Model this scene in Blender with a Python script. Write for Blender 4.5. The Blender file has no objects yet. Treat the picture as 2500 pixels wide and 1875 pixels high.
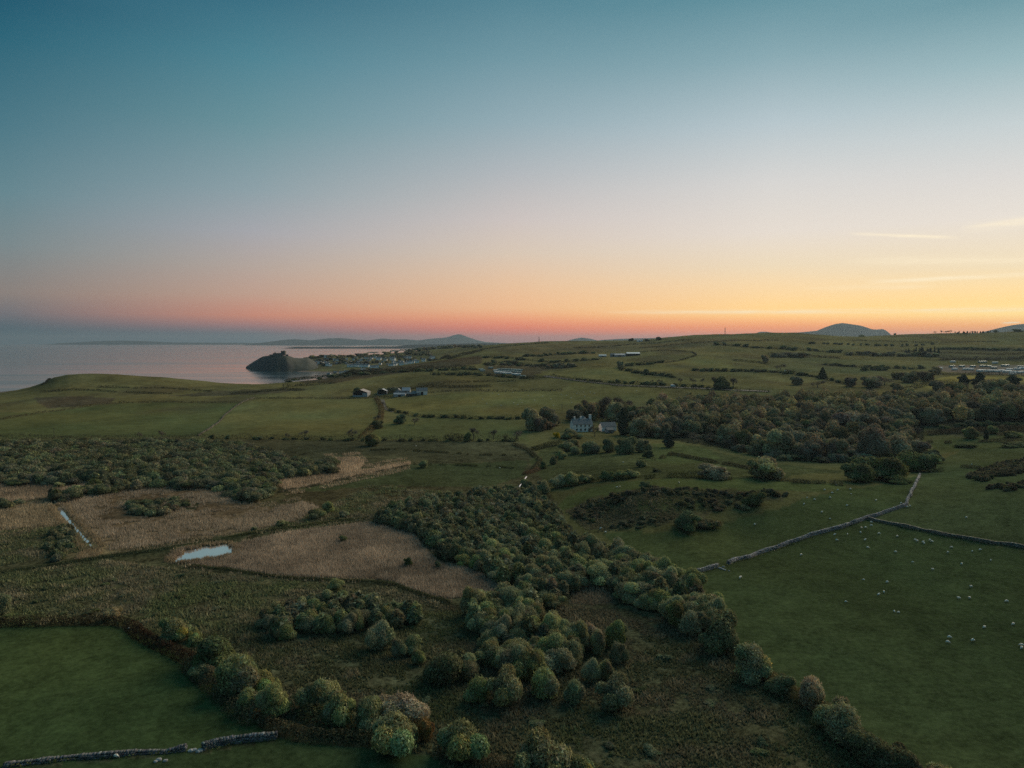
import bpy, bmesh, math, random
import numpy as np
from mathutils import Vector, Matrix

# ------------------------------------------------------------------ camera, sky, light, exposure
SC = bpy.context.scene
COL = SC.collection
rng = np.random.default_rng(11)
random.seed(11)
F = 1775.0                      # focal length in photo pixels (photo 2500 x 1875)
CAMZ = 70.0
PITCH = math.atan((937.5 - 836.0) / F)
cam_d = bpy.data.cameras.new('camera')
cam = bpy.data.objects.new('camera', cam_d)
COL.objects.link(cam)
cam.location = (0, 0, CAMZ)
cam.rotation_euler = (math.pi / 2 - PITCH, 0, 0)
cam_d.sensor_width = 36.0
cam_d.lens = 36.0 * F / 2500.0
cam_d.clip_start = 0.5
cam_d.clip_end = 120000.0
SC.camera = cam
SC.render.engine = 'CYCLES'
SC.cycles.use_denoising = False
SC.cycles.denoiser = 'OPENIMAGEDENOISE'
SC.cycles.denoising_input_passes = 'RGB_ALBEDO_NORMAL'
SC.cycles.denoising_prefilter = 'ACCURATE'
SC.cycles.max_bounces = 5
SC.cycles.diffuse_bounces = 2
SC.cycles.glossy_bounces = 2
SC.cycles.transmission_bounces = 2
SC.cycles.volume_bounces = 0
SC.cycles.transparent_max_bounces = 8
SC.view_settings.view_transform = 'Standard'
SC.view_settings.look = 'None'
SC.view_settings.exposure = 0.0
SC.view_settings.gamma = 1.0

def lin(c):
    return tuple(((v / 255.0) / 12.92 if v / 255.0 <= 0.04045 else ((v / 255.0 + 0.055) / 1.055) ** 2.4) for v in c)

SUN_AZ = math.radians(42.0)     # the sun has just set to the right of the frame
HAZE_DENSITY = 4.0e-5

class NT:
    """small helper to write node trees"""
    def __init__(self, tree):
        self.t = tree
    def n(self, kind, **kw):
        nd = self.t.nodes.new(kind)
        for k, v in kw.items():
            setattr(nd, k, v)
        return nd
    def set(self, sock, v):
        if v is None:
            return
        if isinstance(v, bpy.types.NodeSocket):
            self.t.links.new(v, sock)
        else:
            sock.default_value = v
    def math(self, op, a, b=None, c=None, clamp=False):
        nd = self.n('ShaderNodeMath', operation=op, use_clamp=clamp)
        self.set(nd.inputs[0], a)
        if b is not None: self.set(nd.inputs[1], b)
        if c is not None: self.set(nd.inputs[2], c)
        return nd.outputs[0]
    def mix(self, f, a, b, blend='MIX'):
        nd = self.n('ShaderNodeMix', data_type='RGBA', blend_type=blend)
        self.set(nd.inputs[0], f); self.set(nd.inputs[6], a); self.set(nd.inputs[7], b)
        return nd.outputs[2]
    def ramp(self, fac, stops, interp='LINEAR'):
        nd = self.n('ShaderNodeValToRGB')
        cr = nd.color_ramp; cr.interpolation = interp
        while len(cr.elements) < len(stops):
            cr.elements.new(0.5)
        for e, (p, c) in zip(cr.elements, stops):
            e.position = p; e.color = (c[0], c[1], c[2], 1.0)
        self.set(nd.inputs[0], fac)
        return nd.outputs[0]
    def noise(self, vec, scale, detail=3.0, rough=0.55, dist=0.0):
        nd = self.n('ShaderNodeTexNoise')
        self.set(nd.inputs['Vector'], vec)
        nd.inputs['Scale'].default_value = scale
        nd.inputs['Detail'].default_value = detail
        nd.inputs['Roughness'].default_value = rough
        nd.inputs['Distortion'].default_value = dist
        return nd.outputs[0]
    def maprange(self, v, a, b, c, d):
        nd = self.n('ShaderNodeMapRange')
        self.set(nd.inputs[0], v)
        for i, q in enumerate((a, b, c, d)):
            nd.inputs[i + 1].default_value = q
        return nd.outputs[0]

world = bpy.data.worlds.new('World')
SC.world = world
world.use_nodes = True
W = NT(world.node_tree)
for nd in list(world.node_tree.nodes):
    world.node_tree.nodes.remove(nd)
tc = W.n('ShaderNodeTexCoord')
sep = W.n('ShaderNodeSeparateXYZ')
W.set(sep.inputs[0], tc.outputs['Generated'])
dx_, dy_, dz_ = sep.outputs
hyp = W.math('SQRT', W.math('ADD', W.math('MULTIPLY', dx_, dx_), W.math('MULTIPLY', dy_, dy_)))
hyp = W.math('MAXIMUM', hyp, 1e-4)
cosd = W.math('DIVIDE', W.math('ADD', W.math('MULTIPLY', dx_, math.sin(SUN_AZ)), W.math('MULTIPLY', dy_, math.cos(SUN_AZ))), hyp)
sdeg = W.math('MULTIPLY', W.math('ARCCOSINE', W.math('MINIMUM', W.math('MAXIMUM', cosd, -1.0), 1.0)), 180.0 / math.pi)
zel = W.math('MAXIMUM', dz_, 0.0)
# after-sunset sky: five elevation ramps by angle away from the sunset, all meeting at the zenith
SKY = {
    34.3: (2460, [(830, (252, 118, 58)), (795, (255, 168, 78)), (765, (255, 218, 136)), (735, (253, 212, 136)), (650, (245, 224, 186)), (530, (233, 224, 213)), (430, (219, 216, 212)), (310, (196, 206, 208)), (155, (150, 180, 186)), (0, (104, 147, 158))]),
    19.5: (1880, [(835, (250, 100, 56)), (800, (254, 146, 76)), (765, (255, 205, 124)), (720, (247, 208, 150)), (650, (240, 219, 186)), (570, (231, 220, 208)), (450, (214, 212, 209)), (310, (181, 196, 202)), (155, (135, 167, 176)), (0, (93, 140, 153))]),
    0.0: (1250, [(838, (190, 100, 98)), (822, (222, 106, 90)), (800, (246, 124, 86)), (775, (248, 164, 114)), (755, (244, 186, 136)), (700, (234, 193, 154)), (620, (218, 199, 180)), (540, (204, 194, 190)), (430, (177, 182, 186)), (310, (145, 169, 178)), (155, (110, 148, 160)), (0, (77, 125, 141))]),
    -19.3: (630, [(838, (70, 92, 108)), (815, (100, 98, 110)), (795, (170, 120, 118)), (772, (212, 138, 112)), (720, (197, 160, 140)), (650, (182, 166, 156)), (570, (166, 166, 171)), (470, (140, 159, 166)), (310, (104, 143, 152)), (155, (76, 128, 143)), (0, (52, 105, 125))]),
    -34.5: (30, [(838, (62, 88, 98)), (800, (74, 92, 103)), (765, (118, 112, 116)), (715, (142, 129, 122)), (600, (122, 136, 139)), (470, (100, 133, 142)), (310, (74, 118, 132)), (104, (41, 98, 117)), (0, (29, 85, 107))]),
}
ZEN45, ZEN90 = (88, 138, 158), (80, 130, 152)
col = None
prev = None
for az in sorted(SKY, reverse=True):
    px, st = SKY[az]
    stops = []
    for y, c in st:
        t = (836.0 - y) / math.hypot(F, px - 1250.0)
        kk = 1.0 + 0.28 * max(0.0, min(1.0, (y - 640) / 120.0)) * max(0.0, min(1.0, (az + 8) / 30.0))   # the glow low over the sunset
        stops.append((max(0.0, math.sin(math.atan(t))), tuple(q * kk for q in lin(c))))
    last = st[-1][1]
    stops.append((0.70, tuple(0.5 * a + 0.5 * b for a, b in zip(lin(last), lin(ZEN45)))))
    stops.append((1.0, lin(ZEN90)))
    stops[0] = (0.0, stops[0][1])
    r = W.ramp(zel, stops)
    s = 42.0 - az
    if col is None:
        col = r
    else:
        f = W.math('SMOOTH_MIN', 1.0, W.math('SMOOTH_MAX', W.math('DIVIDE', W.math('SUBTRACT', sdeg, prev), s - prev), 0.0, 0.02), 0.02)
        col = W.mix(f, col, r)
    prev = s
# thin cirrus streaks low over the sunset
azd = W.math('MULTIPLY', W.math('ARCTAN2', dx_, dy_), 180.0 / math.pi)
eld = W.math('MULTIPLY', W.math('ARCTAN2', dz_, hyp), 180.0 / math.pi)
mapn = W.n('ShaderNodeMapping')
W.set(mapn.inputs['Vector'], tc.outputs['Generated'])
mapn.inputs['Scale'].default_value = (9, 9, 150)
cn = W.noise(mapn.outputs[0], 1.3, 4.0, 0.6, 0.4)
cnm = W.maprange(cn, 0.35, 0.7, 0.25, 1.25)
def azel(px, py):
    a = math.degrees(math.atan2(px - 1250.0, F))
    e = math.degrees(math.atan2(836.0 - py, math.hypot(F, px - 1250.0)))
    return a, e
streak = None
for (x0, y0, x1, y1, wd, amp) in [(2060, 573, 2340, 583, 0.10, .55), (2330, 562, 2600, 530, 0.26, .45), (2100, 690, 2600, 665, 0.14, .5), (1450, 762, 2700, 752, 0.15, .5), (2440, 789, 2490, 787, 0.05, .8), (2050, 640, 2700, 630, 0.30, .28), (1950, 705, 2300, 700, .2, .2)]:
    a0, e0 = azel(x0, y0); a1, e1 = azel(x1, y1)
    t = W.math('DIVIDE', W.math('SUBTRACT', azd, a0), a1 - a0)
    ec = W.math('ADD', W.math('MULTIPLY', t, e1 - e0), e0)
    g = W.math('DIVIDE', W.math('SUBTRACT', eld, ec), wd)
    g = W.math('EXPONENT', W.math('MULTIPLY', W.math('MULTIPLY', g, g), -1.0))
    win = W.math('SUBTRACT', W.math('MULTIPLY', t, 2.0), 1.0)
    win = W.math('SUBTRACT', 1.0, W.math('POWER', W.math('ABSOLUTE', win), 3.0), clamp=True)
    v = W.math('MULTIPLY', W.math('MULTIPLY', g, win), amp)
    streak = v if streak is None else W.math('ADD', streak, v)
streak = W.math('MULTIPLY', W.math('MULTIPLY', streak, cnm), 1.25, clamp=True)
col = W.mix(streak, col, (1.08, 0.93, 0.66, 1.0))
bg = W.n('ShaderNodeBackground')
W.set(bg.inputs[0], col)
bg.inputs[1].default_value = 1.05
wo = W.n('ShaderNodeOutputWorld')
W.set(wo.inputs[0], bg.outputs[0])

sun_d = bpy.data.lights.new('sun', 'SUN')
sun_d.energy = 3.8
sun_d.angle = math.radians(55)
sun_d.color = (1.0, 0.82, 0.58)
sun = bpy.data.objects.new('sun', sun_d)
COL.objects.link(sun)
SUN_EL = math.radians(24)
sdir = Vector((math.sin(SUN_AZ) * math.cos(SUN_EL), math.cos(SUN_AZ) * math.cos(SUN_EL), math.sin(SUN_EL)))
sun.rotation_euler = (-sdir).to_track_quat('-Z', 'Y').to_euler()

# ------------------------------------------------------------------ pixel <-> place
CP, SP = math.cos(PITCH), math.sin(PITCH)
def at_Y(px, py, Y):
    """the point at forward distance Y on the sight line of a photo pixel"""
    dx = (px - 1250.0) / F; dy = (937.5 - py) / F
    s = Y / (CP + dy * SP)
    return dx * s, Y, CAMZ + (-SP + dy * CP) * s
def at_z(px, py, z):
    dx = (px - 1250.0) / F; dy = (937.5 - py) / F
    s = (z - CAMZ) / (-SP + dy * CP)
    return dx * s, (CP + dy * SP) * s, z
def project(X, Y, Z):
    dz = Z - CAMZ
    d = CP * Y - SP * dz
    u = SP * Y + CP * dz
    return 1250.0 + F * X / d, 937.5 - F * u / d

_perm = np.random.default_rng(5).random(65536).astype(np.float64)
def _h(ix, iy):
    return _perm[((ix.astype(np.int64) * 73856093) ^ (iy.astype(np.int64) * 19349663)) & 65535]
def vnoise(x, y):
    x = np.asarray(x, float); y = np.asarray(y, float)
    ix = np.floor(x); iy = np.floor(y)
    fx = x - ix; fy = y - iy
    fx = fx * fx * (3 - 2 * fx); fy = fy * fy * (3 - 2 * fy)
    a = _h(ix, iy); b = _h(ix + 1, iy); c = _h(ix, iy + 1); d = _h(ix + 1, iy + 1)
    return (a * (1 - fx) + b * fx) * (1 - fy) + (c * (1 - fx) + d * fx) * fy
def fbm(x, y, o=4):
    s = 0; a = 0.5; t = 0
    for i in range(o):
        s = s + a * vnoise(x * 2 ** i + 17.3 * i, y * 2 ** i - 9.1 * i); t += a; a *= 0.5
    return s / t - 0.5

# ------------------------------------------------------------------ terrain shape
ctl = []
def cz(px, py, z):
    X, Y, Z = at_z(px, py, z); ctl.append((X / Y, math.log(Y), z))
def cY(px, py, Y):
    X, _, Z = at_Y(px, py, Y); ctl.append((X / Y, math.log(Y), Z))
def cp(px, Y, z):
    ctl.append(((px - 1250.0) / F, math.log(Y), z))
for px in (-700, -250, 200, 700, 1150):
    for py in (1110, 1160, 1250, 1400, 1600, 1875):
        cz(px, py, 3.0)
    cp(px, 70, 3.0); cp(px, 30, 3.0)
for px in (1350, 1500):
    for py in (1340, 1450, 1600, 1875):
        cz(px, py, 3.2)
for px in (1700, 2000, 2300, 2600, 3100):
    k = (px - 1700) / 900.0
    for py, z in ((1340, 5.2), (1500, 4.6), (1700, 4.0), (1875, 3.8)):
        cz(px, py, z + 2.6 * k)
    cp(px, 70, 3.8 + 2 * k); cp(px, 30, 3.8 + 2 * k)
# bank of gorse in the middle, upper pasture, rough ground below the house
cz(1450, 1290, 3.6); cz(1600, 1300, 4.4); cz(1800, 1290, 5.0); cz(1500, 1262, 5.0)
cz(1420, 1240, 5.0); cz(1550, 1215, 11.5); cz(1700, 1200, 12.5); cz(1900, 1190, 12.5); cz(1380, 1215, 5.0)
cz(1600, 1178, 12.5); cz(1850, 1170, 12.5); cz(1450, 1180, 8.0); cz(1320, 1180, 4.0)
cz(1700, 1245, 9.0); cz(1850, 1240, 9.6)
cz(2000, 1235, 10.0); cz(2200, 1240, 11); cz(2060, 1180, 12.0); cz(2350, 1250, 12.5); cz(2550, 1260, 14); cz(3000, 1250, 15)
cz(2450, 1180, 15.5); cz(2300, 1180, 13); cz(2700, 1180, 17)
cY(1500, 1120, 400); cY(1700, 1120, 400); cY(1330, 1120, 430)
cz(1250, 1080, 4.0); cz(1000, 1080, 3.4); cz(600, 1078, 3.4); cz(200, 1075, 3.6); cz(-300, 1075, 3.6); cz(-700, 1075, 3.6)
cz(1420, 1052, 6.0); cY(1250, 1000, 650); cY(1250, 952, 840); cY(1640, 942, 810); cY(1640, 900, 1000)
cY(1640, 860, 1380); cY(1450, 955, 790); cY(1400, 925, 900); cY(1450, 880, 1180); cY(1520, 866, 1420)
cY(1350, 860, 1500); cY(1300, 895, 1150); cY(1200, 905, 1080); cY(1150, 930, 930); cY(1250, 880, 1250)
cY(1180, 856, 1600); cY(1250, 842, 1850); cY(1360, 834, 1950); cY(1480, 836, 1900); cY(1560, 834, 1850); cY(1640, 824, 1850)
cY(1690, 817, 1880); cY(1750, 818, 1900); cY(1850, 814, 1900); cY(1930, 813, 1900); cY(2000, 817, 1950); cY(2075, 823, 1980)
cY(2180, 818, 2000); cY(2300, 815, 2000); cY(2420, 812, 2000); cY(2520, 810, 2000); cY(2700, 808, 2000); cY(3100, 806, 2000)
cY(1850, 845, 1450); cY(2100, 845, 1500); cY(2300, 845, 1500); cY(2500, 845, 1450); cY(3000, 845, 1450)
cY(1850, 880, 1120); cY(2100, 875, 1180); cY(2300, 870, 1250); cY(2500, 878, 1150); cY(2450, 905, 990); cY(3000, 905, 990); cY(2250, 920, 900)
cY(2000, 920, 880); cY(1850, 930, 830)
cY(1720, 1075, 485); cY(1700, 1000, 630); cY(1700, 960, 735); cY(2000, 1118, 412); cY(2000, 1040, 520); cY(2000, 985, 630); cY(2000, 950, 740)
cY(2300, 1100, 430); cY(2400, 1040, 490); cY(2450, 1000, 550); cY(2450, 950, 720); cY(2300, 940, 780); cY(2900, 1050, 480); cY(2900, 960, 700)
cY(1850, 1125, 400); cY(1560, 1060, 520)
# near crest above the town, the bay and the coast
cY(1120, 868, 1420); cY(1060, 879, 1350); cY(975, 894, 1240); cY(890, 908, 1160); cY(833, 919, 1110); cY(760, 928, 1120); cY(700, 935, 1120)
cY(1050, 905, 1080); cY(950, 925, 990); cY(850, 940, 950); cY(1000, 960, 820); cY(930, 968, 850); cY(750, 950, 920); cY(700, 1000, 690); cY(950, 1020, 630); cY(1100, 990, 700)
cp(890, 1420, 4.0); cp(960, 1500, 9.0); cp(830, 1400, 1.0); cp(1060, 1650, 24); cp(760, 1290, .8); cp(690, 1240, .8)
for px, Y in ((600, 1330), (680, 1400), (760, 1460), (800, 1530), (560, 1500), (650, 1600), (720, 1640)):
    cp(px, Y, -4.0)
# the town on its slope
cp(765, 1740, 2.0); cp(830, 1700, 3.0); cp(900, 1640, 4.5); cY(780, 886, 1900); cY(900, 880, 1950); cY(1000, 872, 2050); cY(1080, 858, 2150)
cY(770, 873, 2000); cY(840, 870, 2080); cY(930, 865, 2200); cY(1010, 857, 2300); cY(1090, 849, 2400); cY(1170, 846, 2450)
for px in (760, 850, 940):
    cp(px, 2700, -6.0); cp(px, 4000, -10); cp(px, 7000, -12)
cp(1030, 3000, 2); cp(1120, 3100, 12); cp(1030, 4200, -6); cp(1150, 4500, -3); cp(1100, 7000, -12)
for px in (1250, 1500, 1800, 2100, 2400, 2800, 3200):
    cp(px, 2700, 55); cp(px, 4000, 25); cp(px, 7000, 12)
# western fields and the headland
for px, py, Y in ((-600, 1000, 710), (-300, 1000, 710), (50, 1000, 710), (200, 1000, 710), (400, 1000, 710), (550, 1000, 705), (-300, 968, 860), (50, 968, 850), (240, 955, 860), (400, 958, 880), (560, 965, 860), (112, 930, 1000), (122, 924, 1005), (135, 919, 1008), (160, 914.5, 1010), (190, 913, 1012), (240, 912, 1020), (320, 915, 1030), (400, 922, 1060), (470, 930, 1080), (560, 938, 1110), (640, 938, 1110), (100, 940, 1000), (80, 946, 1000), (60, 950, 1000), (0, 957, 1000), (-80, 962, 980), (-300, 965, 960), (-650, 966, 960)):
    cY(px, py, Y)
cY(240, 935, 940); cY(350, 940, 950); cY(480, 948, 960)
for px in (-650, -300, 0, 100):
    cp(px, 1130, -5)
for px in (200, 330, 450, 560):
    cp(px, 1230, -4)
for px in (-650, -200, 200, 600):
    cp(px, 1500, -9); cp(px, 2500, -10); cp(px, 7000, -12)
cp(640, 2000, -8); cp(680, 2500, -9)

C = np.array(ctl)
VS = 0.62
A = np.stack([C[:, 0], C[:, 1] * VS], 1)
def tpsk(d2):
    return 0.5 * d2 * np.log(d2 + 1e-12)
n = len(A)
D2 = ((A[:, None, :] - A[None, :, :]) ** 2).sum(-1)
K = tpsk(D2) + np.eye(n) * 2.5e-4
P1 = np.concatenate([np.ones((n, 1)), A], 1)
M = np.block([[K, P1], [P1.T, np.zeros((3, 3))]])
wsol = np.linalg.solve(M, np.concatenate([C[:, 2], np.zeros(3)]))
def tps(u, v):
    out = np.empty(u.size)
    q = np.stack([u.ravel(), v.ravel() * VS], 1)
    for i in range(0, len(q), 20000):
        b = q[i:i + 20000]
        d2 = ((b[:, None, 0] - A[None, :, 0]) ** 2 + (b[:, None, 1] - A[None, :, 1]) ** 2)
        out[i:i + 20000] = tpsk(d2) @ wsol[:n] + wsol[n] + b @ wsol[n + 1:]
    return out.reshape(u.shape)

NU, NV = 700, 660
U0, U1 = -1.2, 1.2
V0, V1 = math.log(28.0), math.log(7000.0)
gu = np.linspace(U0, U1, NU)
# rows: denser through the middle distance
tt = np.linspace(0, 1, NV)
gv = V0 + (V1 - V0) * (0.30 * tt + 0.70 * (3 * tt ** 2 - 2 * tt ** 3) ** 0.85)
cu = np.linspace(U0, U1, 140); cv = np.linspace(V0, V1, 200)
CU, CV = np.meshgrid(cu, cv, indexing='ij')
CZ = tps(CU, CV)
def bil(grid, g0, g1, u, v):
    iu = np.clip((u - g0[0]) / (g0[-1] - g0[0]) * (len(g0) - 1), 0, len(g0) - 1.001)
    iv = np.clip((v - g1[0]) / (g1[-1] - g1[0]) * (len(g1) - 1), 0, len(g1) - 1.001)
    a = iu.astype(int); b = iv.astype(int); fu = iu - a; fv = iv - b
    return (grid[a, b] * (1 - fu) + grid[a + 1, b] * fu) * (1 - fv) + (grid[a, b + 1] * (1 - fu) + grid[a + 1, b + 1] * fu) * fv
def inpoly(px, py, poly):
    px = np.asarray(px, float); py = np.asarray(py, float)
    ins = np.zeros(px.shape, bool)
    m = len(poly)
    for i in range(m):
        x0, y0 = poly[i]; x1, y1 = poly[(i + 1) % m]
        if y0 == y1:
            continue
        c = (py > min(y0, y1)) & (py <= max(y0, y1)) & (px < (py - y0) * (x1 - x0) / (y1 - y0) + x0)
        ins ^= c
    return ins
def base_h(X, Y):
    X = np.asarray(X, float); Y = np.maximum(np.asarray(Y, float), 26.0)
    z = bil(CZ, cu, cv, X / Y, np.log(Y))
    amp = np.clip((Y - 330) / 700.0, 0.0, 1.0)
    z = z + fbm(X / 90.0, Y / 90.0, 4) * (0.5 + 5.0 * amp) * np.clip((z + 1.0) / 5.0, 0, 1)
    z = z + fbm(X / 9.0, Y / 9.0, 3) * 0.35
    return z
# open water: real hollows with a level sheet in each
POND = [(428, 1372), (440, 1358), (452, 1346), (475, 1341), (501, 1336), (522, 1334), (545, 1331), (556, 1338), (566, 1353), (540, 1357), (505, 1363), (480, 1367), (463, 1370)]
DITCH = [(138, 1237), (143, 1235), (149, 1242), (158, 1255), (172, 1273), (186, 1291), (200, 1306), (216, 1323), (226, 1338), (223, 1339), (212, 1324), (197, 1309), (182, 1293), (168, 1276), (153, 1258), (144, 1246)]
BROOK = [(1285, 1163), (1286.6, 1163.4), (1277, 1177), (1267, 1190), (1265.6, 1190), (1275.4, 1176)]
ZW = 2.75
WATER = [[at_z(px, py, ZW)[:2] for px, py in p] for p in (POND, DITCH)]
_pr = random.Random(3)
_w = []
for (x0, y0), (x1, y1) in zip(WATER[0], WATER[0][1:] + WATER[0][:1]):
    for t in (0.0, .25, .5, .75):                      # an uneven, nibbled shore
        _w.append((x0 + (x1 - x0) * t + _pr.uniform(-.7, .7), y0 + (y1 - y0) * t + _pr.uniform(-.9, .9)))
WATER[0] = _w
WATER.append([at_z(px, py, 4.05)[:2] for px, py in BROOK])
def grow(poly, k):
    c = np.mean(poly, 0)
    out = []
    m = len(poly)
    for i in range(m):
        p0 = np.array(poly[i - 1], float); p1 = np.array(poly[i], float); p2 = np.array(poly[(i + 1) % m], float)
        nrm = np.array([p2[1] - p0[1], p0[0] - p2[0]]); nrm /= np.hypot(*nrm) + 1e-9
        area = sum(poly[j][0] * poly[(j + 1) % m][1] - poly[(j + 1) % m][0] * poly[j][1] for j in range(m))
        if area < 0: nrm = -nrm
        out.append(tuple(p1 + nrm * k))
    return out
WBIG = [grow(p, k) for p, k in zip(WATER, (.5, .35, .12))]
WZ = [ZW, ZW, 4.05]
def height(X, Y):
    z = base_h(X, Y)
    for i, big in enumerate(WBIG):
        ins = inpoly(X, Y, big)
        deep = inpoly(X, Y, WATER[i])
        z = np.where(ins, np.minimum(z, WZ[i] + 0.15), z)
        z = np.where(deep, WZ[i] - 0.5, z)
    return z
def H1(x, y):
    return float(height(np.array([x]), np.array([y]))[0])
_yy = np.exp(np.linspace(math.log(40), math.log(6500), 900))
_cache = {}
def ground(px, py):
    """where the sight line of a photo pixel first meets the terrain -> (X, Y, Z)"""
    key = (round(px), round(py * 2))
    if key in _cache:
        return _cache[key]
    dx = (px - 1250.0) / F; dy = (937.5 - py) / F
    s = _yy / (CP + dy * SP)
    X = dx * s; Z = CAMZ + (-SP + dy * CP) * s
    hz = base_h(X, _yy)
    below = np.nonzero(Z <= hz)[0]
    if len(below) == 0:
        e = (Z - hz); i = int(np.argmin(np.where(_yy < 2600, e, 1e9)))
        r = (float(X[i]), float(_yy[i]), float(hz[i]))
    else:
        i = below[0]
        if i == 0: i = 1
        a = Z[i - 1] - hz[i - 1]; b = hz[i] - Z[i]
        t = a / (a + b + 1e-9)
        x = X[i - 1] * (1 - t) + X[i] * t; y = _yy[i - 1] * (1 - t) + _yy[i] * t
        r = (float(x), float(y), H1(x, y))
    _cache[key] = r
    return r

# ------------------------------------------------------------------ helpers for objects
def tag(o, label=None, cat=None, group=None, kind=None):
    if label: o['label'] = label
    if cat: o['category'] = cat
    if group: o['group'] = group
    if kind: o['kind'] = kind
    return o
def new_mesh(name, verts, faces, mats=None, smooth=False, fcol=None, vcol=None):
    """verts (n,3), faces: (m,3)/(m,4) array or list of lists"""
    me = bpy.data.meshes.new(name)
    verts = np.asarray(verts, np.float32)
    if isinstance(faces, np.ndarray):
        k = faces.shape[1]
        me.vertices.add(len(verts)); me.vertices.foreach_set('co', verts.ravel())
        me.loops.add(faces.size); me.loops.foreach_set('vertex_index', faces.astype(np.int32).ravel())
        me.polygons.add(len(faces))
        me.polygons.foreach_set('loop_start', np.arange(0, faces.size, k, dtype=np.int32))
        me.polygons.foreach_set('loop_total', np.full(len(faces), k, np.int32))
        me.update(calc_edges=True)
    else:
        me.from_pydata(verts.tolist(), [], faces)
    if smooth:
        me.polygons.foreach_set('use_smooth', np.ones(len(me.polygons), bool))
    if fcol is not None:
        a = me.attributes.new('tint', 'FLOAT_COLOR', 'FACE')
        fc = np.ones((len(me.polygons), 4), np.float32); fc[:, :3] = fcol
        a.data.foreach_set('color', fc.ravel())
    if vcol is not None:
        a = me.attributes.new('tint', 'FLOAT_COLOR', 'POINT')
        fc = np.ones((len(verts), 4), np.float32); fc[:, :3] = vcol
        a.data.foreach_set('color', fc.ravel())
    for m in (mats or []):
        me.materials.append(m)
    me.validate()
    return me
def add(name, me, parent=None, loc=None):
    o = bpy.data.objects.new(name, me)
    COL.objects.link(o)
    if parent is not None: o.parent = parent
    if loc is not None: o.location = loc
    return o
def empty(name, loc=(0, 0, 0), rz=0.0, sc=(1, 1, 1)):
    o = bpy.data.objects.new(name, None)
    COL.objects.link(o)
    o.empty_display_size = 0.5
    o.location = loc; o.rotation_euler = (0, 0, rz); o.scale = sc
    return o

# ------------------------------------------------------------------ materials
def mat(name):
    m = bpy.data.materials.new(name); m.use_nodes = True
    t = m.node_tree
    for nd in list(t.nodes): t.nodes.remove(nd)
    N = NT(t)
    out = N.n('ShaderNodeOutputMaterial')
    b = N.n('ShaderNodeBsdfPrincipled')
    N.set(out.inputs[0], b.outputs[0])
    return m, N, b, out
def plain(name, c, rough=0.8, metal=0.0, var=0.15, scale=0.6, spec=0.3):
    m, N, b, out = mat(name)
    g = N.n('ShaderNodeNewGeometry')
    nz = N.noise(g.outputs['Position'], scale, 4.0)
    k = N.maprange(nz, 0.25, 0.75, 1 - var, 1 + var)
    hs = N.mix(1.0, (c[0], c[1], c[2], 1), k, 'MULTIPLY')
    N.set(b.inputs['Base Color'], hs)
    b.inputs['Roughness'].default_value = rough
    b.inputs['Metallic'].default_value = metal
    b.inputs['Specular IOR Level'].default_value = spec
    return m
def leaf_mat(name, c, var=0.35, hue=0.02, trans=0.25):
    m, N, b, out = mat(name)
    at = N.n('ShaderNodeAttribute', attribute_name='tint')
    oi = N.n('ShaderNodeObjectInfo')
    base = N.mix(1.0, (c[0], c[1], c[2], 1), at.outputs['Color'], 'MULTIPLY')
    hsv = N.n('ShaderNodeHueSaturation')
    N.set(hsv.inputs['Hue'], N.maprange(oi.outputs['Random'], 0, 1, 0.5 - hue, 0.5 + hue))
    r2 = N.math('FRACT', N.math('MULTIPLY', oi.outputs['Random'], 17.37))
    N.set(hsv.inputs['Value'], N.maprange(r2, 0, 1, 1 - var, 1 + var))
    r3 = N.math('FRACT', N.math('MULTIPLY', oi.outputs['Random'], 91.7))
    N.set(hsv.inputs['Saturation'], N.maprange(r3, 0, 1, 0.8, 1.15))
    N.set(hsv.inputs['Color'], base)
    t = m.node_tree
    t.nodes.remove(b)
    d = N.n('ShaderNodeBsdfDiffuse'); tr = N.n('ShaderNodeBsdfTranslucent'); mx = N.n('ShaderNodeMixShader')
    N.set(d.inputs[0], hsv.outputs[0]); N.set(tr.inputs[0], hsv.outputs[0])
    mx.inputs[0].default_value = trans
    N.set(mx.inputs[1], d.outputs[0]); N.set(mx.inputs[2], tr.outputs[0])
    N.set(out.inputs[0], mx.outputs[0])
    return m
# ------------------------------------------------------------------ land cover, worked out on the terrain grid
UU, VV = np.meshgrid(gu, gv, indexing='ij')
TY = np.exp(VV); TX = UU * TY
TZ = height(TX, TY)
jx = fbm(TX / 14.0, TY / 14.0, 3) * 16.0 * np.clip(350.0 / TY, 0.25, 1.6)
jy = fbm(TX / 14.0 + 50, TY / 14.0 + 20, 3) * 9.0 * np.clip(350.0 / TY, 0.2, 1.6)
GPX, GPY = project(TX, TY, TZ)
QX = GPX + jx; QY = GPY + jy
R1 = [(560, 1333), (640, 1314), (753, 1294), (901, 1277), (960, 1292), (1006, 1302), (1040, 1345), (1074, 1376), (1153, 1391), (1229, 1429), (1230, 1450), (1195, 1456), (1127, 1458), (1093, 1463), (1044, 1452), (995, 1437), (965, 1421), (908, 1414), (833, 1412), (716, 1408), (640, 1400), (546, 1386), (501, 1384), (445, 1374), (409, 1360), (440, 1340)]
R2 = [(-300, 1178), (0, 1178), (200, 1172), (320, 1180), (250, 1196), (120, 1213), (60, 1225), (-300, 1240)]
R3 = [(124, 1222), (339, 1194), (430, 1186), (520, 1183), (565, 1203), (584, 1228), (660, 1240), (738, 1224), (780, 1240), (716, 1274), (565, 1302), (452, 1318), (377, 1333), (264, 1345), (241, 1332), (211, 1293), (162, 1248)]
R4 = [(-300, 1245), (0, 1240), (118, 1222), (135, 1245), (170, 1282), (100, 1285), (0, 1300), (-300, 1310)]
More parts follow.
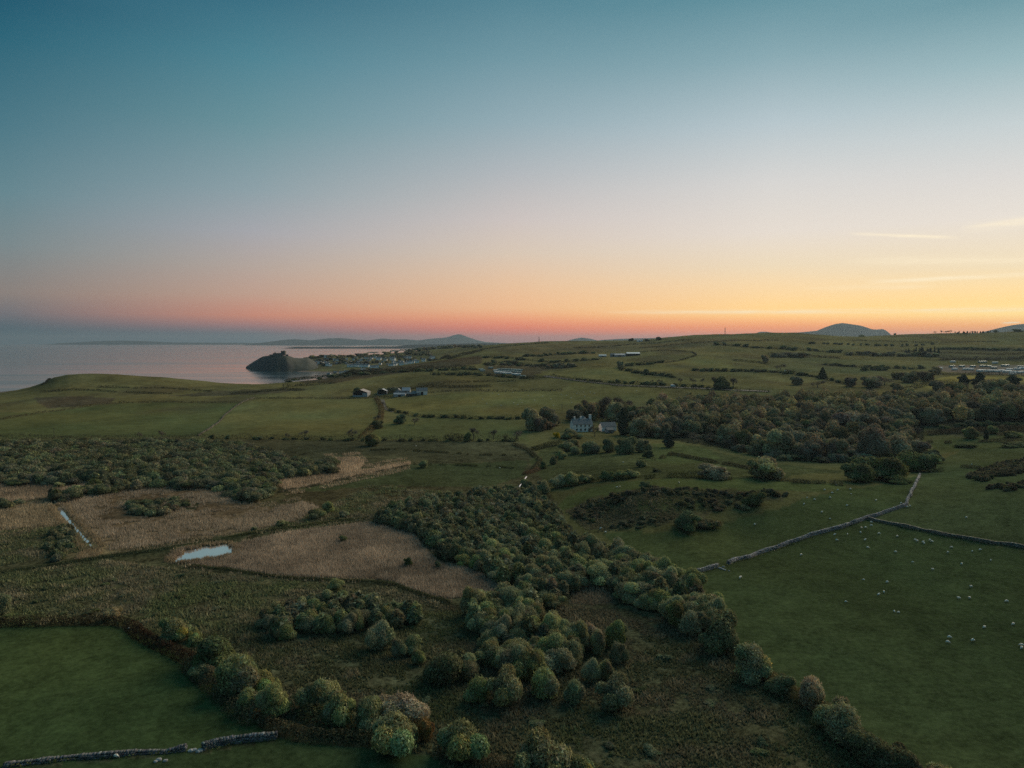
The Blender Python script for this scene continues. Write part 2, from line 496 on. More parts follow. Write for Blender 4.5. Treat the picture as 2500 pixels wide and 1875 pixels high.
R5 = [(796, 1120), (876, 1117), (890, 1131), (876, 1150), (1003, 1128), (998, 1136), (890, 1158), (777, 1184), (697, 1197), (669, 1178), (672, 1160), (754, 1161), (833, 1148)]
R6 = [(1395, 1440), (1440, 1420), (1480, 1440), (1500, 1470), (1440, 1478), (1390, 1475)]
R7 = [(200, 1342), (240, 1330), (252, 1345), (235, 1362), (180, 1368)]
MARSH = [(-900, 1072), (500, 1072), (1270, 1078), (1330, 1130), (1330, 1185), (1395, 1300), (1480, 1340), (1560, 1378), (1640, 1402), (1700, 1440), (1770, 1560), (1860, 1640), (1980, 1730), (2120, 1800), (2260, 1900), (2700, 2300), (3000, 3200), (-3000, 3200), (-3000, 1400)]
PAST_A = [(-2500, 1535), (0, 1530), (150, 1526), (262, 1524), (330, 1545), (395, 1583), (450, 1612), (560, 1720), (680, 1800), (569, 1812), (496, 1830), (400, 1836), (200, 1850), (0, 1872), (-2500, 2000)]
PAST_B = [(-2500, 2000), (0, 1876), (400, 1840), (500, 1835), (680, 1802), (760, 1812), (880, 1820), (1050, 1850), (1130, 1900), (1300, 2400), (1300, 3200), (-3000, 3200)]
FIELD_U = [(1470, 1305), (1520, 1295), (1580, 1298), (1700, 1292), (1850, 1255), (1950, 1225), (2050, 1195), (2150, 1185), (2245, 1163), (2225, 1203), (2213, 1235), (2100, 1272), (1942, 1321), (1682, 1402), (1600, 1375), (1520, 1340)]
FIELD_S = [(1682, 1402), (1942, 1321), (2119, 1267), (2213, 1287), (2308, 1306), (2421, 1327), (2520, 1342), (3300, 1480), (3600, 3200), (2800, 3200), (2500, 2200), (2230, 1880), (2120, 1800), (1960, 1710), (1860, 1620), (1770, 1530), (1720, 1440)]
FIELD_C = [(2119, 1267), (2213, 1231), (2247, 1161), (2300, 1120), (2350, 1095), (2500, 1090), (3300, 1090), (3600, 1470), (2520, 1340), (2308, 1304)]
UPPER = [(1345, 1245), (1385, 1212), (1440, 1192), (1520, 1176), (1600, 1170), (1800, 1172), (2060, 1178), (2060, 1200), (1900, 1200), (1700, 1196), (1560, 1194), (1440, 1218), (1370, 1250)]
LANDCOVER = [
    # polygon, linear albedo, roughness of the sward
    ([(-900, 1074), (-900, 1000), (113, 1007), (227, 991), (283, 984), (510, 984), (589, 984), (533, 1032), (482, 1066)], (0.056, 0.071, 0.030), .15),
    ([(482, 1066), (533, 1032), (589, 984), (621, 974), (918, 972), (930, 1000), (925, 1030), (881, 1072)], (0.074, 0.084, 0.036), .15),
    ([(941, 976), (1175, 956), (1373, 955), (1500, 985), (1430, 1000), (1283, 1020), (1173, 1023), (1003, 1014), (941, 998)], (0.078, 0.088, 0.036), .15),
    ([(890, 1072), (930, 1035), (1003, 1018), (1283, 1025), (1290, 1076)], (0.066, 0.080, 0.034), .15),
    ([(1400, 928), (1560, 945), (1800, 953), (1700, 965), (1500, 985), (1373, 955)], (0.080, 0.090, 0.038), .2),
    ([(1183, 890), (1402, 898), (1330, 905), (1300, 925), (1180, 915)], (0.050, 0.050, 0.030), .6),
    ([(1410, 900), (1512, 895), (1520, 905), (1640, 922), (1798, 948), (1515, 940), (1402, 928), (1300, 915)], (0.088, 0.096, 0.040), .15),
    ([(1520, 900), (1625, 886), (1700, 868), (1790, 880), (1790, 912), (1650, 918)], (0.084, 0.092, 0.038), .15),
    ([(1180, 872), (1450, 862), (1520, 872), (1330, 888), (1190, 886)], (0.074, 0.078, 0.036), .2),
    ([(1175, 850), (1340, 838), (1480, 840), (1600, 838), (1700, 825), (1850, 826), (1700, 850), (1520, 858), (1300, 866)], (0.070, 0.070, 0.036), .35),
    ([(1800, 820), (2080, 826), (2400, 818), (2400, 838), (2286, 845), (1966, 838), (1800, 850)], (0.080, 0.082, 0.036), .2),
    ([(1875, 872), (2200, 872), (2320, 880), (2290, 905), (2000, 912), (1875, 905)], (0.066, 0.076, 0.036), .3),
    ([(2280, 850), (2900, 845), (2900, 885), (2300, 880)], (0.052, 0.058, 0.032), .4),
    ([(2285, 925), (2340, 917), (2420, 915), (2560, 918), (2560, 930), (2400, 932), (2290, 930)], (0.13, 0.13, 0.045), .15),
    ([(2205, 942), (2300, 934), (2330, 938), (2270, 954), (2210, 953)], (0.12, 0.125, 0.045), .15),
    ([(2290, 892), (2800, 890), (2800, 918), (2400, 914), (2285, 905)], (0.10, 0.10, 0.085), .3),
    ([(85, 972), (200, 966), (283, 972), (270, 984), (190, 992), (120, 996), (95, 985)], (0.052, 0.050, 0.032), .7),
    ([(520, 955), (700, 948), (760, 950), (640, 963), (480, 968), (410, 966)], (0.045, 0.046, 0.028), .6),
    ([(690, 922), (830, 905), (980, 893), (1080, 880), (1175, 868), (1175, 888), (950, 915), (820, 935), (740, 935)], (0.044, 0.042, 0.026), .6),
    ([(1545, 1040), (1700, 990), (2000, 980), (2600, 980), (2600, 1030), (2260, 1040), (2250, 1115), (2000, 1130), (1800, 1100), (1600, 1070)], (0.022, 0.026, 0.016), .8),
    ([(2240, 1035), (2600, 1030), (3000, 1040), (3000, 1075), (2400, 1075), (2300, 1060)], (0.046, 0.048, 0.028), .8),
    ([(2250, 1075), (2420, 1065), (2600, 1070), (2600, 1095), (2350, 1098), (2260, 1110)], (0.058, 0.072, 0.030), .2),
    (MARSH, (0.052, 0.054, 0.030), 1.0),
    ([(550, 1076), (1280, 1082), (1330, 1120), (1200, 1125), (1000, 1122), (870, 1108), (700, 1100)], (0.050, 0.054, 0.031), .6),
    ([(700, 1202), (890, 1162), (1010, 1134), (1290, 1125), (1275, 1165), (1200, 1186), (1060, 1192), (900, 1185), (760, 1205)], (0.044, 0.058, 0.028), .45),
    ([(720, 1205), (900, 1188), (1080, 1195), (930, 1240), (780, 1250)], (0.052, 0.050, 0.028), .7),
    ([(1330, 1085), (1420, 1090), (1560, 1085), (1700, 1090), (1850, 1130), (2060, 1150), (1850, 1172), (1600, 1168), (1450, 1168), (1335, 1180), (1290, 1130)], (0.046, 0.058, 0.027), .6),
    ([(1560, 1085), (1640, 1080), (1720, 1095), (1760, 1120), (1650, 1135), (1560, 1120)], (0.052, 0.070, 0.030), .3),
    (R1, (0.150, 0.112, 0.070), .6), (R2, (0.135, 0.102, 0.066), .6), (R3, (0.105, 0.082, 0.052), .8), (R4, (0.115, 0.090, 0.054), .8),
    (R5, (0.165, 0.120, 0.076), .6), (R6, (0.085, 0.070, 0.046), .8), (R7, (0.12, 0.092, 0.056), .8),
    ([(283, 1225), (380, 1216), (440, 1210), (490, 1222), (470, 1250), (400, 1260), (300, 1248)], (0.046, 0.054, 0.028), .8),
    ([(-200, 1300), (0, 1300), (100, 1287), (170, 1290), (200, 1340), (180, 1365), (0, 1395), (-200, 1400)], (0.052, 0.052, 0.029), 1.0),
    (PAST_A, (0.039, 0.060, 0.024), .18), (PAST_B, (0.035, 0.053, 0.023), .20),
    (UPPER, (0.062, 0.084, 0.034), .2),
    ([(1380, 1250), (1440, 1218), (1560, 1196), (1900, 1200), (1930, 1215), (1760, 1235), (1720, 1262), (1600, 1285), (1480, 1296), (1430, 1290)], (0.058, 0.060, 0.034), .8),
    ([(1560, 1225), (1700, 1218), (1780, 1232), (1700, 1250), (1560, 1250)], (0.048, 0.062, 0.028), .4),
    (FIELD_U, (0.044, 0.064, 0.028), .18), (FIELD_S, (0.037, 0.056, 0.025), .18), (FIELD_C, (0.050, 0.067, 0.031), .2),
]
TC = np.empty(TX.shape + (3,)); TC[:] = (0.074, 0.080, 0.036)
TR = np.full(TX.shape, 0.25)
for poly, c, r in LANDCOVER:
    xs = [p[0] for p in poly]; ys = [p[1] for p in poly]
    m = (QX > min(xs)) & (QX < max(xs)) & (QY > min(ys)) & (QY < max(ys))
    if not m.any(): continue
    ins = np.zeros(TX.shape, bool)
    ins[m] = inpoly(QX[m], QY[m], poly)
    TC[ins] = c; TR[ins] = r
# field to field and within-field variation of the sward (species, dung, damp)
big = fbm(TX / 120.0, TY / 160.0, 4); mid_ = fbm(TX / 22.0 + 7, TY / 30.0, 4)
hill = np.clip((TY - 480) / 300.0, 0, 1)
mott = fbm(TX / 34.0 + 13, TY / 60.0 - 5, 5); mott2 = fbm(TX / 13.0 - 3, TY / 22.0 + 8, 3)
TC *= (1.0 + 0.55 * big + (0.30 + 0.7 * TR) * mid_ + hill * (0.55 * mott + 0.35 * mott2))[..., None]
brk = np.clip((fbm(TX / 75.0 + 91, TY / 150.0 + 44, 5) - 0.07) * 9.0, 0, 1) * hill * 0.6      # bracken and rush patches
TC = TC * (1 - brk[..., None]) + np.array((0.044, 0.044, 0.026)) * brk[..., None]
warm = fbm(TX / 60.0 + 31, TY / 80.0 - 12, 3)
TC[..., 0] *= 1 + 0.35 * warm; TC[..., 2] *= 1 - 0.2 * warm
def line_dist(path):
    d = np.full(TX.shape, 1e9)
    for (x0, y0), (x1, y1) in zip(path[:-1], path[1:]):
        L2 = (x1 - x0) ** 2 + (y1 - y0) ** 2
        t = np.clip(((TX - x0) * (x1 - x0) + (TY - y0) * (y1 - y0)) / L2, 0, 1)
        d = np.minimum(d, np.hypot(TX - x0 - t * (x1 - x0), TY - y0 - t * (y1 - y0)))
    return d
# the drain across the marsh with its dark grassy bank, and the bank south of the reed bed
BANK = [(-500, 1460), (-200, 1432), (0, 1400), (130, 1383), (264, 1361), (380, 1346), (452, 1332), (560, 1314), (640, 1300), (753, 1286), (829, 1274), (890, 1266)]
BANK2 = [(470, 1384), (546, 1392), (640, 1406), (716, 1415), (833, 1419), (908, 1422), (965, 1430), (1044, 1460), (1093, 1472), (1130, 1490)]
for path, wid, c in ((BANK, 4.5, (0.026, 0.034, 0.018)), (BANK2, 2.2, (0.024, 0.028, 0.016))):
    pts = [ground(*p)[:2] for p in path]
    d = line_dist(pts)
    k = np.clip(1.25 - d / wid, 0, 1)[..., None]
    TC = TC * (1 - k) + np.array(c) * k
    TZ = TZ + np.clip(1 - d / wid, 0, 1) * 0.5
# reeds lining the ditch are dead and pale
d = line_dist([ground(*p)[:2] for p in ((130, 1232), (155, 1258), (180, 1285), (215, 1325), (232, 1345))])
k = np.clip(1.3 - d / 7.0, 0, 1)[..., None]
TC = TC * (1 - k) + np.array((0.16, 0.125, 0.07)) * k
# shingle along the shore
beach = np.clip((2.2 - TZ) / 1.2, 0, 1) * (TY > 900)
TC = TC * (1 - beach[..., None]) + np.array((0.10, 0.095, 0.09)) * beach[..., None]
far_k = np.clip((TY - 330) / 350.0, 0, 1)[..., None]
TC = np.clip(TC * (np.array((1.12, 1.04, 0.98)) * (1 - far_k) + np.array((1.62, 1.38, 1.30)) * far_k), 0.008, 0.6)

m, N, b, out = mat('land_cover')
at = N.n('ShaderNodeAttribute', attribute_name='tint')
ar = N.n('ShaderNodeAttribute', attribute_name='rough')
g = N.n('ShaderNodeNewGeometry')
mp = N.n('ShaderNodeMapping'); N.set(mp.inputs[0], g.outputs['Position'])
n1 = N.noise(mp.outputs[0], 0.9, 5.0, 0.65)
n2 = N.noise(mp.outputs[0], 0.16, 4.0, 0.6, 0.6)
n3 = N.noise(mp.outputs[0], 4.0, 3.0, 0.6)
def about(nz, a):
    return N.math('MULTIPLY', N.math('SUBTRACT', nz, 0.5), a)
rf = ar.outputs['Fac']
mul = N.math('ADD', 1.0, N.math('ADD', about(n1, 1.3), N.math('ADD', about(n2, 0.9), about(n3, 0.8))))
mulr = N.math('ADD', 1.0, N.math('MULTIPLY', N.math('ADD', about(n1, 2.6), N.math('ADD', about(n2, 1.8), about(n3, 1.2))), rf))
k = N.math('MAXIMUM', N.math('MULTIPLY', mul, mulr), 0.12)
cc = N.mix(1.0, at.outputs['Color'], k, 'MULTIPLY')
# dry straw and moss tones inside rough ground
n4 = N.noise(mp.outputs[0], 0.45, 4.0, 0.7)
dry = N.math('MULTIPLY', N.maprange(n4, 0.52, 0.72, 0.0, 0.55), rf, clamp=True)
cc = N.mix(dry, cc, (0.078, 0.068, 0.041, 1))
N.set(b.inputs['Base Color'], cc)
b.inputs['Roughness'].default_value = 0.95
b.inputs['Specular IOR Level'].default_value = 0.0
bp = N.n('ShaderNodeBump')
bp.inputs['Strength'].default_value = 0.55
bp.inputs['Distance'].default_value = 0.35
N.set(bp.inputs['Height'], N.math('MULTIPLY', n1, N.math('ADD', 0.25, rf)))
N.set(b.inputs['Normal'], bp.outputs[0])
M_LAND = m
def grid_faces(nu, nv):
    idx = np.arange(nu * nv).reshape(nu, nv)
    return np.stack([idx[:-1, :-1].ravel(), idx[1:, :-1].ravel(), idx[1:, 1:].ravel(), idx[:-1, 1:].ravel()], 1)
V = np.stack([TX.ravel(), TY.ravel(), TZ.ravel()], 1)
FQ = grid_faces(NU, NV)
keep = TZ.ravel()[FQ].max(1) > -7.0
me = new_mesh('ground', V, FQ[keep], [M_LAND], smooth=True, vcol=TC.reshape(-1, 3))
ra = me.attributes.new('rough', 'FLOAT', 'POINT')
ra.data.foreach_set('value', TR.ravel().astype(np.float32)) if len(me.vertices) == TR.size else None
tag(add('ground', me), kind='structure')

# ------------------------------------------------------------------ sea, pond, ditch, brook
m, N, b, out = mat('sea_water')
g = N.n('ShaderNodeNewGeometry')
mp = N.n('ShaderNodeMapping'); N.set(mp.inputs[0], g.outputs['Position']); mp.inputs['Scale'].default_value = (0.35, 1.0, 1.0)
w1 = N.noise(mp.outputs[0], 0.05, 6.0, 0.62)
mp2 = N.n('ShaderNodeMapping'); N.set(mp2.inputs[0], g.outputs['Position']); mp2.inputs['Scale'].default_value = (0.25, 1.0, 1.0)
w2 = N.noise(mp2.outputs[0], 0.004, 4.0, 0.55, 1.0)
b.inputs['Base Color'].default_value = (0.020, 0.040, 0.048, 1)
b.inputs['IOR'].default_value = 1.75
N.set(b.inputs['Roughness'], N.maprange(w2, 0.38, 0.64, 0.08, 0.19))
M_SEA = m
rs = np.array([0.0, 300, 900, 1300, 1700, 2300, 3200, 5000, 9000, 16000, 26000, 36000.0])
th = np.linspace(0, 2 * math.pi, 97)[:-1]
sv = [(0, 0, -0.05)] + [(r * math.cos(t), r * math.sin(t), -0.05) for r in rs[1:] for t in th]
sf = [[0, 1 + j, 1 + (j + 1) % 96] for j in range(96)]
for i in range(len(rs) - 2):
    for j in range(96):
        a = 1 + i * 96; c = a + 96
        sf.append([a + j, c + j, c + (j + 1) % 96, a + (j + 1) % 96])
tag(add('sea', new_mesh('sea', sv, sf, [M_SEA], smooth=True)), kind='structure')

m, N, b, out = mat('still_water')
b.inputs['Base Color'].default_value = (0.96, 0.84, 0.78, 1)
b.inputs['Metallic'].default_value = 0.85
b.inputs['Roughness'].default_value = 0.06
b.inputs['IOR'].default_value = 1.33
b.inputs['Specular IOR Level'].default_value = 0.9
g = N.n('ShaderNodeNewGeometry')
bp = N.n('ShaderNodeBump'); bp.inputs['Strength'].default_value = 0.08; bp.inputs['Distance'].default_value = 0.04
N.set(bp.inputs['Height'], N.noise(g.outputs['Position'], 1.6, 3)); N.set(b.inputs['Normal'], bp.outputs[0])
M_POND = m
for nm, poly, z in zip(('pond_water', 'ditch_water', 'brook_water'), WBIG, WZ):
    bm = bmesh.new()
    vs = [bm.verts.new((x, y, z)) for x, y in poly]
    f = bm.faces.new(vs)
    bmesh.ops.triangulate(bm, faces=[f])
    bmesh.ops.recalc_face_normals(bm, faces=bm.faces)
    if bm.faces[:][0].normal.z < 0:
        bmesh.ops.reverse_faces(bm, faces=bm.faces)
    me = bpy.data.meshes.new(nm); bm.to_mesh(me); bm.free(); me.materials.append(M_POND)
    tag(add(nm, me), kind='structure')

# ------------------------------------------------------------------ far hills across the bay and inland
M_HILL = plain('far_hill_heath', (0.030, 0.034, 0.034), 0.95, var=0.5, scale=0.004, spec=0.0)
def far_hills(name, prof, Y, base_z=-1.0, depth=0.12, nseg=160, rough=0.05):
    xs = np.array([p[0] for p in prof], float); ys = np.array([p[1] for p in prof], float)
    px = np.linspace(xs[0], xs[-1], nseg)
    # smooth interpolation of the crest
    py = np.interp(px, xs, ys)
    k = np.array([.2, 1, 2, 1, .2], float); k /= k.sum()
    py = np.convolve(np.pad(py, 2, mode='edge'), k, 'valid')
    rows = [(-1.0, 0.0), (-0.75, 0.16), (-0.5, 0.42), (-0.25, 0.74), (-0.1, 0.93), (0, 1.0), (0.15, 0.9), (0.5, 0.5), (1.0, 0.0)]
    verts = []
    for i, x in enumerate(px):
        X, _, Z = at_Y(x, py[i], Y)
        h = Z - base_z
        for r, f in rows:
            yy = Y + r * Y * depth * (0.8 + 0.4 * vnoise(np.array([i * .11]), np.array([3.0]))[0])
            n_ = (vnoise(np.array([i * 0.25]), np.array([r * 7.0]))[0] - 0.5) * 2 * rough * h * (1 if 0 < f < 1 else 0)
            xx = X * (1 + (yy - Y) / Y * 0.3)
            verts.append((xx, yy, base_z + h * f * 1.0 + n_))
    faces = grid_faces(nseg, len(rows))
    tag(add(name, new_mesh(name, np.array(verts), faces, [M_HILL], smooth=True)), kind='structure')
far_hills('far_peninsula_hills', [(130, 840.5), (150, 837.5), (190, 836), (230, 833), (300, 831.5), (360, 833), (420, 836), (500, 836.5), (600, 837), (680, 838), (800, 838)], 24000, depth=.05)
far_hills('bay_hills', [(600, 843), (630, 838), (660, 834), (700, 829), (720, 828), (760, 831), (800, 826), (830, 825), (870, 829), (900, 831), (935, 826), (960, 829), (990, 828), (1020, 831), (1060, 826), (1080, 825), (1095, 822.5), (1108, 818), (1118, 815.5), (1128, 817), (1142, 823), (1160, 829), (1185, 835), (1240, 838), (1330, 842)], 19000, depth=.06)
far_hills('shore_lowland', [(690, 851), (705, 848.5), (722, 846.5), (780, 847), (820, 846), (860, 847), (920, 845.5), (960, 846), (1000, 842), (1080, 840), (1175, 838), (1300, 838), (1420, 841)], 8600, depth=.03)
far_hills('inland_hills', [(1340, 842), (1365, 836), (1385, 832), (1402, 827), (1421, 824), (1441, 827), (1458, 831), (1481, 829), (1515, 827), (1550, 826), (1600, 825), (1650, 827), (1700, 832), (1780, 838)], 14500, depth=.1)
far_hills('dome_hill', [(1820, 822), (1855, 810), (1872, 810), (1900, 814), (1957, 811), (1994, 807.5), (2017, 798), (2039, 791), (2056, 788.5), (2079, 791.5), (2102, 795), (2118, 800), (2130, 804), (2142, 804.5), (2154, 803), (2164, 807), (2171, 816), (2180, 824), (2230, 832)], 10500, depth=.08, nseg=260)
far_hills('ridge_hill', [(2330, 830), (2380, 815), (2410, 808), (2442, 800), (2470, 794), (2492, 791), (2550, 788), (2650, 796), (2750, 810), (2900, 825)], 9000, depth=.1)

# the castle rock standing out in the bay
def rock_h(X, Y):
    prof_px = np.array([598, 609.5, 617, 625, 642, 656, 668, 690, 700, 711, 718, 730, 742, 756, 775, 840])
    prof_py = np.array([898, 889, 884, 879, 870, 867.5, 867, 866.5, 868, 870.5, 873.5, 875, 875, 873, 870, 868])
    px = 1250 + F * X / Y
    cy = np.interp(px, [590, 598, 625, 655, 675], [2060, 2020, 1900, 1805, 1790])     # the ridge swings away seawards
    crest = CAMZ - (np.interp(px, prof_px, prof_py, left=915, right=868) - 836) / F * cy
    crest = crest * np.clip((792 - px) / 40.0, 0, 1)
    w = 48 + 45 * np.clip((px - 690) / 80, 0, 1) + 40 * np.clip((655 - px) / 50, 0, 1)
    dist = np.abs(Y - cy - np.clip((px - 700) / 100, 0, 1) * 110) / w
    fall = np.clip(1 - dist ** 1.5 * 0.9, -0.3, 1)
    z = crest * fall
    z = np.where(px < 601.5, -4.0, z)
    z = z + fbm(X / 16.0, Y / 16.0, 5) * 9.0 * np.clip(1.15 - fall, 0.12, 1)
    return z
xx, yy = np.meshgrid(np.linspace(at_Y(585, 0, 2150)[0], at_Y(800, 0, 1790)[0], 140), np.linspace(1660, 2200, 90), indexing='ij')
zz = rock_h(xx, yy)
zz = np.where(inpoly(1250 + F * xx / yy, yy, [(585, 1600), (800, 1600), (800, 2100), (585, 2100)]), zz, -5)
zz = np.maximum(zz, -3.0)
ed = np.minimum.reduce([np.arange(140)[:, None] + 0 * zz, 139 - np.arange(140)[:, None] + 0 * zz, np.arange(90)[None, :] + 0 * zz, 89 - np.arange(90)[None, :] + 0 * zz])
zz = np.where(ed < 1, -4, zz)
m, N, b, out = mat('rock_and_turf')
g = N.n('ShaderNodeNewGeometry')
sepn = N.n('ShaderNodeSeparateXYZ'); N.set(sepn.inputs[0], g.outputs['Normal'])
nz = N.noise(g.outputs['Position'], 0.07, 5, .65)
k = N.maprange(N.math('ADD', sepn.outputs[2], about if False else N.math('MULTIPLY', N.math('SUBTRACT', nz, .5), .8)), 0.55, 0.9, 0, 1)
N.set(b.inputs['Base Color'], N.mix(k, (0.040, 0.038, 0.036, 1), (0.032, 0.037, 0.024, 1)))
b.inputs['Roughness'].default_value = .95
M_ROCK = m
tag(add('castle_headland', new_mesh('castle_headland', np.stack([xx.ravel(), yy.ravel(), zz.ravel()], 1), grid_faces(140, 90), [M_ROCK], smooth=True)), kind='structure')
def rock_z(x, y):
    return float(rock_h(np.array([x]), np.array([y]))[0])
# ------------------------------------------------------------------ plants: crowns of leaf sprays, stems, bare branches
M_WILLOW = leaf_mat('willow_leaf', (0.262, 0.268, 0.138), .26, .011)
M_CARR = leaf_mat('carr_leaf', (0.198, 0.205, 0.115), .28, .010)
M_PALE = leaf_mat('catkin_willow_leaf', (0.42, 0.36, 0.2), .12, .01)
M_DARKLEAF = leaf_mat('thorn_leaf', (0.155, 0.168, 0.085), .25, .02)
M_WOOD_LEAF = leaf_mat('woodland_leaf', (0.215, 0.192, 0.112), .42, .03)
M_GORSE = leaf_mat('gorse_leaf', (0.155, 0.140, 0.082), .30, .035)
M_GOLD = leaf_mat('yellow_shrub_leaf', (0.55, 0.42, 0.05), .1, .01)
M_RUSSET = leaf_mat('russet_leaf', (0.27, 0.17, 0.07), .15, .01)
M_TWIG = leaf_mat('bare_twig', (0.15, 0.12, 0.095), .2, .01, .05)
M_CONIFER = leaf_mat('conifer_needle', (0.062, 0.074, 0.046), .2, .02, .1)
M_BARK = plain('bark', (0.085, 0.072, 0.058), .95, var=.4, scale=2.0, spec=.1)
M_PALEBARK = plain('pale_bark', (0.26, 0.23, 0.19), .95, var=.3, scale=2.0, spec=.1)
M_HEDGE = leaf_mat('hedge_leaf', (0.15, 0.14, 0.08), .25, .03)
M_TUFT = leaf_mat('marsh_tuft', (1.0, 1.0, 1.0), .0, .0, .3)

def unit(v):
    return v / (np.linalg.norm(v, axis=-1, keepdims=True) + 1e-9)
def sprays(P, out, size, rg, up=0.7, wid=0.5, spread=0.5, tint=0.28, tone=None):
    """one pointed leaf spray (a triangle) at each point P, leaning outwards and up -> verts, faces, face tint"""
    n = len(P)
    spike = rg.uniform(0, 1, (n, 1)) < 0.32 * up
    tang = unit(np.cross(out, rg.normal(0, 1, (n, 3))))
    lie = tang + out * 0.25 + rg.normal(0, spread * .35, (n, 3))           # leaves lying on the crown like shingles
    stand = out * 0.7 + np.array([0, 0, up]) + rg.normal(0, spread, (n, 3))  # shoots standing out of it
    ax = unit(np.where(spike, stand, lie))
    sd = unit(np.cross(ax, unit(out + rg.normal(0, 0.45, (n, 3)))))
    L = size * rg.uniform(0.6, 1.5, (n, 1)); Wd = L * wid * 1.25 * rg.uniform(.6, 1.3, (n, 1))
    a = P - ax * L * 0.4 - sd * Wd * 0.5; b = P - ax * L * 0.4 + sd * Wd * 0.5; c = P + ax * L * 0.6 + sd * Wd * rg.uniform(-.4, .4, (n, 1))
    V = np.stack([b, a, c], 1).reshape(-1, 3)
    Fc = np.arange(3 * n).reshape(n, 3)
    k = np.exp(rg.normal(0, tint, n))
    T = np.stack([k * rg.uniform(.88, 1.14, n), k, k * rg.uniform(.8, 1.2, n)], 1)
    if tone is not None: T = T * tone
    return V, Fc, T
def join(parts):
    V, Fc, T = [], [], []
    o = 0
    for v, f, t in parts:
        V.append(v); Fc.append(f + o); T.append(t); o += len(v)
    return np.concatenate(V), np.concatenate(Fc), np.concatenate(T)
def crown_pts(lobes, n, rg, lo=-0.35, r0=0.80, r1=1.06):
    """points in the outer shell of a union of ellipsoids"""
    lobes = np.array(lobes)                   # cx cy cz rx ry rz
    wgt = lobes[:, 3] * lobes[:, 4] + lobes[:, 3] * lobes[:, 5]
    wgt = wgt / wgt.sum()
    res_p, res_o, res_i = [], [], []
    got = 0
    while got < n:
        m_ = n * 2
        idx = rg.choice(len(lobes), m_, p=wgt)
        d = unit(rg.normal(0, 1, (m_, 3)))
        d = d[d[:, 2] > lo]; idx = idx[:len(d)]
        L = lobes[idx]
        fr = rg.uniform(r0, r1, (len(d), 1)) + (rg.uniform(0, 1, (len(d), 1)) < .14) * rg.uniform(0, .2, (len(d), 1))
        p = L[:, :3] + d * L[:, 3:] * fr
        ok = np.ones(len(d), bool)
        for j in range(len(lobes)):
            q = ((p - lobes[j, :3]) / lobes[j, 3:])
            ok &= ~(((q ** 2).sum(1) < 0.60) & (idx != j))
        ok &= p[:, 2] > 0.05
        o = unit(d / L[:, 3:] * L[:, 3:].mean(1, keepdims=True))
        res_p.append(p[ok]); res_o.append(o[ok]); res_i.append(idx[ok])
        got += ok.sum()
    return np.concatenate(res_p)[:n], np.concatenate(res_o)[:n], np.concatenate(res_i)[:n]
def make_crown(name, R, Ht, clear, nl, n, leaf, seed, mtl, flat=1.0, up=.7, wid=.5, spread=.5, tint=.24, tones=None, lean=(0, 0)):
    rg = np.random.default_rng(seed)
    hh = (Ht - clear) / 2
    lobes = [(rg.uniform(-.1, .1) * R, rg.uniform(-.1, .1) * R, clear + hh * .55, R * rg.uniform(.58, .74), R * rg.uniform(.58, .74), hh * 1.2 * flat)]
    for i in range(nl):
        a = 2.4 * i + rg.uniform(-.7, .7); rr = R * rg.uniform(.30, .78)
        s = R * rg.uniform(.24, .50)
        z = clear + hh * rg.uniform(.2, 1.45)
        lobes.append((rr * math.cos(a) + lean[0] * z, rr * math.sin(a) + lean[1] * z, z, s, s, min(s * rg.uniform(.7, 1.0), hh * .7)))
    p, o, idx = crown_pts(lobes, n, rg)
    lt = np.exp(rg.normal(0, .16, (len(lobes), 1))) * (1 + rg.normal(0, .05, (len(lobes), 3)))
    if tones is not None: lt = lt * np.array([tones[i % len(tones)] for i in range(len(lobes))])
    A1 = sprays(p, o, leaf, rg, up, wid, spread, tint, lt[idx])
    p2, o2, i2 = crown_pts(lobes, n // 4, rg, -.8, .35, .72)
    A2 = sprays(p2, o2, leaf * 2.0, rg, .3, .8, .8, tint, lt[i2])
    V_, F_, T_ = join([A1, A2])
    return new_mesh(name, V_, F_, [mtl], fcol=T_)
def tube(p0, p1, r0, r1, k=5):
    p0 = np.array(p0, float); p1 = np.array(p1, float)
    d = unit(p1 - p0); s = unit(np.cross(d, [0.3, 0.9, 0.1])); t = np.cross(d, s)
    an = np.arange(k) * 2 * math.pi / k
    ring = np.cos(an)[:, None] * s + np.sin(an)[:, None] * t
    v = np.concatenate([p0 + ring * r0, p1 + ring * r1])
    f = []
    for i in range(k):
        j = (i + 1) % k
        f += [(i, j, k + j), (i, k + j, k + i)]
    return v, np.array(f), np.ones((2 * k, 3))
def make_stems(name, Ht, R, r, nst, seed, mtl, fork=.25):
    rg = np.random.default_rng(seed)
    parts = [tube((0, 0, -.4), (0, 0, Ht * fork), r * 1.15, r)]
    for i in range(nst):
        a = i * 2.4 + rg.uniform(-.4, .4)
        m_ = np.array((R * .3 * math.cos(a), R * .3 * math.sin(a), Ht * (fork + .22)))
        e = np.array((R * .62 * math.cos(a + .2), R * .62 * math.sin(a + .2), Ht * rg.uniform(.62, .82)))
        parts += [tube((0, 0, Ht * fork * .9), m_, r * .62, r * .4), tube(m_, e, r * .4, r * .14)]
    V_, F_, T_ = join(parts)
    return new_mesh(name, V_, F_, [mtl], fcol=T_)
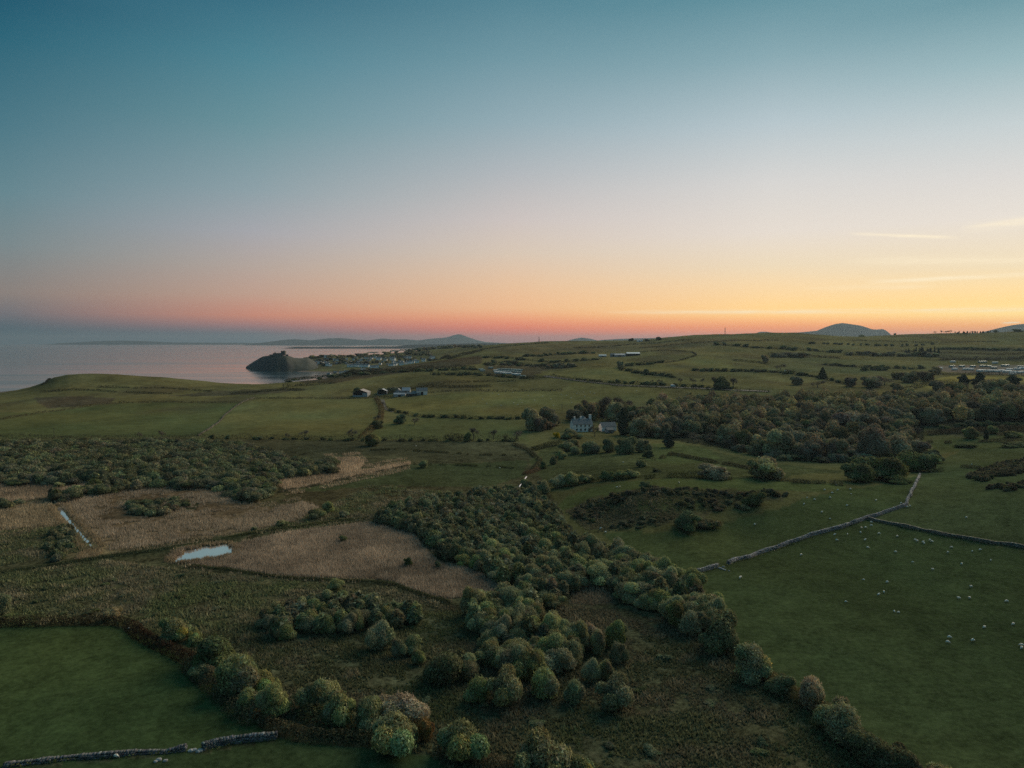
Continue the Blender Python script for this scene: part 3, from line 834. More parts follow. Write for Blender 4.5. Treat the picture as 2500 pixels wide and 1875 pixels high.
def make_bare(name, Ht, R, r, seed, mtl, depth=4, clear=.3):
    rg = np.random.default_rng(seed)
    parts = []; tips = []
    def grow_(p, d, L, rad, lev):
        e = p + d * L
        parts.append(tube(p, e, rad, rad * .68, 5 if lev < 2 else 3))
        if lev >= depth:
            tips.append((e, d)); return
        for i in range(3 if lev > 0 else 4):
            nd = unit(d * .75 + rg.normal(0, .55, 3) + np.array([0, 0, .22]))
            grow_(e, nd, L * rg.uniform(.58, .8), rad * .6, lev + 1)
    grow_(np.array([0, 0, -.3]), np.array([0, 0, 1.0]), Ht * clear, r, 0)
    V_, F_, T_ = join(parts)
    trunk = new_mesh(name + '_limbs', V_, F_, [mtl], fcol=T_)
    P = np.array([t[0] for t in tips]); D = np.array([t[1] for t in tips])
    P = np.repeat(P, 7, 0) + rg.normal(0, R * .07, (len(P) * 7, 3)); D = np.repeat(D, 7, 0)
    tw = sprays(P, D, R * .20, rg, .35, .10, .5, .25)
    twigs = new_mesh(name + '_twigs', tw[0], tw[1], [M_TWIG], fcol=tw[2])
    return trunk, twigs
def make_conifer(name, Ht, R, n, seed, leaf=.5):
    rg = np.random.default_rng(seed)
    t = rg.uniform(0, 1, n) ** 1.4
    z = Ht * (.08 + .92 * t); a = rg.uniform(0, 6.283, n)
    tier = .78 + .22 * np.abs(np.sin(t * 24 + a * .5))
    r = R * (1 - t) ** .8 * tier * rg.uniform(.55, 1.05, n) + .1
    P = np.stack([r * np.cos(a), r * np.sin(a), z], 1)
    o = np.stack([np.cos(a), np.sin(a), -.25 + 0 * a], 1)
    V_, F_, T_ = sprays(P, o, leaf, rg, .05, .45, .35, .3)
    return new_mesh(name, V_, F_, [M_CONIFER], fcol=T_)

PROTO = {}
# kind -> list of (radius, height, [(part name, mesh), ...])
PROTO['willow'] = []
for i in range(7):
    R, Ht = (3.4, 4.6) if i < 5 else (3.6, 5.6)
    PROTO['willow'].append((R, Ht, [('crown', make_crown('willow_crown', R, Ht, .15, 5 + i % 4, 4600, .40, 100 + i, M_WILLOW, up=1.0, wid=.36)), ('trunk', make_stems('willow_trunk', Ht, R, .16, 5, 150 + i, M_BARK, .1))]))
PROTO['carr'] = [(3.6, 4.0, [('crown', make_crown('carr_crown', 3.6, 4.0, .05, 8, 4200, .42, 110 + i, M_CARR, up=.9, wid=.38)), ('trunk', make_stems('carr_trunk', 3.8, 3.4, .15, 5, 118 + i, M_BARK, .1))]) for i in range(5)]
PROTO['pale'] = [(3.2, 4.6, [('crown', make_crown('pale_crown', 3.2, 4.6, .15, 6, 4600, .38, 130 + i, M_PALE, up=1.0, wid=.4)), ('trunk', make_stems('pale_trunk', 4.6, 3.2, .15, 5, 160 + i, M_BARK, .1))]) for i in range(2)]
PROTO['thorn'] = [(3.6, 5.0, [('crown', make_crown('thorn_crown', 3.6, 5.0, .35, 6, 4800, .36, 140 + i, M_DARKLEAF, up=.4, wid=.55, spread=.7)), ('trunk', make_stems('thorn_trunk', 5.0, 3.6, .17, 4, 170 + i, M_BARK, .2))]) for i in range(3)]
PROTO['mixed'] = [(3.6, 5.0, [('crown', make_crown('mixed_crown', 3.6, 5.0, .2, 7, 4800, .38, 180 + i, M_WILLOW, up=.8, tones=[(1, 1, 1), (.8, .95, .9), (1.4, 1.18, .85), (1, 1, 1)])), ('trunk', make_stems('mixed_trunk', 5.0, 3.6, .17, 4, 190 + i, M_BARK, .15))]) for i in range(2)]
PROTO['wood'] = []
for i in range(6):
    R, Ht = 6.6, 12.0
    PROTO['wood'].append((R, Ht, [('crown', make_crown('woodland_crown', R, Ht, 1.0, 9, 5200, .75, 200 + i, M_WOOD_LEAF, up=.45, wid=.55, spread=.7, lean=(.06, 0))), ('trunk', make_stems('woodland_trunk', Ht, R, .42, 5, 220 + i, M_BARK, .3))]))
PROTO['dome'] = []
for i in range(4):
    R, Ht = 6.4, 9.0
    PROTO['dome'].append((R, Ht, [('crown', make_crown('dome_crown', R, Ht, .1, 9, 4600, .72, 230 + i, M_WOOD_LEAF, up=.5, wid=.55, spread=.7)), ('trunk', make_stems('dome_trunk', Ht, R, .36, 5, 236 + i, M_BARK, .2))]))
PROTO['bare'] = []
for i in range(3):
    a_, b_ = make_bare('bare_tree', 9.0, 4.5, .30, 240 + i, M_BARK)
    PROTO['bare'].append((4.2, 9.5, [('trunk', a_), ('crown', b_)]))
PROTO['palebare'] = []
for i in range(2):
    a_, b_ = make_bare('pale_bare_tree', 9.0, 4.5, .34, 250 + i, M_PALEBARK)
    PROTO['palebare'].append((4.2, 9.5, [('trunk', a_), ('crown', b_)]))
PROTO['conifer'] = [(3.2, 13.0, [('crown', make_conifer('conifer_crown', 13.0, 3.2, 3000, 260 + i, .7)), ('trunk', make_stems('conifer_trunk', 11.0, .6, .25, 2, 265 + i, M_BARK, .5))]) for i in range(2)]
PROTO['yew'] = [(2.6, 12.0, [('crown', make_crown('yew_crown', 2.6, 12.0, .2, 9, 4200, .6, 266 + i, M_CONIFER, up=.5, wid=.5)), ('trunk', make_stems('yew_trunk', 10.0, 1.2, .3, 3, 268 + i, M_BARK, .4))]) for i in range(2)]
PROTO['gorse'] = [(1.8, 1.7, [('foliage', make_crown('gorse_foliage', 1.8, 1.7, 0.0, 6, 1100, .34, 270 + i, M_GORSE, up=.5, wid=.6, spread=.8))]) for i in range(4)]
PROTO['bush'] = [(1.6, 1.9, [('foliage', make_crown('bush_foliage', 1.6, 1.9, 0.0, 7, 900, .34, 280 + i, M_DARKLEAF, up=1.2, wid=.4, spread=.8)), ('stem', make_stems('bush_stem', 1.8, 1.5, .06, 4, 285 + i, M_BARK, .1))]) for i in range(3)]
PROTO['gold'] = [(1.8, 2.2, [('foliage', make_crown('gold_foliage', 1.8, 2.2, 0.0, 4, 1200, .32, 290, M_GOLD)), ('stem', make_stems('gold_stem', 2.0, 1.5, .06, 4, 291, M_BARK, .1))])]
PROTO['russet'] = [(2.6, 4.0, [('crown', make_crown('russet_crown', 2.6, 4.0, .3, 5, 2200, .4, 292, M_RUSSET)), ('trunk', make_stems('russet_trunk', 4.0, 2.6, .14, 4, 293, M_BARK, .2))])]
_slant = make_crown('windswept_crown', 3.8, 4.6, .5, 7, 4600, .4, 295, M_DARKLEAF, up=.4, wid=.55, spread=.6, lean=(.5, 0))
PROTO['slant'] = [(3.8, 4.6, [('crown', _slant), ('trunk', make_stems('windswept_trunk', 4.0, 3.4, .2, 4, 296, M_BARK, .25))])]

def plant(kind, name, x, y, w, h, label, cat, group=None, z=None, rz=None, var=None, sink=0.0):
    """a copy of a prototype, w metres wide and h tall, standing on the ground at x, y"""
    ps = PROTO[kind]
    R, Ht, parts = ps[(random.randrange(len(ps)) if var is None else var) % len(ps)]
    zz_ = (H1(x, y) if z is None else z) - sink
    s = w / (2 * R)
    root = empty(name, (x, y, zz_), random.uniform(0, 6.283) if rz is None else rz, (s * random.uniform(.9, 1.15), s * random.uniform(.8, 1.1), h / Ht))
    for pn, me_ in parts:
        add(pn, me_, root)
    return tag(root, label, cat, group)
def plant_px(kind, name, px, py, wpx, hpx, label, cat, group=None, **kw):
    x, y, z = ground(px, py)
    k = y / F
    return plant(kind, name, x, y, wpx * k, hpx * k, label, cat, group, z=z, **kw)
def scatter(poly, spacing, seed, jitter=.42):
    """points on the ground inside a photo-pixel outline, about `spacing` metres apart"""
    rg = np.random.default_rng(seed)
    w = [ground(*p)[:2] for p in poly]
    xs = [p[0] for p in w]; ys = [p[1] for p in w]
    gx, gy = np.meshgrid(np.arange(min(xs), max(xs), spacing), np.arange(min(ys), max(ys), spacing * .87))
    gx[::2] += spacing / 2
    gx = gx + rg.uniform(-jitter, jitter, gx.shape) * spacing; gy = gy + rg.uniform(-jitter, jitter, gy.shape) * spacing
    gx = gx.ravel(); gy = gy.ravel()
    k = inpoly(gx, gy, w)
    return np.stack([gx[k], gy[k]], 1)
# ------------------------------------------------------------------ single trees around the near marsh and pastures
NEAR = [
    # kind, px, base py, width px, height px, name, label
    ('thorn', 516, 1630, 116, 78, 'thorn_tree', 'dark green domed thorn at the top corner of the hedge beside the dark pasture'),
    ('willow', 578, 1692, 130, 98, 'willow_tree', 'broad green willow directly below the dark domed thorn on the pasture edge'),
    ('willow', 500, 1660, 70, 40, 'willow_shrub', 'low dull green shrub at the foot of the dark domed thorn on the pasture side'),
    ('mixed', 642, 1690, 66, 56, 'willow_tree', 'olive willow perched behind the two pale domes at the pasture corner'),
    ('willow', 666, 1748, 80, 88, 'willow_tree', 'pale olive domed willow lowest at the corner of the dark pasture'),
    ('willow', 604, 1742, 60, 66, 'willow_tree', 'small olive willow tucked against the pasture beside the pale dome'),
    ('willow', 756, 1730, 76, 66, 'willow_tree', 'grey-green willow with a flat left shoulder alone in the boggy hollow'),
    ('willow', 798, 1728, 66, 72, 'willow_tree', 'taller half of a twin-domed grey-green willow in the boggy hollow'),
    ('willow', 828, 1768, 84, 80, 'willow_tree', 'yellow-tipped upright willow between the twin dome and the cream willow'),
    ('willow', 905, 1778, 92, 82, 'willow_tree', 'dull green willow joined to the side of the cream-coloured willow'),
    ('pale', 978, 1760, 104, 68, 'willow_tree', 'cream-coloured catkin willow behind the russet-sided tree'),
    ('mixed', 965, 1832, 128, 96, 'broadleaf_tree', 'green tree with a russet brown flank in front of the cream willow'),
    ('russet', 1040, 1810, 44, 62, 'thorn_shrub', 'russet brown shrub pressed against the flank of the green tree'),
    ('mixed', 1130, 1846, 104, 90, 'broadleaf_tree', 'dark tree with pale crown tips beside the russet shrub by the bottom edge'),
    ('willow', 1330, 1905, 150, 96, 'willow_tree', 'wide olive willow cut by the bottom edge of the photo'),
    ('mixed', 1408, 1910, 84, 70, 'willow_tree', 'yellowish willow clinging to the wide olive one at the bottom edge'),
    ('thorn', 1090, 1658, 110, 70, 'thorn_tree', 'dark domed thicket bush standing alone west of the lumpy willow'),
    ('willow', 1142, 1656, 64, 48, 'willow_shrub', 'low grey-green shoulder bush joined to the lone dark dome'),
    ('willow', 1232, 1722, 90, 84, 'willow_tree', 'lumpy many-headed willow in the open bog below the lone dark dome'),
    ('willow', 1170, 1712, 70, 62, 'willow_tree', 'ragged outer head of the lumpy willow in the open bog'),
    ('willow', 1326, 1702, 72, 76, 'willow_tree', 'upright block-shaped willow just south of the dense thicket'),
    ('willow', 1402, 1718, 54, 62, 'willow_tree', 'small bright willow dome alone between block-shaped willow and leafy scrub'),
    ('willow', 1440, 1664, 38, 56, 'willow_tree', 'slim pale willow first of the pair on the open ground'),
    ('willow', 1482, 1660, 42, 52, 'willow_tree', 'rounder pale willow second of the pair on the open ground'),
    ('pale', 1436, 1580, 52, 62, 'willow_tree', 'silvery round willow on the eastern tip of the thicket'),
    ('thorn', 1500, 1580, 56, 62, 'thorn_tree', 'flat-topped dark green thorn standing free beyond the thicket tip'),
    ('willow', 1508, 1620, 42, 56, 'willow_tree', 'narrow bright willow in front of the flat-topped thorn'),
    ('willow', 1500, 1730, 92, 74, 'willow_tree', 'leafy wide willow scrub on the open ground under the pale pair'),
    ('willow', 1460, 1600, 40, 66, 'willow_tree', 'slender green sapling beneath the silvery willow'),
    ('thorn', 1755, 1585, 88, 84, 'thorn_tree', 'dark tree with a bright rim against the sheep field, end of the belt'),
    ('mixed', 1834, 1655, 100, 88, 'hedgerow_tree', 'golden-green domed tree alone on the sheep field boundary'),
    ('thorn', 1905, 1690, 60, 44, 'hedgerow_shrub', 'brown-green bush between the golden dome and the cream blossom tree'),
    ('thorn', 2180, 1880, 90, 62, 'hedgerow_tree', 'dark thorn above the bramble clump by the bottom edge'),
    ('willow', 2290, 1925, 100, 60, 'hedgerow_shrub', 'leafy bush on the boundary cut by the bottom edge'),
    ('pale', 1978, 1728, 74, 78, 'hedgerow_tree', 'cream blossom tree leaning over the sheep field boundary'),
    ('willow', 2052, 1800, 112, 92, 'hedgerow_tree', 'bushy olive tree with yellow tips low on the sheep field boundary'),
    ('thorn', 2090, 1830, 80, 60, 'hedgerow_tree', 'dark green bush under the yellow-tipped olive tree on the boundary'),
    ('thorn', 2130, 1862, 100, 70, 'hedgerow_tree', 'dark thorn at the lower end of the sheep field boundary'),
    ('thorn', 2215, 1890, 80, 46, 'hedgerow_shrub', 'low bramble clump last on the sheep field boundary before the bottom edge'),
    ('willow', 923, 1584, 66, 66, 'willow_tree', 'fresh green round willow alone below the thicket of the western bog'),
    ('willow', 972, 1604, 44, 46, 'willow_shrub', 'small green willow bush beside the fresh green round willow'),
    ('willow', 1010, 1594, 50, 48, 'willow_shrub', 'feathery green bush, easternmost of three below the western bog thicket'),
    ('willow', 1020, 1620, 34, 34, 'willow_shrub', 'tiny pale bush between the feathery bush and the lone dark dome'),
    ('willow', 6, 1502, 46, 56, 'willow_tree', 'grey-green willow cut by the edge of the photo above the dark pasture'),
    ('mixed', 428, 1562, 82, 54, 'thorn_shrub', 'yellow-green spreading shrub inside the bend of the brown hedge bank'),
    ('mixed', 476, 1562, 34, 30, 'thorn_shrub', 'small dull shrub beside the spreading shrub in the bend of the bank'),
    ('pale', 279, 1512, 34, 30, 'thorn_shrub', 'small white blossoming thorn above the dark pasture'),
    ('willow', 820, 1442, 40, 30, 'willow_shrub', 'low willow bush on the dark bank south of the reed bed'),
    ('thorn', 840, 1322, 24, 15, 'reed_bed_bush', 'small dark bush in the northern part of the beige reed bed'),
    ('thorn', 996, 1382, 26, 24, 'reed_bed_bush', 'dark round bush in the middle of the beige reed bed'),
    ('thorn', 1070, 1386, 18, 17, 'reed_bed_bush', 'little dark bush on the reed bed close to the thicket'),
    ('thorn', 195, 1218, 16, 17, 'reed_bed_bush', 'single small dark tree on the brown reeds above the ditch'),
    ('willow', 143, 1190, 30, 15, 'reed_bed_bush', 'low willow bush in the pale reeds under the dense carr'),
    ('willow', 800, 1252, 34, 34, 'willow_tree', 'round willow at the end of the grassy drain by the reed bed'),
    ('willow', 770, 1266, 46, 28, 'willow_shrub', 'low willow scrub beside the round willow at the drain end'),
    ('willow', 838, 1262, 30, 18, 'willow_shrub', 'dull low bush between drain end and the big thicket'),
    ('willow', 690, 1283, 26, 15, 'willow_shrub', 'small dark bush on the bank of the drain'),
    ('willow', 620, 1296, 22, 12, 'willow_shrub', 'tiny bush on the bank of the drain nearer the pond'),
    # rough ground below the farmhouse
    ('willow', 908, 1088, 50, 34, 'hedgerow_tree', 'pale round willow on the long low hedge below the farm lane'),
    ('willow', 1033, 1142, 30, 22, 'willow_shrub', 'round bush on the fence line between the two dark rushy fields'),
    ('thorn', 1327, 1144, 24, 20, 'thorn_tree', 'dark round thorn, lowest of the string climbing to the farmhouse'),
    ('willow', 1352, 1134, 28, 26, 'willow_tree', 'round grey-green willow, second in the string climbing to the farmhouse'),
    ('willow', 1372, 1120, 30, 22, 'willow_tree', 'round willow, third in the string climbing to the farmhouse'),
    ('willow', 1402, 1108, 34, 22, 'willow_tree', 'round willow, fourth in the string climbing to the farmhouse'),
    ('willow', 1388, 1100, 54, 30, 'willow_tree', 'dull round tree above the string of willows under the garden'),
    ('willow', 1440, 1106, 56, 34, 'willow_tree', 'wide grey willow under the farmhouse garden'),
    ('thorn', 1486, 1104, 46, 36, 'garden_tree', 'dark garden tree directly under the outbuilding'),
    ('thorn', 1528, 1108, 60, 44, 'garden_tree', 'largest dark dome below the outbuilding'),
    ('willow', 1568, 1104, 44, 38, 'garden_tree', 'grey-green tree ending the row below the outbuilding'),
    ('gold', 1360, 1068, 22, 13, 'flowering_shrub', 'bright yellow flowering shrub in the farmhouse garden'),
    ('mixed', 1394, 1070, 52, 26, 'garden_tree', 'yellow-green garden tree in front of the farmhouse'),
    ('bare', 1452, 1066, 38, 40, 'garden_tree', 'thin brownish garden tree between farmhouse and outbuilding'),
    ('russet', 1340, 1048, 30, 22, 'garden_tree', 'pinkish blossom tree beside the farmhouse clump'),
    ('thorn', 1582, 1118, 30, 20, 'thorn_tree', 'dark thorn on the slope under the wood'),
    ('willow', 1564, 1140, 30, 22, 'willow_tree', 'grey bush below the dark thorn on the slope'),
    ('thorn', 1604, 1152, 28, 9, 'thorn_shrub', 'flat dark bush on the pasture under the grey bush'),
    ('willow', 1290, 1200, 34, 32, 'hedgerow_tree', 'willow by the brook at the north tip of the big thicket'),
    ('willow', 1326, 1206, 34, 40, 'hedgerow_tree', 'upright dull willow beside the brook, first of the hedge row'),
    ('willow', 1362, 1190, 40, 34, 'hedgerow_tree', 'round willow in the hedge row above the bright pasture'),
    ('willow', 1400, 1184, 46, 34, 'hedgerow_tree', 'broad willow in the hedge row above the bright pasture'),
    ('willow', 1434, 1178, 34, 22, 'hedgerow_tree', 'low willow closing the hedge row above the bright pasture'),
    ('thorn', 1482, 1172, 38, 24, 'hedgerow_tree', 'first of three dark trees on the wall above the bright pasture'),
    ('willow', 1512, 1168, 36, 24, 'hedgerow_tree', 'second of three dark trees on the wall above the bright pasture'),
    ('willow', 1542, 1166, 36, 20, 'hedgerow_tree', 'third of three dark trees on the wall above the bright pasture'),
    ('thorn', 1576, 1190, 34, 16, 'thorn_shrub', 'dark gorse-like thorn alone on the bright pasture'),
    ('dome', 1744, 1168, 84, 36, 'thorn_tree', 'wide dark tree clump on the pasture below the wood'),
    ('dome', 1866, 1166, 108, 56, 'woodland_tree', 'large rounded brown-green tree standing before the wood'),
    ('slant', 2100, 1176, 86, 50, 'windswept_tree', 'windswept thicket end sloping down over the pasture wall'),
    ('slant', 2160, 1170, 110, 60, 'windswept_tree', 'windswept dark thicket middle beside the stone wall'),
    ('slant', 2228, 1150, 100, 54, 'windswept_tree', 'windswept thicket crest above the stone wall end'),
    ('slant', 2275, 1130, 60, 34, 'windswept_tree', 'upper tail of the windswept thicket by the stone wall'),
    ('thorn', 2190, 1178, 70, 18, 'thorn_shrub', 'low scrub at the foot of the windswept thicket'),
    ('willow', 2370, 1070, 40, 32, 'thorn_tree', 'round pale bush first on the rough slope under the dark wood'),
    ('yew', 2407, 1074, 15, 30, 'evergreen_tree', 'small dark upright evergreen on the rough slope under the dark wood'),
    ('willow', 2426, 1058, 28, 20, 'thorn_tree', 'round bush just above the small upright evergreen'),
    ('willow', 2468, 1068, 50, 18, 'thorn_shrub', 'flat bush beyond the small upright evergreen'),
    ('willow', 2372, 1042, 32, 20, 'thorn_tree', 'round bush at the foot of the dark wood edge'),
    ('thorn', 2360, 1090, 64, 10, 'thorn_shrub', 'flat dark scrub strip on the green slope under the evergreen'),
    ('thorn', 2478, 1090, 60, 12, 'thorn_shrub', 'flat scrub by the frame edge under the dark wood'),
    ('thorn', 1680, 1292, 88, 46, 'gorse_thicket', 'big dark gorse hump projecting into the upper sheep field'),
    ('gorse', 1726, 1286, 56, 22, 'gorse_bush', 'lower tail of the big dark gorse hump'),
    ('thorn', 1840, 1232, 54, 34, 'gorse_thicket', 'dark thorny hump on the end of the gorse bank'),
]
for kind, px, py, wp, hp, nm, lb in NEAR:
    if nm is None: continue
    kf = 1.14 if py > 1440 else 1.0
    plant_px(kind, nm, px, py, wp * kf, hp * (kf - .04), lb, 'bush' if ('shrub' in nm or 'bush' in nm or 'gorse' in nm) else 'tree')

# ------------------------------------------------------------------ willow thickets: the 300 that show largest are trees of their own, the rest one mass
CARR = [(-260, 1088), (300, 1084), (560, 1086), (640, 1108), (700, 1124), (815, 1134), (832, 1154), (740, 1168), (664, 1168), (672, 1208), (600, 1228), (545, 1208), (470, 1192), (330, 1198), (230, 1212), (120, 1230), (88, 1228), (160, 1206), (300, 1184), (180, 1184), (-260, 1188)]
MAIN = [(912, 1268), (950, 1252), (1080, 1226), (1180, 1212), (1262, 1204), (1310, 1216), (1340, 1250), (1385, 1300), (1402, 1345), (1418, 1400), (1414, 1440), (1385, 1470), (1320, 1478), (1244, 1440), (1206, 1420), (1153, 1398), (1090, 1368), (1030, 1318), (1000, 1298), (935, 1288)]
BELT = [(1405, 1322), (1460, 1338), (1520, 1368), (1600, 1392), (1660, 1415), (1700, 1446), (1738, 1500), (1762, 1550), (1710, 1565), (1650, 1530), (1600, 1495), (1545, 1472), (1480, 1446), (1425, 1385), (1398, 1345)]
SOUTH = [(1135, 1530), (1150, 1490), (1220, 1470), (1290, 1478), (1340, 1535), (1402, 1568), (1408, 1640), (1350, 1658), (1212, 1658), (1188, 1605)]
WEST = [(612, 1525), (680, 1502), (760, 1484), (900, 1478), (1000, 1502), (1030, 1522), (960, 1536), (860, 1550), (760, 1550), (690, 1560), (640, 1556)]
ISLE = [(290, 1238), (350, 1230), (430, 1222), (470, 1240), (420, 1262), (330, 1258)]
TIP = [(-200, 1232), (0, 1228), (55, 1226), (58, 1236), (0, 1246), (-200, 1250)]
SCRUB = [(140, 1290), (175, 1286), (186, 1330), (170, 1368), (120, 1372), (110, 1330)]
cand = []
def thicket(poly, sp, w0, w1, h0, h1, seed, label, group):
    for x, y in scatter(poly, sp, seed):
        cand.append((x, y, random.uniform(w0, w1), random.uniform(h0, h1), label, group))
thicket(MAIN, 3.6, 3.2, 7.4, 3.0, 6.2, 1, 'rounded willow in the thicket east of the reed bed', 'willows of the big thicket')
thicket(BELT, 4.3, 4.2, 8.8, 3.8, 7.2, 2, 'olive willow in the belt along the sheep field', 'willows of the belt by the sheep field')
thicket(SOUTH, 3.9, 3.8, 8.2, 3.8, 7.2, 3, 'leafy willow in the thicket south of the reed bed', 'willows of the southern thicket')
thicket(WEST, 3.4, 3.6, 5.4, 3.4, 5.0, 4, 'bright willow in the oblong clump below the bank', 'willows of the oblong clump')
thicket(ISLE, 5.0, 4.0, 6.0, 1.6, 2.6, 5, 'low willow scrub inside the brown reeds beyond the pond', 'low willows among brown reeds')
thicket(TIP, 5.0, 4.0, 6.0, 2.0, 2.8, 6, 'low willow on the spit of scrub in the pale reeds', 'low willows among pale reeds')
thicket(SCRUB, 4.0, 2.5, 4.5, 1.4, 2.6, 7, 'low willow scrub beside the water-filled ditch', 'low willows beside the ditch')
thicket(CARR, 6.2, 5.0, 11.5, 2.4, 5.4, 8, 'broad willow dome in the dense carr', 'willows of the dense carr')
# hidden backs of the thickets need not be single trees: rank by size in view
cand.sort(key=lambda c: -(c[2] / c[1]))
NEARTREES = cand[:290]; REST = cand[290:]
for x, y, w, h, lb, gp in NEARTREES:
    plant('carr' if 'carr' in lb else 'willow', 'willow_tree', x, y, w, h, lb, 'willow', gp)
def mass(name, items, mtl, leaf, nleaf, seed, label, clear=.1, lobes_n=5, up=.9):
    rg = np.random.default_rng(seed)
    protos = []
    for i in range(5):
        lob = [(0, 0, .32, .78, .78, .62)]
        for j in range(lobes_n):
            a = 2.4 * j + rg.uniform(-.5, .5); r_ = rg.uniform(.4, .62); s = rg.uniform(.34, .5)
            lob.append((r_ * math.cos(a), r_ * math.sin(a), rg.uniform(.15, .6), s, s, s * .6))
        p, o, _ = crown_pts(lob, nleaf, rg)
        p2, o2, _ = crown_pts(lob, nleaf // 4, rg, -.8, .35, .72)
        protos.append((np.concatenate([p, p2]), np.concatenate([o, o2])))
    P, O, T = [], [], []
    zs = height(np.array([i[0] for i in items]), np.array([i[1] for i in items]))
    for (x, y, w, h, *_), z in zip(items, zs):
        p, o = protos[rg.integers(5)]
        a = rg.uniform(0, 6.283); ca, sa = math.cos(a), math.sin(a)
        q = np.stack([(p[:, 0] * ca - p[:, 1] * sa) * w / 2 + x, (p[:, 0] * sa + p[:, 1] * ca) * w / 2 + y, p[:, 2] * h + z + clear], 1)
        oo = np.stack([o[:, 0] * ca - o[:, 1] * sa, o[:, 0] * sa + o[:, 1] * ca, o[:, 2]], 1)
        P.append(q); O.append(oo)
        tn = np.exp(rg.normal(0, .22)) * (1 + rg.normal(0, .06, 3))
        T.append(np.repeat(tn[None], len(q), 0))
    V_, F_, T_ = sprays(np.concatenate(P), np.concatenate(O), leaf, rg, up, .5, .5, .3, np.concatenate(T))
    tag(add(name, new_mesh(name, V_, F_, [mtl], fcol=T_)), label, kind='stuff')
if REST:
    mass('willow_carr_foliage', REST, M_CARR, .84, 480, 41, 'distant willow canopy filling the dense carr')

# ------------------------------------------------------------------ the wood round the farmhouse and up the slope
WOOD = [(1556, 1046), (1600, 1062), (1680, 1062), (1760, 1078), (1800, 1098), (1900, 1118), (2050, 1126), (2180, 1118), (2240, 1084), (2226, 1040), (2350, 1034), (2560, 1030), (2760, 1026), (2760, 984), (2500, 985), (2250, 985), (2100, 985), (1900, 988), (1700, 990), (1590, 996)]
wc = []
for x, y in scatter(WOOD, 9.6, 21):
    wc.append((x, y, random.uniform(9, 14.5), random.uniform(7.5, 14), 'dull green tree in the wood behind the farmhouse', 'trees of the wood'))
wc.sort(key=lambda c: -(c[2] / c[1]))
for i, (x, y, w, h, lb, gp) in enumerate(wc[:290]):
    if i % 7 == 3:
        plant('bare', 'woodland_tree', x, y, w * .8, h * 1.12, 'brown leafless tree in the wood behind the farmhouse', 'woodland tree', 'leafless trees of the wood')
    else:
        plant('wood', 'woodland_tree', x, y, w, h, lb, 'woodland tree', gp)
if wc[290:]:
    mass('woodland_foliage', wc[290:], M_WOOD_LEAF, 1.2, 560, 43, 'unbroken canopy of the far back of the wood', clear=1.5, up=.4)
EDGE = [
    ('dome', 1300, 1050, 56, 58, 'broad brown-green tree at the western end of the farmhouse clump'),
    ('dome', 1340, 1040, 58, 48, 'rounded tree between clump and farmhouse'),
    ('dome', 1320, 1052, 40, 36, 'dark lower tree in front of the western farmhouse clump'),
    ('bare', 1474, 1022, 56, 64, 'tall leafless tree on the skyline of the farmhouse clump'),
    ('dome', 1446, 1026, 44, 46, 'tall dull tree behind the farmhouse roof'),
    ('bare', 1512, 1020, 60, 60, 'tallest leafless tree behind the outbuilding'),
    ('dome', 1500, 1028, 50, 50, 'tall tree with ragged crown behind the outbuilding'),
    ('dome', 1408, 1030, 40, 32, 'rounded tree behind the farmhouse gable'),
    ('yew', 1522, 1062, 34, 74, 'very dark tall rounded evergreen beside the outbuilding'),
    ('yew', 1632, 1092, 30, 44, 'dark blue-green evergreen on the front edge of the wood'),
    ('dome', 1560, 1066, 54, 50, 'rounded tree at the front corner of the wood near the outbuilding'),
    ('dome', 1900, 1115, 70, 70, 'large domed tree at the front of the wood beside pale trunks'),
    ('dome', 2130, 1122, 90, 90, 'largest dark dome at the front of the wood'),
    ('dome', 2075, 1060, 90, 62, 'bright-topped broad dome rising in the middle of the wood'),
    ('dome', 2130, 1040, 60, 54, 'highest bright dome rising above the middle of the wood'),
    ('dome', 2190, 1118, 80, 64, 'dark tree at the sloping eastern end of the front wood'),
    ('dome', 2235, 1110, 60, 40, 'last low tree at the sloping eastern end of the front wood'),
]
for kind, px, py, wp, hp, lb in EDGE:
    plant_px(kind, {'dome': 'woodland_tree', 'bare': 'bare_tree', 'conifer': 'conifer_tree', 'yew': 'evergreen_tree'}[kind], px, py, wp, hp, lb, 'tree')
for px, py, wp, hp, lb in [(2004, 1124, 44, 62, 'pale leafless tree with forked white trunk at the wood front'), (2030, 1126, 40, 58, 'second pale leafless tree beside the forked white trunk'), (1694, 1078, 30, 36, 'small pale leafless tree with curled top at the wood edge'), (1790, 1088, 26, 36, 'pale twiggy tree at the corner of the wood'), (2068, 1075, 28, 40, 'pale trunk showing inside the bright-topped dome')]:
    plant_px('palebare', 'bare_tree', px, py, wp, hp, lb, 'tree')

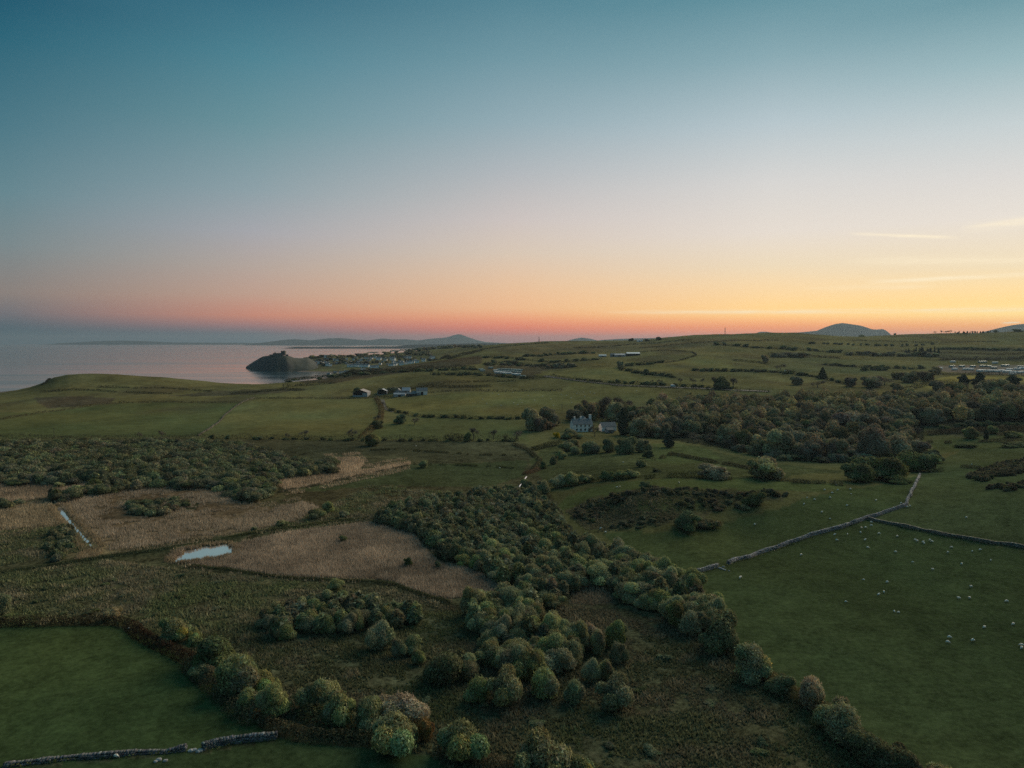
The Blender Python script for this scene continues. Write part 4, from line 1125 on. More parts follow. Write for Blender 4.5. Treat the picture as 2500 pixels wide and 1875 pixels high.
# ------------------------------------------------------------------ hedgerow and hillside trees
FAR = [
    ('bare', 340, 1070, 16, 20, 'thin bare tree on the hedge above the dense carr'), ('bare', 396, 1070, 26, 26, 'spreading bare tree on the hedge above the dense carr'),
    ('thorn', 516, 1072, 16, 12, 'dark hedge thorn at the foot of the pale field wall'), ('thorn', 556, 1072, 16, 11, 'second dark hedge thorn past the foot of the pale field wall'),
    ('bare', 702, 1070, 15, 18, 'ragged bare thorn on the hedge under the plain green field'), ('bare', 744, 1071, 30, 24, 'broad bare tree on the hedge under the plain green field'),
    ('bare', 862, 1073, 32, 36, 'large bare tree at the corner of the plain green field'),
    ('thorn', 920, 1046, 38, 22, 'dark leafy thorn halfway down the scrubby lane hedge'), ('bare', 922, 1032, 28, 22, 'bare scrub tree on the lane hedge'), ('bare', 936, 996, 16, 18, 'bare tree on the lane hedge close to the barns'),
    ('thorn', 978, 1034, 38, 24, 'dark round bush at the end of the small pond field'), ('bare', 1012, 1036, 30, 22, 'brown bare bush beside the dark round bush'),
    ('bare', 1156, 1074, 34, 36, 'bare tree in the scrub east of the long hedge'), ('thorn', 1140, 1078, 26, 22, 'dark thorn in the scrub east of the long hedge'), ('bare', 1205, 1074, 28, 30, 'bare twisted tree by the scrubby field corner'), ('bare', 1262, 1072, 40, 28, 'leafless thicket below the farmhouse clump'),
    ('dome', 1516, 898, 18, 18, 'round tree where two hillside hedges meet'), ('thorn', 1578, 914, 20, 14, 'round thorn along the lower hillside hedge'),
    ('bare', 1591, 938, 12, 16, 'bare roadside tree, first past the bend'), ('bare', 1612, 938, 18, 16, 'bare roadside tree, second past the bend'), ('bare', 1557, 938, 6, 10, 'slim bare sapling by the road'),
    ('bare', 1662, 936, 16, 18, 'bare roadside tree after the white van'), ('bare', 1692, 938, 18, 22, 'bare roadside tree past the van, taller'), ('bare', 1715, 936, 14, 18, 'bare roadside tree in the row above the wood'),
    ('thorn', 1760, 948, 44, 30, 'dark leafy roadside clump above the wood'), ('bare', 1745, 944, 30, 28, 'brown leafless roadside clump above the wood'), ('bare', 1790, 948, 40, 30, 'brown scrub tree at the end of the roadside row'),
    ('conifer', 2008, 925, 26, 28, 'dark cone-shaped conifer alone on the hillside pasture'), ('dome', 1945, 940, 30, 22, 'round tree on the pasture above the wood'), ('bare', 1996, 946, 40, 24, 'leafless tree beneath the lone conifer'),
    ('dome', 2076, 944, 34, 26, 'round leafy tree by the hillside hedge'), ('dome', 2190, 954, 38, 20, 'low round tree by the bright strip of field'), ('dome', 2130, 945, 60, 30, 'dark tree clump over the wood roof'),
    ('bare', 2160, 940, 40, 28, 'leafless tree next to the dark clump'), ('yew', 2124, 972, 26, 46, 'tall dark evergreen breaking the wood canopy'), ('dome', 2220, 934, 44, 24, 'dark tree below the caravan field'), ('dome', 2262, 930, 46, 26, 'second dark tree below the caravan field'),
    ('dome', 2292, 956, 44, 28, 'dark tree between the two bright strips'), ('yew', 2352, 950, 30, 40, 'dark evergreen before the caravans'), ('yew', 2390, 952, 40, 46, 'largest dark evergreen before the caravans'), ('yew', 2470, 954, 40, 42, 'dark evergreen by the frame edge before the caravans'),
    ('dome', 2420, 960, 70, 36, 'broad dark tree among the evergreens before the caravans'), ('dome', 2340, 965, 60, 34, 'broad dark tree west of the evergreen group'), ('dome', 2492, 975, 70, 40, 'broad dark tree by the frame edge below the evergreens'),
    ('dome', 1945, 872, 60, 14, 'dark thicket patch on the upper pasture, eastern half'), ('dome', 1900, 872, 44, 12, 'dark thicket patch on the upper pasture, western half'), ('dome', 1868, 885, 20, 20, 'dark tree below the upper pasture thicket'), ('bare', 1905, 904, 30, 22, 'leafless scrub on the hillside below the thicket patch'), ('bare', 1930, 912, 30, 14, 'brown scrub by the hillside fence'),
    ('bare', 2284, 812.5, 9, 7, 'tiny bare tree on the ridge, first of the skyline row'), ('bare', 2298, 812, 10, 8, 'tiny bare tree on the ridge, second of the skyline row'), ('bare', 2310, 811.5, 14, 9, 'flat-topped tree on the ridge skyline'), ('bare', 2320, 811.5, 13, 9, 'flat-topped twin tree on the ridge skyline'), ('bare', 2376, 811.5, 12, 7, 'bare skyline tree over the row of shrubs'),
    ('thorn', 2185, 817, 10, 4, 'small thorn hump on the ridge skyline'), ('thorn', 2104, 822, 18, 4, 'flat thorn on the dip of the ridge'), ('thorn', 2430, 810, 14, 6, 'thorn on the ridge before the far hill'), ('thorn', 2485, 810, 20, 7, 'wider thorn on the ridge at the frame edge'),
    ('thorn', 1540, 833, 16, 7, 'windswept thorn on the skyline near the hidden roof'), ('thorn', 1608, 830, 22, 8, 'thorn clump on the skyline up the ridge'), ('thorn', 1580, 833, 14, 6, 'small thorn on the skyline between two clumps'),
    ('thorn', 870, 955, 18, 9, 'dark bush behind the open barn'), ('dome', 940, 958, 40, 13, 'dark tree behind the middle barn'), ('dome', 968, 957, 34, 14, 'dark tree behind the cluster of sheds'),
    ('dome', 1206, 890, 16, 14, 'dark tree by the roadside caravans'), ('dome', 1252, 888, 40, 9, 'dark scrub above the roadside caravans'),
]
for kind, px, py, wp, hp, lb in FAR:
    if lb is None: continue
    plant_px(kind, {'dome': 'hillside_tree', 'bare': 'bare_tree', 'conifer': 'conifer_tree', 'yew': 'evergreen_tree', 'thorn': 'thorn_tree'}[kind], px, py, wp, hp, lb, 'tree')
rr = random.Random(77)
def row(kind, name, pts, n, w, h, label, cat, group, jit=4):
    """plants strung along a pixel line"""
    L = [0]
    for a, b_ in zip(pts[:-1], pts[1:]): L.append(L[-1] + math.hypot(b_[0] - a[0], b_[1] - a[1]))
    for i in range(n):
        s = L[-1] * (i + rr.uniform(.1, .9)) / n
        j = max(k for k in range(len(L)) if L[k] <= s + 1e-6); j = min(j, len(pts) - 2)
        t = (s - L[j]) / max(1e-6, L[j + 1] - L[j])
        px = pts[j][0] + t * (pts[j + 1][0] - pts[j][0]); py = pts[j][1] + t * (pts[j + 1][1] - pts[j][1]) + rr.uniform(-jit, jit) * .4
        plant_px(kind, name, px + rr.uniform(-jit, jit), py, rr.uniform(*w), rr.uniform(*h), label, cat, group)
row('conifer', 'plantation_conifer', [(2210, 866), (2290, 862)], 16, (6, 10), (12, 18), 'dark conifer in the small plantation on the upper hillside', 'conifer', 'plantation conifers')
row('dome', 'scrub_tree', [(2060, 866), (2160, 869), (2290, 870)], 14, (14, 26), (8, 13), 'brown scrubby tree fringing the small hillside plantation', 'tree', 'scrub around the plantation')
row('dome', 'scrub_tree', [(1330, 899), (1370, 897), (1402, 896)], 8, (14, 22), (9, 14), 'dark scrub tree in the hillside copse above the road', 'tree', 'copse above the road')
row('bare', 'scrub_tree', [(1190, 893), (1290, 898), (1330, 904)], 8, (14, 22), (8, 12), 'brown leafless scrub around the roadside caravans', 'tree', 'scrub by the roadside caravans')
row('conifer', 'skyline_shrub', [(2330, 814), (2420, 812)], 22, (3, 5), (4, 6), 'small upright shrub in the row on the ridge skyline', 'shrub', 'skyline shrub row')
row('thorn', 'hillside_thorn', [(1966, 838), (2100, 843), (2200, 845), (2286, 842)], 20, (8, 14), (4, 6), 'small thorn in the thin hedge line high on the slope', 'thorn', 'thorns high on the slope', 3)
row('thorn', 'hillside_thorn', [(2100, 905), (2140, 903), (2170, 907)], 6, (14, 22), (8, 12), 'dark thorn in the short clump on the open pasture', 'thorn', 'thorns on the open pasture')
row('dome', 'caravan_site_tree', [(2180, 928), (2280, 915), (2300, 905)], 6, (24, 34), (14, 20), 'dark tree edging the caravan field', 'tree', 'trees edging the caravan field')
row('bare', 'scrub_tree', [(2300, 880), (2440, 878), (2560, 876)], 14, (16, 26), (7, 11), 'brown scrub along the hedge above the caravans', 'tree', 'scrub above the caravans')
row('bush', 'scrub_bush', [(2290, 1050), (2400, 1040), (2500, 1046)], 12, (18, 30), (10, 15), 'rough bush on the slope under the dark wood', 'bush', 'bushes under the dark wood')

# gorse and bracken banks
def gorse(poly, sp, seed, label, group, w=(2.2, 4.2), h=(1.0, 2.0), kind='gorse'):
    for x, y in scatter(poly, sp, seed):
        plant(kind, 'gorse_bush', x, y, random.uniform(*w), random.uniform(*h), label, 'gorse', group)
gorse([(1395, 1262), (1440, 1222), (1530, 1200), (1560, 1205), (1500, 1232), (1470, 1262), (1440, 1280)], 3.0, 51, 'dark brown gorse bush on the bank above the belt of willows', 'gorse on the middle bank')
gorse([(1560, 1196), (1700, 1196), (1900, 1204), (1930, 1214), (1800, 1216), (1650, 1210), (1570, 1208)], 3.4, 52, 'dark gorse bush along the crest of the middle bank', 'gorse on the bank crest')
gorse([(1640, 1226), (1760, 1222), (1850, 1232), (1820, 1244), (1700, 1246)], 3.8, 53, 'gorse bush on the lower shelf of the middle bank', 'gorse on the lower shelf')
gorse([(2360, 1168), (2420, 1140), (2520, 1122), (2560, 1140), (2480, 1160), (2400, 1176)], 3.0, 54, 'dark heather and gorse hump on the far pasture slope', 'gorse on the far slope', h=(1.4, 2.6))
gorse([(2390, 1196), (2440, 1184), (2560, 1180), (2560, 1192), (2460, 1198)], 3.4, 55, 'dark gorse strip on the pasture below the heather hump', 'gorse strip below the hump')
gorse([(1470, 1292), (1540, 1270), (1600, 1262), (1620, 1272), (1560, 1290)], 3.4, 56, 'low bramble on the foot of the middle bank', 'brambles at the bank foot', h=(.7, 1.3))
# low scrub over the open bog
BOG = [(720, 1600), (980, 1640), (1200, 1700), (1450, 1740), (1600, 1560), (1700, 1620), (1850, 1740), (1980, 1860), (1500, 1860), (1150, 1800), (900, 1690)]
for x, y in scatter(BOG, 10.5, 61, .48):
    plant('bush', 'bog_bush', x, y, random.uniform(1.2, 3.2), random.uniform(.5, 1.1), 'low leafy bush among the rough tussocks of the bog', 'bush', 'low bushes of the bog')
for x, y in scatter([(0, 1420), (300, 1385), (560, 1400), (620, 1470), (420, 1510), (0, 1515)], 12.0, 62, .48):
    plant('bush', 'bog_bush', x, y, random.uniform(1.4, 3.4), random.uniform(.5, 1.0), 'low bush in the rough ground between drain and dark pasture', 'bush', 'low bushes above the pasture')

row('dome', 'farmhouse_wood_tree', [(1395, 1028), (1440, 1020), (1490, 1018), (1540, 1022), (1580, 1030)], 14, (30, 46), (24, 42), 'dull tree crowding behind the farmhouse roofs', 'tree', 'trees behind the farmhouse', 4)
row('dome', 'farmhouse_wood_tree', [(1540, 1052), (1580, 1064), (1630, 1068)], 7, (30, 44), (26, 40), 'dull tree between the outbuilding and the wood', 'tree', 'trees between outbuilding and wood', 4)
row('bare', 'farmhouse_wood_tree', [(1420, 1014), (1480, 1012), (1540, 1016)], 5, (34, 48), (42, 54), 'tall leafless tree over the farmhouse roofs', 'tree', 'leafless trees over the farmhouse', 4)
# bushes and saplings closing the foot of the wood
row('dome', 'understorey_bush', [(1600, 1068), (1690, 1066), (1760, 1082), (1800, 1102), (1900, 1122), (2050, 1130), (2180, 1122), (2244, 1090)], 34, (18, 40), (10, 24), 'low bush at the front foot of the wood', 'bush', 'bushes at the foot of the wood', 3)
row('bare', 'bare_tree', [(1640, 1064), (1800, 1098), (1900, 1116), (2100, 1124)], 8, (22, 36), (30, 44), 'grey leafless tree on the front edge of the wood', 'tree', 'leafless trees on the wood front', 4)

for pts, n_, what in [([(1183, 890), (1402, 897)], 10, 'hedge above the roadside caravans'), ([(1280, 871), (1453, 862)], 8, 'straight hedge under the hilltop farm'), ([(1515, 903), (1572, 912), (1645, 921)], 9, 'lower arm of the hillside hedge fork'), ([(1512, 895), (1617, 886)], 7, 'upper arm of the hillside hedge fork'), ([(1690, 905), (1875, 908)], 9, 'hedge to the lone conifer field'), ([(1875, 908), (1988, 919), (2070, 940)], 8, 'hillside hedge running down to the wood'), ([(2000, 890), (2160, 900), (2260, 900)], 9, 'hedge west of the caravan field'), ([(2290, 852), (2480, 856), (2560, 856)], 12, 'scrub band above the caravan site'), ([(1050, 915), (1180, 916), (1300, 925)], 10, 'hedge below the roadside caravans'), ([(941, 998), (1003, 1015), (1173, 1023), (1283, 1023)], 10, 'hedge across the two green fields'), ([(700, 934), (870, 917), (1000, 907), (1160, 902)], 16, 'gorse belt above the barns'), ([(1740, 842), (1900, 852), (2060, 862)], 9, 'hedge slanting across the upper pasture'), ([(600, 1072), (748, 1073), (876, 1076), (1060, 1077), (1266, 1077)], 16, 'long hedge below the barn fields'), ([(1180, 872), (1340, 884), (1470, 878)], 8, 'hedge below the hilltop fields'), ([(1402, 927), (1560, 939), (1800, 950)], 14, 'upper roadside hedge')]:
    row('thorn', 'hedge_thorn', pts, int(n_ * 1.5), (11, 26), (4, 8.5), 'dark thorn in the ' + what, 'thorn', 'thorns of the ' + what, 3)
# ------------------------------------------------------------------ reeds and rough marsh tufts (nobody could count them)
def in_any(px, py, polys):
    r = np.zeros(px.shape, bool)
    for p in polys: r |= inpoly(px, py, p)
    return r
def ground_pts(poly, sp, seed):
    p = scatter(poly, sp, seed, .5)
    z = height(p[:, 0], p[:, 1])
    px, py = project(p[:, 0], p[:, 1], z)
    wet = np.zeros(len(p), bool)
    for w_ in WBIG: wet |= inpoly(p[:, 0], p[:, 1], w_)
    k = ~wet
    return np.stack([p[:, 0], p[:, 1], z], 1)[k], px[k], py[k]
def blades(P, hgt, wid, rg, T, lean=.18, per=3):
    """per upright narrow leaves at each point"""
    P = np.repeat(P, per, 0); T = np.repeat(T, per, 0); n_ = len(P)
    hh = np.repeat(hgt, per) * rg.uniform(.6, 1.15, n_); ww = np.repeat(wid, per) * rg.uniform(.6, 1.3, n_)
    a = rg.uniform(0, 6.283, n_)
    off = rg.normal(0, .5, (n_, 2)) * ww[:, None]
    base = P + np.concatenate([off, np.full((n_, 1), -.05)], 1)
    sd = np.stack([np.cos(a), np.sin(a), 0 * a], 1) * ww[:, None] * .5
    tip = base + np.stack([rg.normal(0, lean, n_) * hh, rg.normal(0, lean, n_) * hh, hh], 1)
    V_ = np.stack([base - sd, base + sd, tip], 1).reshape(-1, 3)
    return V_, np.arange(3 * n_).reshape(n_, 3), T * np.exp(rg.normal(0, .22, (n_, 1)))
rg = np.random.default_rng(91)
parts = []
for poly, sp, hh, cc, seed in ((R1, .46, 1.2, (.42, .325, .235), 1), (R2, .9, 1.2, (.42, .315, .21), 2), (R3, .72, 1.05, (.37, .29, .205), 3), (R4, .75, 1.05, (.38, .295, .185), 4), (R5, .9, 1.2, (.50, .37, .245), 5), (R6, .7, 1.1, (.30, .24, .16), 6), (R7, .7, 1.1, (.40, .3, .18), 7)):
    P, px, py = ground_pts(poly, sp, seed)
    patch = fbm(P[:, 0] / 14.0, P[:, 1] / 14.0, 3)
    fine = fbm(P[:, 0] / 2.2, P[:, 1] / 2.2, 2)
    if poly is R3:
        k = (patch + .6 * fine > -.10); P = P[k]; patch = patch[k]; fine = fine[k]
    T = np.array(cc) * (1 + .9 * patch + .5 * fine)[:, None]
    T = np.clip(T, .03, .7)
    parts.append(blades(P, np.full(len(P), hh) * (1 + .5 * patch), np.full(len(P), .20 * max(1, sp / .6)), rg, T))
for poly, cc, seed in ((R1, (.34, .26, .17), 31), (R2, (.34, .26, .17), 32), (R3, (.30, .235, .15), 33), (R4, (.32, .25, .155), 34), (R5, (.40, .30, .195), 35)):
    big_ = [tuple(q) for q in grow(poly, 13)]
    P, px, py = ground_pts(big_, .95, seed)
    k = ~inpoly(px, py, poly) & (fbm(P[:, 0] / 5.0, P[:, 1] / 5.0, 3) > -.02) & ~in_any(px, py, [PAST_A, FIELD_U])
    P = P[k]
    parts.append(blades(P, np.full(len(P), .95), np.full(len(P), .24), rg, np.array(cc) * np.exp(rg.normal(0, .3, (len(P), 1)))))
# the fringe of reeds round pond and ditch
for big, k in ((WBIG[0], 1.5), (WBIG[1], 2.2)):
    ring = grow(big, k)
    q = []
    for i in range(len(ring)):
        a = np.array(ring[i]); b_ = np.array(ring[(i + 1) % len(ring)])
        m_ = int(np.hypot(*(b_ - a)) * 7) + 2
        q.append(a + (b_ - a) * rg.uniform(0, 1, (m_, 1)) + rg.normal(0, .7, (m_, 2)))
    q = np.concatenate(q); q = q[~inpoly(q[:, 0], q[:, 1], big)]
    P = np.concatenate([q, height(q[:, 0], q[:, 1])[:, None]], 1)
    parts.append(blades(P, np.full(len(P), 1.1), np.full(len(P), .3), rg, np.array((.30, .225, .13)) * np.exp(rg.normal(0, .2, (len(P), 1)))))
V_, F_, T_ = join(parts)
tag(add('reeds', new_mesh('reeds', V_, F_, [M_TUFT], fcol=T_)), 'dead beige reeds standing in beds over the marsh', kind='stuff')
parts = []
DRY = [R1, R2, R3, R4, R5, PAST_A, PAST_B, FIELD_U, FIELD_S]
for poly, sp, sz, seed in (([(300, 1530), (700, 1560), (1100, 1480), (1440, 1480), (1600, 1500), (1760, 1560), (1990, 1740), (2250, 1890), (2300, 1990), (1100, 1990), (1050, 1840), (700, 1790), (560, 1700), (450, 1600)], .62, .62, 11),
                           ([(-100, 1405), (260, 1370), (470, 1395), (720, 1420), (960, 1435), (1090, 1480), (700, 1570), (330, 1540), (-100, 1522)], .75, .70, 12),
                           ([(-100, 1300), (180, 1285), (240, 1340), (-100, 1400)], .85, .8, 13),
                           ([(560, 1310), (720, 1275), (790, 1240), (900, 1185), (1080, 1200), (900, 1270), (720, 1296)], 1.1, .8, 14),
                           ([(1440, 1300), (1380, 1250), (1440, 1218), (1560, 1196), (1900, 1202), (1760, 1240), (1600, 1285)], 1.0, .7, 15),
                           ([(283, 1225), (440, 1208), (490, 1222), (470, 1250), (300, 1250)], 1.0, .8, 16)):
    P, px, py = ground_pts(poly, sp, seed)
    k = ~in_any(px, py, DRY); P = P[k]
    patch = fbm(P[:, 0] / 11.0 + 4, P[:, 1] / 11.0, 3); patch2 = fbm(P[:, 0] / 4.0 - 9, P[:, 1] / 4.0 + 3, 3); patch3 = fbm(P[:, 0] / 17.0 - 29, P[:, 1] / 17.0 + 31, 3)
    k = (patch2 > -.16); P = P[k]; patch = patch[k]; patch2 = patch2[k]; patch3 = patch3[k]
    green = np.array((.118, .122, .066)); brown = np.array((.158, .140, .092)); straw = np.array((.28, .235, .155)); lush = np.array((.118, .138, .064))
    w1 = np.clip(patch * 5 + .6, 0, 1)[:, None]; w2 = np.clip(patch2 * 6 - .6, 0, 1)[:, None]; w3 = np.clip(patch3 * 6 - .2, 0, 1)[:, None]
    T = green * (1 - w1) + brown * w1
    T = T * (1 - .7 * w2) + straw * .7 * w2
    T = T * (1 - .7 * w3) + lush * .7 * w3
    if seed in (12, 13, 14): T = T * 1.35
    parts.append(blades(P, sz * (1 + 1.3 * np.clip(patch2, -.3, .5)), np.full(len(P), sz * .85), rg, T, .35, 3))
V_, F_, T_ = join(parts)
tag(add('marsh_grass', new_mesh('marsh_grass', V_, F_, [M_TUFT], fcol=T_)), 'rough tussocks of rush and dead grass over the bog', kind='stuff')

# ------------------------------------------------------------------ hedges and banks
def hedge(path, hgt, wid, label, mtl=None, seed=0, tone=(1, 1, 1), dens=1.0, gap=.25, name='hedge', cat='hedge'):
    rg = np.random.default_rng(1000 + seed)
    pts = np.array([ground(*p)[:2] for p in path])
    seg = np.hypot(*(pts[1:] - pts[:-1]).T); L = np.concatenate([[0], np.cumsum(seg)])
    ym = pts[:, 1].mean(); leaf = max(.34, ym / 1000 * .95)
    n_ = int(L[-1] * (hgt + wid) * 5.0 * dens * (.34 / leaf) ** 1.6) + 20
    n_ = min(n_, 26000)
    s = rg.uniform(0, L[-1], n_)
    pr = vnoise(s / (hgt * 2.5), np.full(n_, seed * 3.7)) * .7 + vnoise(s / (hgt * 9), np.full(n_, seed * 1.3 + 9)) * .6
    keep = pr > gap
    s = s[keep]; pr = pr[keep]
    x = np.interp(s, L, pts[:, 0]); y = np.interp(s, L, pts[:, 1])
    i = np.clip(np.searchsorted(L, s) - 1, 0, len(seg) - 1)
    d = (pts[1:] - pts[:-1])[i] / seg[i][:, None]
    a = rg.uniform(-.2, math.pi + .2, len(s)); rad = rg.uniform(.6, 1.05, len(s))
    lat = np.cos(a) * rad * wid / 2; up = np.clip(np.sin(a), 0, 1) * rad * hgt * (.45 + .75 * pr)
    X = x - d[:, 1] * lat; Y = y + d[:, 0] * lat
    Z = height(X, Y) + up
    o = np.stack([-d[:, 1] * np.cos(a), d[:, 0] * np.cos(a), np.sin(a)], 1)
    P = np.stack([X, Y, Z], 1); c0 = P.mean(0)
    c0[2] = P[:, 2].min()
    tn = np.array(tone) * (1 + .5 * fbm(s / 6.0, 0 * s + seed, 3))[:, None]
    Vv, Ff, Tt = sprays(P - c0, o, leaf, rg, .6, .6, .6, .3, tn)
    ob = add(name, new_mesh(name, Vv, Ff, [mtl or M_HEDGE], fcol=Tt), loc=c0)
    return tag(ob, label, cat)
HEDGES = [
    ([(-250, 1528), (0, 1529), (80, 1527), (150, 1525), (264, 1523), (300, 1527), (322, 1534)], 2.0, 2.4, 'brown bramble bank along the top of the dark pasture', (.42, .34, .32), .0),
    ([(322, 1534), (345, 1556), (395, 1583), (440, 1604), (470, 1622)], 2.3, 3.4, 'brown overgrown bank bending down to the dark domed thorn', (.5, .4, .38), .0),
    ([(640, 1764), (690, 1782), (720, 1798), (760, 1806), (830, 1808), (900, 1814), (960, 1830)], 1.6, 3.0, 'bramble bank between the stone wall and the russet-sided tree', (1.15, .95, .8), .1),
    ([(1060, 1838), (1120, 1850), (1200, 1868), (1260, 1885)], 1.6, 3.0, 'bramble bank running to the wide willow at the bottom edge', (1.1, .9, .8), .15),
    ([(1760, 1560), (1790, 1600), (1850, 1640), (1890, 1664), (1940, 1700), (2000, 1740), (2060, 1790), (2140, 1845), (2240, 1905)], 2.0, 3.6, 'brown bramble boundary of the sheep field between its trees', (1.2, 1.0, .85), .05),
    ([(-300, 1071), (0, 1070), (170, 1071), (340, 1072), (480, 1070), (550, 1070), (650, 1071), (748, 1073)], 2.0, 2.4, 'long dark hedge above the dense carr', (.9, .85, .8), .3),
    ([(748, 1073), (876, 1076), (960, 1077), (1060, 1077), (1175, 1078), (1266, 1077)], 2.4, 2.6, 'long dark hedge below the barn fields', (.8, .8, .75), .25),
    ([(1060, 1077), (1110, 1076), (1180, 1078), (1240, 1076)], 4.0, 4.0, 'taller scrubby stretch of the hedge below the barn fields', (.9, .8, .75), .3),
    ([(941, 998), (965, 1006), (1003, 1015), (1060, 1018), (1173, 1023), (1283, 1023)], 2.0, 2.2, 'dark hedge across the two green fields west of the farmhouse', (.75, .75, .7), .15),
    ([(918, 973), (932, 1001), (927, 1029), (904, 1052), (881, 1072)], 2.4, 4.0, 'scrubby brown lane hedge leading down from the barns', (1.3, 1.0, .85), .2),
    ([(621, 974), (720, 974), (856, 974), (918, 970), (1010, 966), (1060, 958), (1175, 955)], 1.5, 1.8, 'thin dark hedge running past the barns', (.75, .7, .7), .2),
    ([(1175, 955), (1280, 955), (1373, 954)], 1.6, 1.6, 'thin hedge across the sheep pasture under the road', (.75, .75, .7), .25),
    ([(1300, 924), (1350, 920), (1402, 929), (1460, 936), (1515, 942)], 2.2, 3.5, 'dark hedge on the lower side of the road', (.7, .75, .75), .05),
    ([(1515, 942), (1600, 946), (1700, 951), (1800, 955), (1880, 958)], 1.6, 2.2, 'hedge between the road and the wood', (.75, .8, .75), .2),
    ([(1402, 926), (1460, 931), (1560, 938), (1690, 944), (1800, 950)], 1.8, 1.8, 'scrubby hedge on the upper side of the road', (.9, .85, .8), .45),
    ([(1280, 871), (1330, 868), (1400, 865), (1453, 862)], 2.2, 2.2, 'dark straight hedge under the hilltop farm', (.7, .72, .72), .1),
    ([(1183, 890), (1240, 889), (1300, 894), (1402, 897)], 3.0, 4.0, 'dark hedge above the roadside caravans', (.7, .75, .75), .2),
    ([(1512, 895), (1560, 890), (1617, 886)], 3.0, 3.2, 'upper arm of the hillside hedge fork', (.75, .78, .75), .1),
    ([(1625, 886), (1654, 882), (1700, 868), (1690, 860), (1642, 856), (1560, 860)], 1.5, 2.0, 'thin hedge curling up the hillside', (.8, .8, .75), .3),
    ([(1513, 896), (1516, 904), (1545, 908), (1572, 912), (1610, 916), (1645, 921)], 3.0, 3.6, 'lower arm of the hillside hedge fork', (.75, .8, .75), .1),
    ([(1400, 850), (1480, 847), (1540, 842), (1600, 838), (1690, 830)], 2.0, 3.0, 'dark bracken edge below the skyline', (.75, .7, .72), .3),
    ([(1130, 862), (1200, 850), (1270, 843), (1340, 838)], 2.0, 4.0, 'dark heath edge along the hill crest', (.65, .68, .72), .2),
    ([(700, 932), (800, 922), (870, 915), (930, 912), (1000, 905), (1080, 900), (1160, 902)], 4.5, 9.0, 'broad dark gorse belt on the slope above the barns', (.62, .68, .70), .15),
    ([(1060, 880), (1100, 876), (1140, 866), (1175, 856)], 3.0, 5.0, 'dark bracken strip on the slope behind the gorse belt', (.7, .7, .72), .2),
    ([(690, 945), (760, 940), (820, 936)], 2.5, 5.0, 'dark scrub patch by the shore fields', (.65, .7, .7), .25),
    ([(560, 962), (640, 957), (700, 952), (740, 954)], 2.0, 5.0, 'dark scrub fold in the coastal field', (.6, .68, .65), .25),
    ([(0, 1026), (60, 1015), (113, 1007), (227, 990), (283, 984), (400, 982), (510, 983), (589, 983)], 1.3, 1.5, 'low dark field bank over the coastal pasture', (1.0, .9, .85), .3),
    ([(240, 946), (330, 948), (430, 950), (520, 956)], 1.5, 3.0, 'dark scrub line under the headland crest', (.7, .75, .7), .35),
    ([(1875, 908), (1930, 912), (1988, 919), (2040, 932), (2070, 940)], 1.8, 2.0, 'hillside hedge running down to the wood', (.8, .8, .75), .25),
    ([(1875, 868), (1940, 870), (2000, 873), (2050, 875)], 3.0, 5.0, 'dark scrub foot of the upper pasture thicket', (.7, .72, .7), .2),
    ([(2060, 866), (2160, 870), (2290, 872)], 3.0, 4.0, 'dark scrub foot of the hillside plantation', (.7, .7, .7), .2),
    ([(2290, 880), (2400, 878), (2560, 876)], 2.0, 3.0, 'hedge along the top of the caravan field', (.8, .75, .7), .25),
    ([(2280, 915), (2340, 916), (2420, 914), (2560, 922)], 2.4, 3.0, 'hedge along the bottom of the caravan field', (.7, .75, .72), .15),
    ([(2210, 955), (2290, 934), (2340, 936), (2440, 932)], 2.4, 3.0, 'hedge between the two bright grass strips', (.7, .75, .7), .15),
    ([(2080, 832), (2200, 834), (2320, 836), (2440, 834)], 1.4, 2.0, 'thin hedge under the ridge skyline', (.8, .8, .75), .4),
    ([(1330, 1185), (1400, 1180), (1480, 1174), (1560, 1170), (1640, 1166), (1720, 1166)], 1.8, 2.4, 'dark hedge above the bright pasture', (.75, .8, .72), .2),
    ([(1720, 1168), (1800, 1172), (1900, 1178), (2040, 1182)], 1.2, 1.6, 'low broken bank below the wide dark tree clump', (.8, .85, .78), .35),
    ([(1560, 1130), (1610, 1122), (1640, 1110)], 1.5, 2.5, 'brambles on the slope under the wood corner', (.9, .85, .75), .3),
    ([(1280, 1160), (1310, 1150), (1330, 1142)], 1.4, 3.0, 'brown brambles along the brook', (1.3, .95, .8), .3),
    ([(1870, 1170), (1960, 1178), (2060, 1186)], 1.0, 2.0, 'low gorse line in front of the windswept thicket', (.8, .8, .75), .4),
    ([(2240, 1154), (2290, 1152), (2300, 1150)], 1.4, 2.0, 'short dark hedge at the head of the stone wall', (.7, .75, .7), .1),
    ([(2270, 1135), (2330, 1140), (2400, 1146)], 1.2, 2.4, 'low scrub line east of the windswept thicket', (.8, .85, .75), .3),
    ([(-100, 1428), (0, 1400), (130, 1383), (264, 1361), (380, 1346), (420, 1340)], .9, 2.6, 'dark rushy bank of the drain west of the pond', (.75, .9, .7), .25),
    ([(560, 1314), (640, 1300), (753, 1286), (829, 1274), (900, 1266)], .9, 2.6, 'dark rushy bank of the drain north of the reed bed', (.75, .9, .7), .25),
    ([(470, 1384), (546, 1392), (640, 1406), (716, 1415), (833, 1419), (908, 1422), (965, 1430), (1044, 1460), (1093, 1472)], .8, 1.6, 'thin dark bank under the southern rim of the reed bed', (.6, .65, .6), .15),
    ([(660, 1206), (760, 1188), (890, 1160), (1003, 1136)], .8, 1.6, 'dark ditch edge of the small beige reed strip', (.7, .75, .7), .3),
]
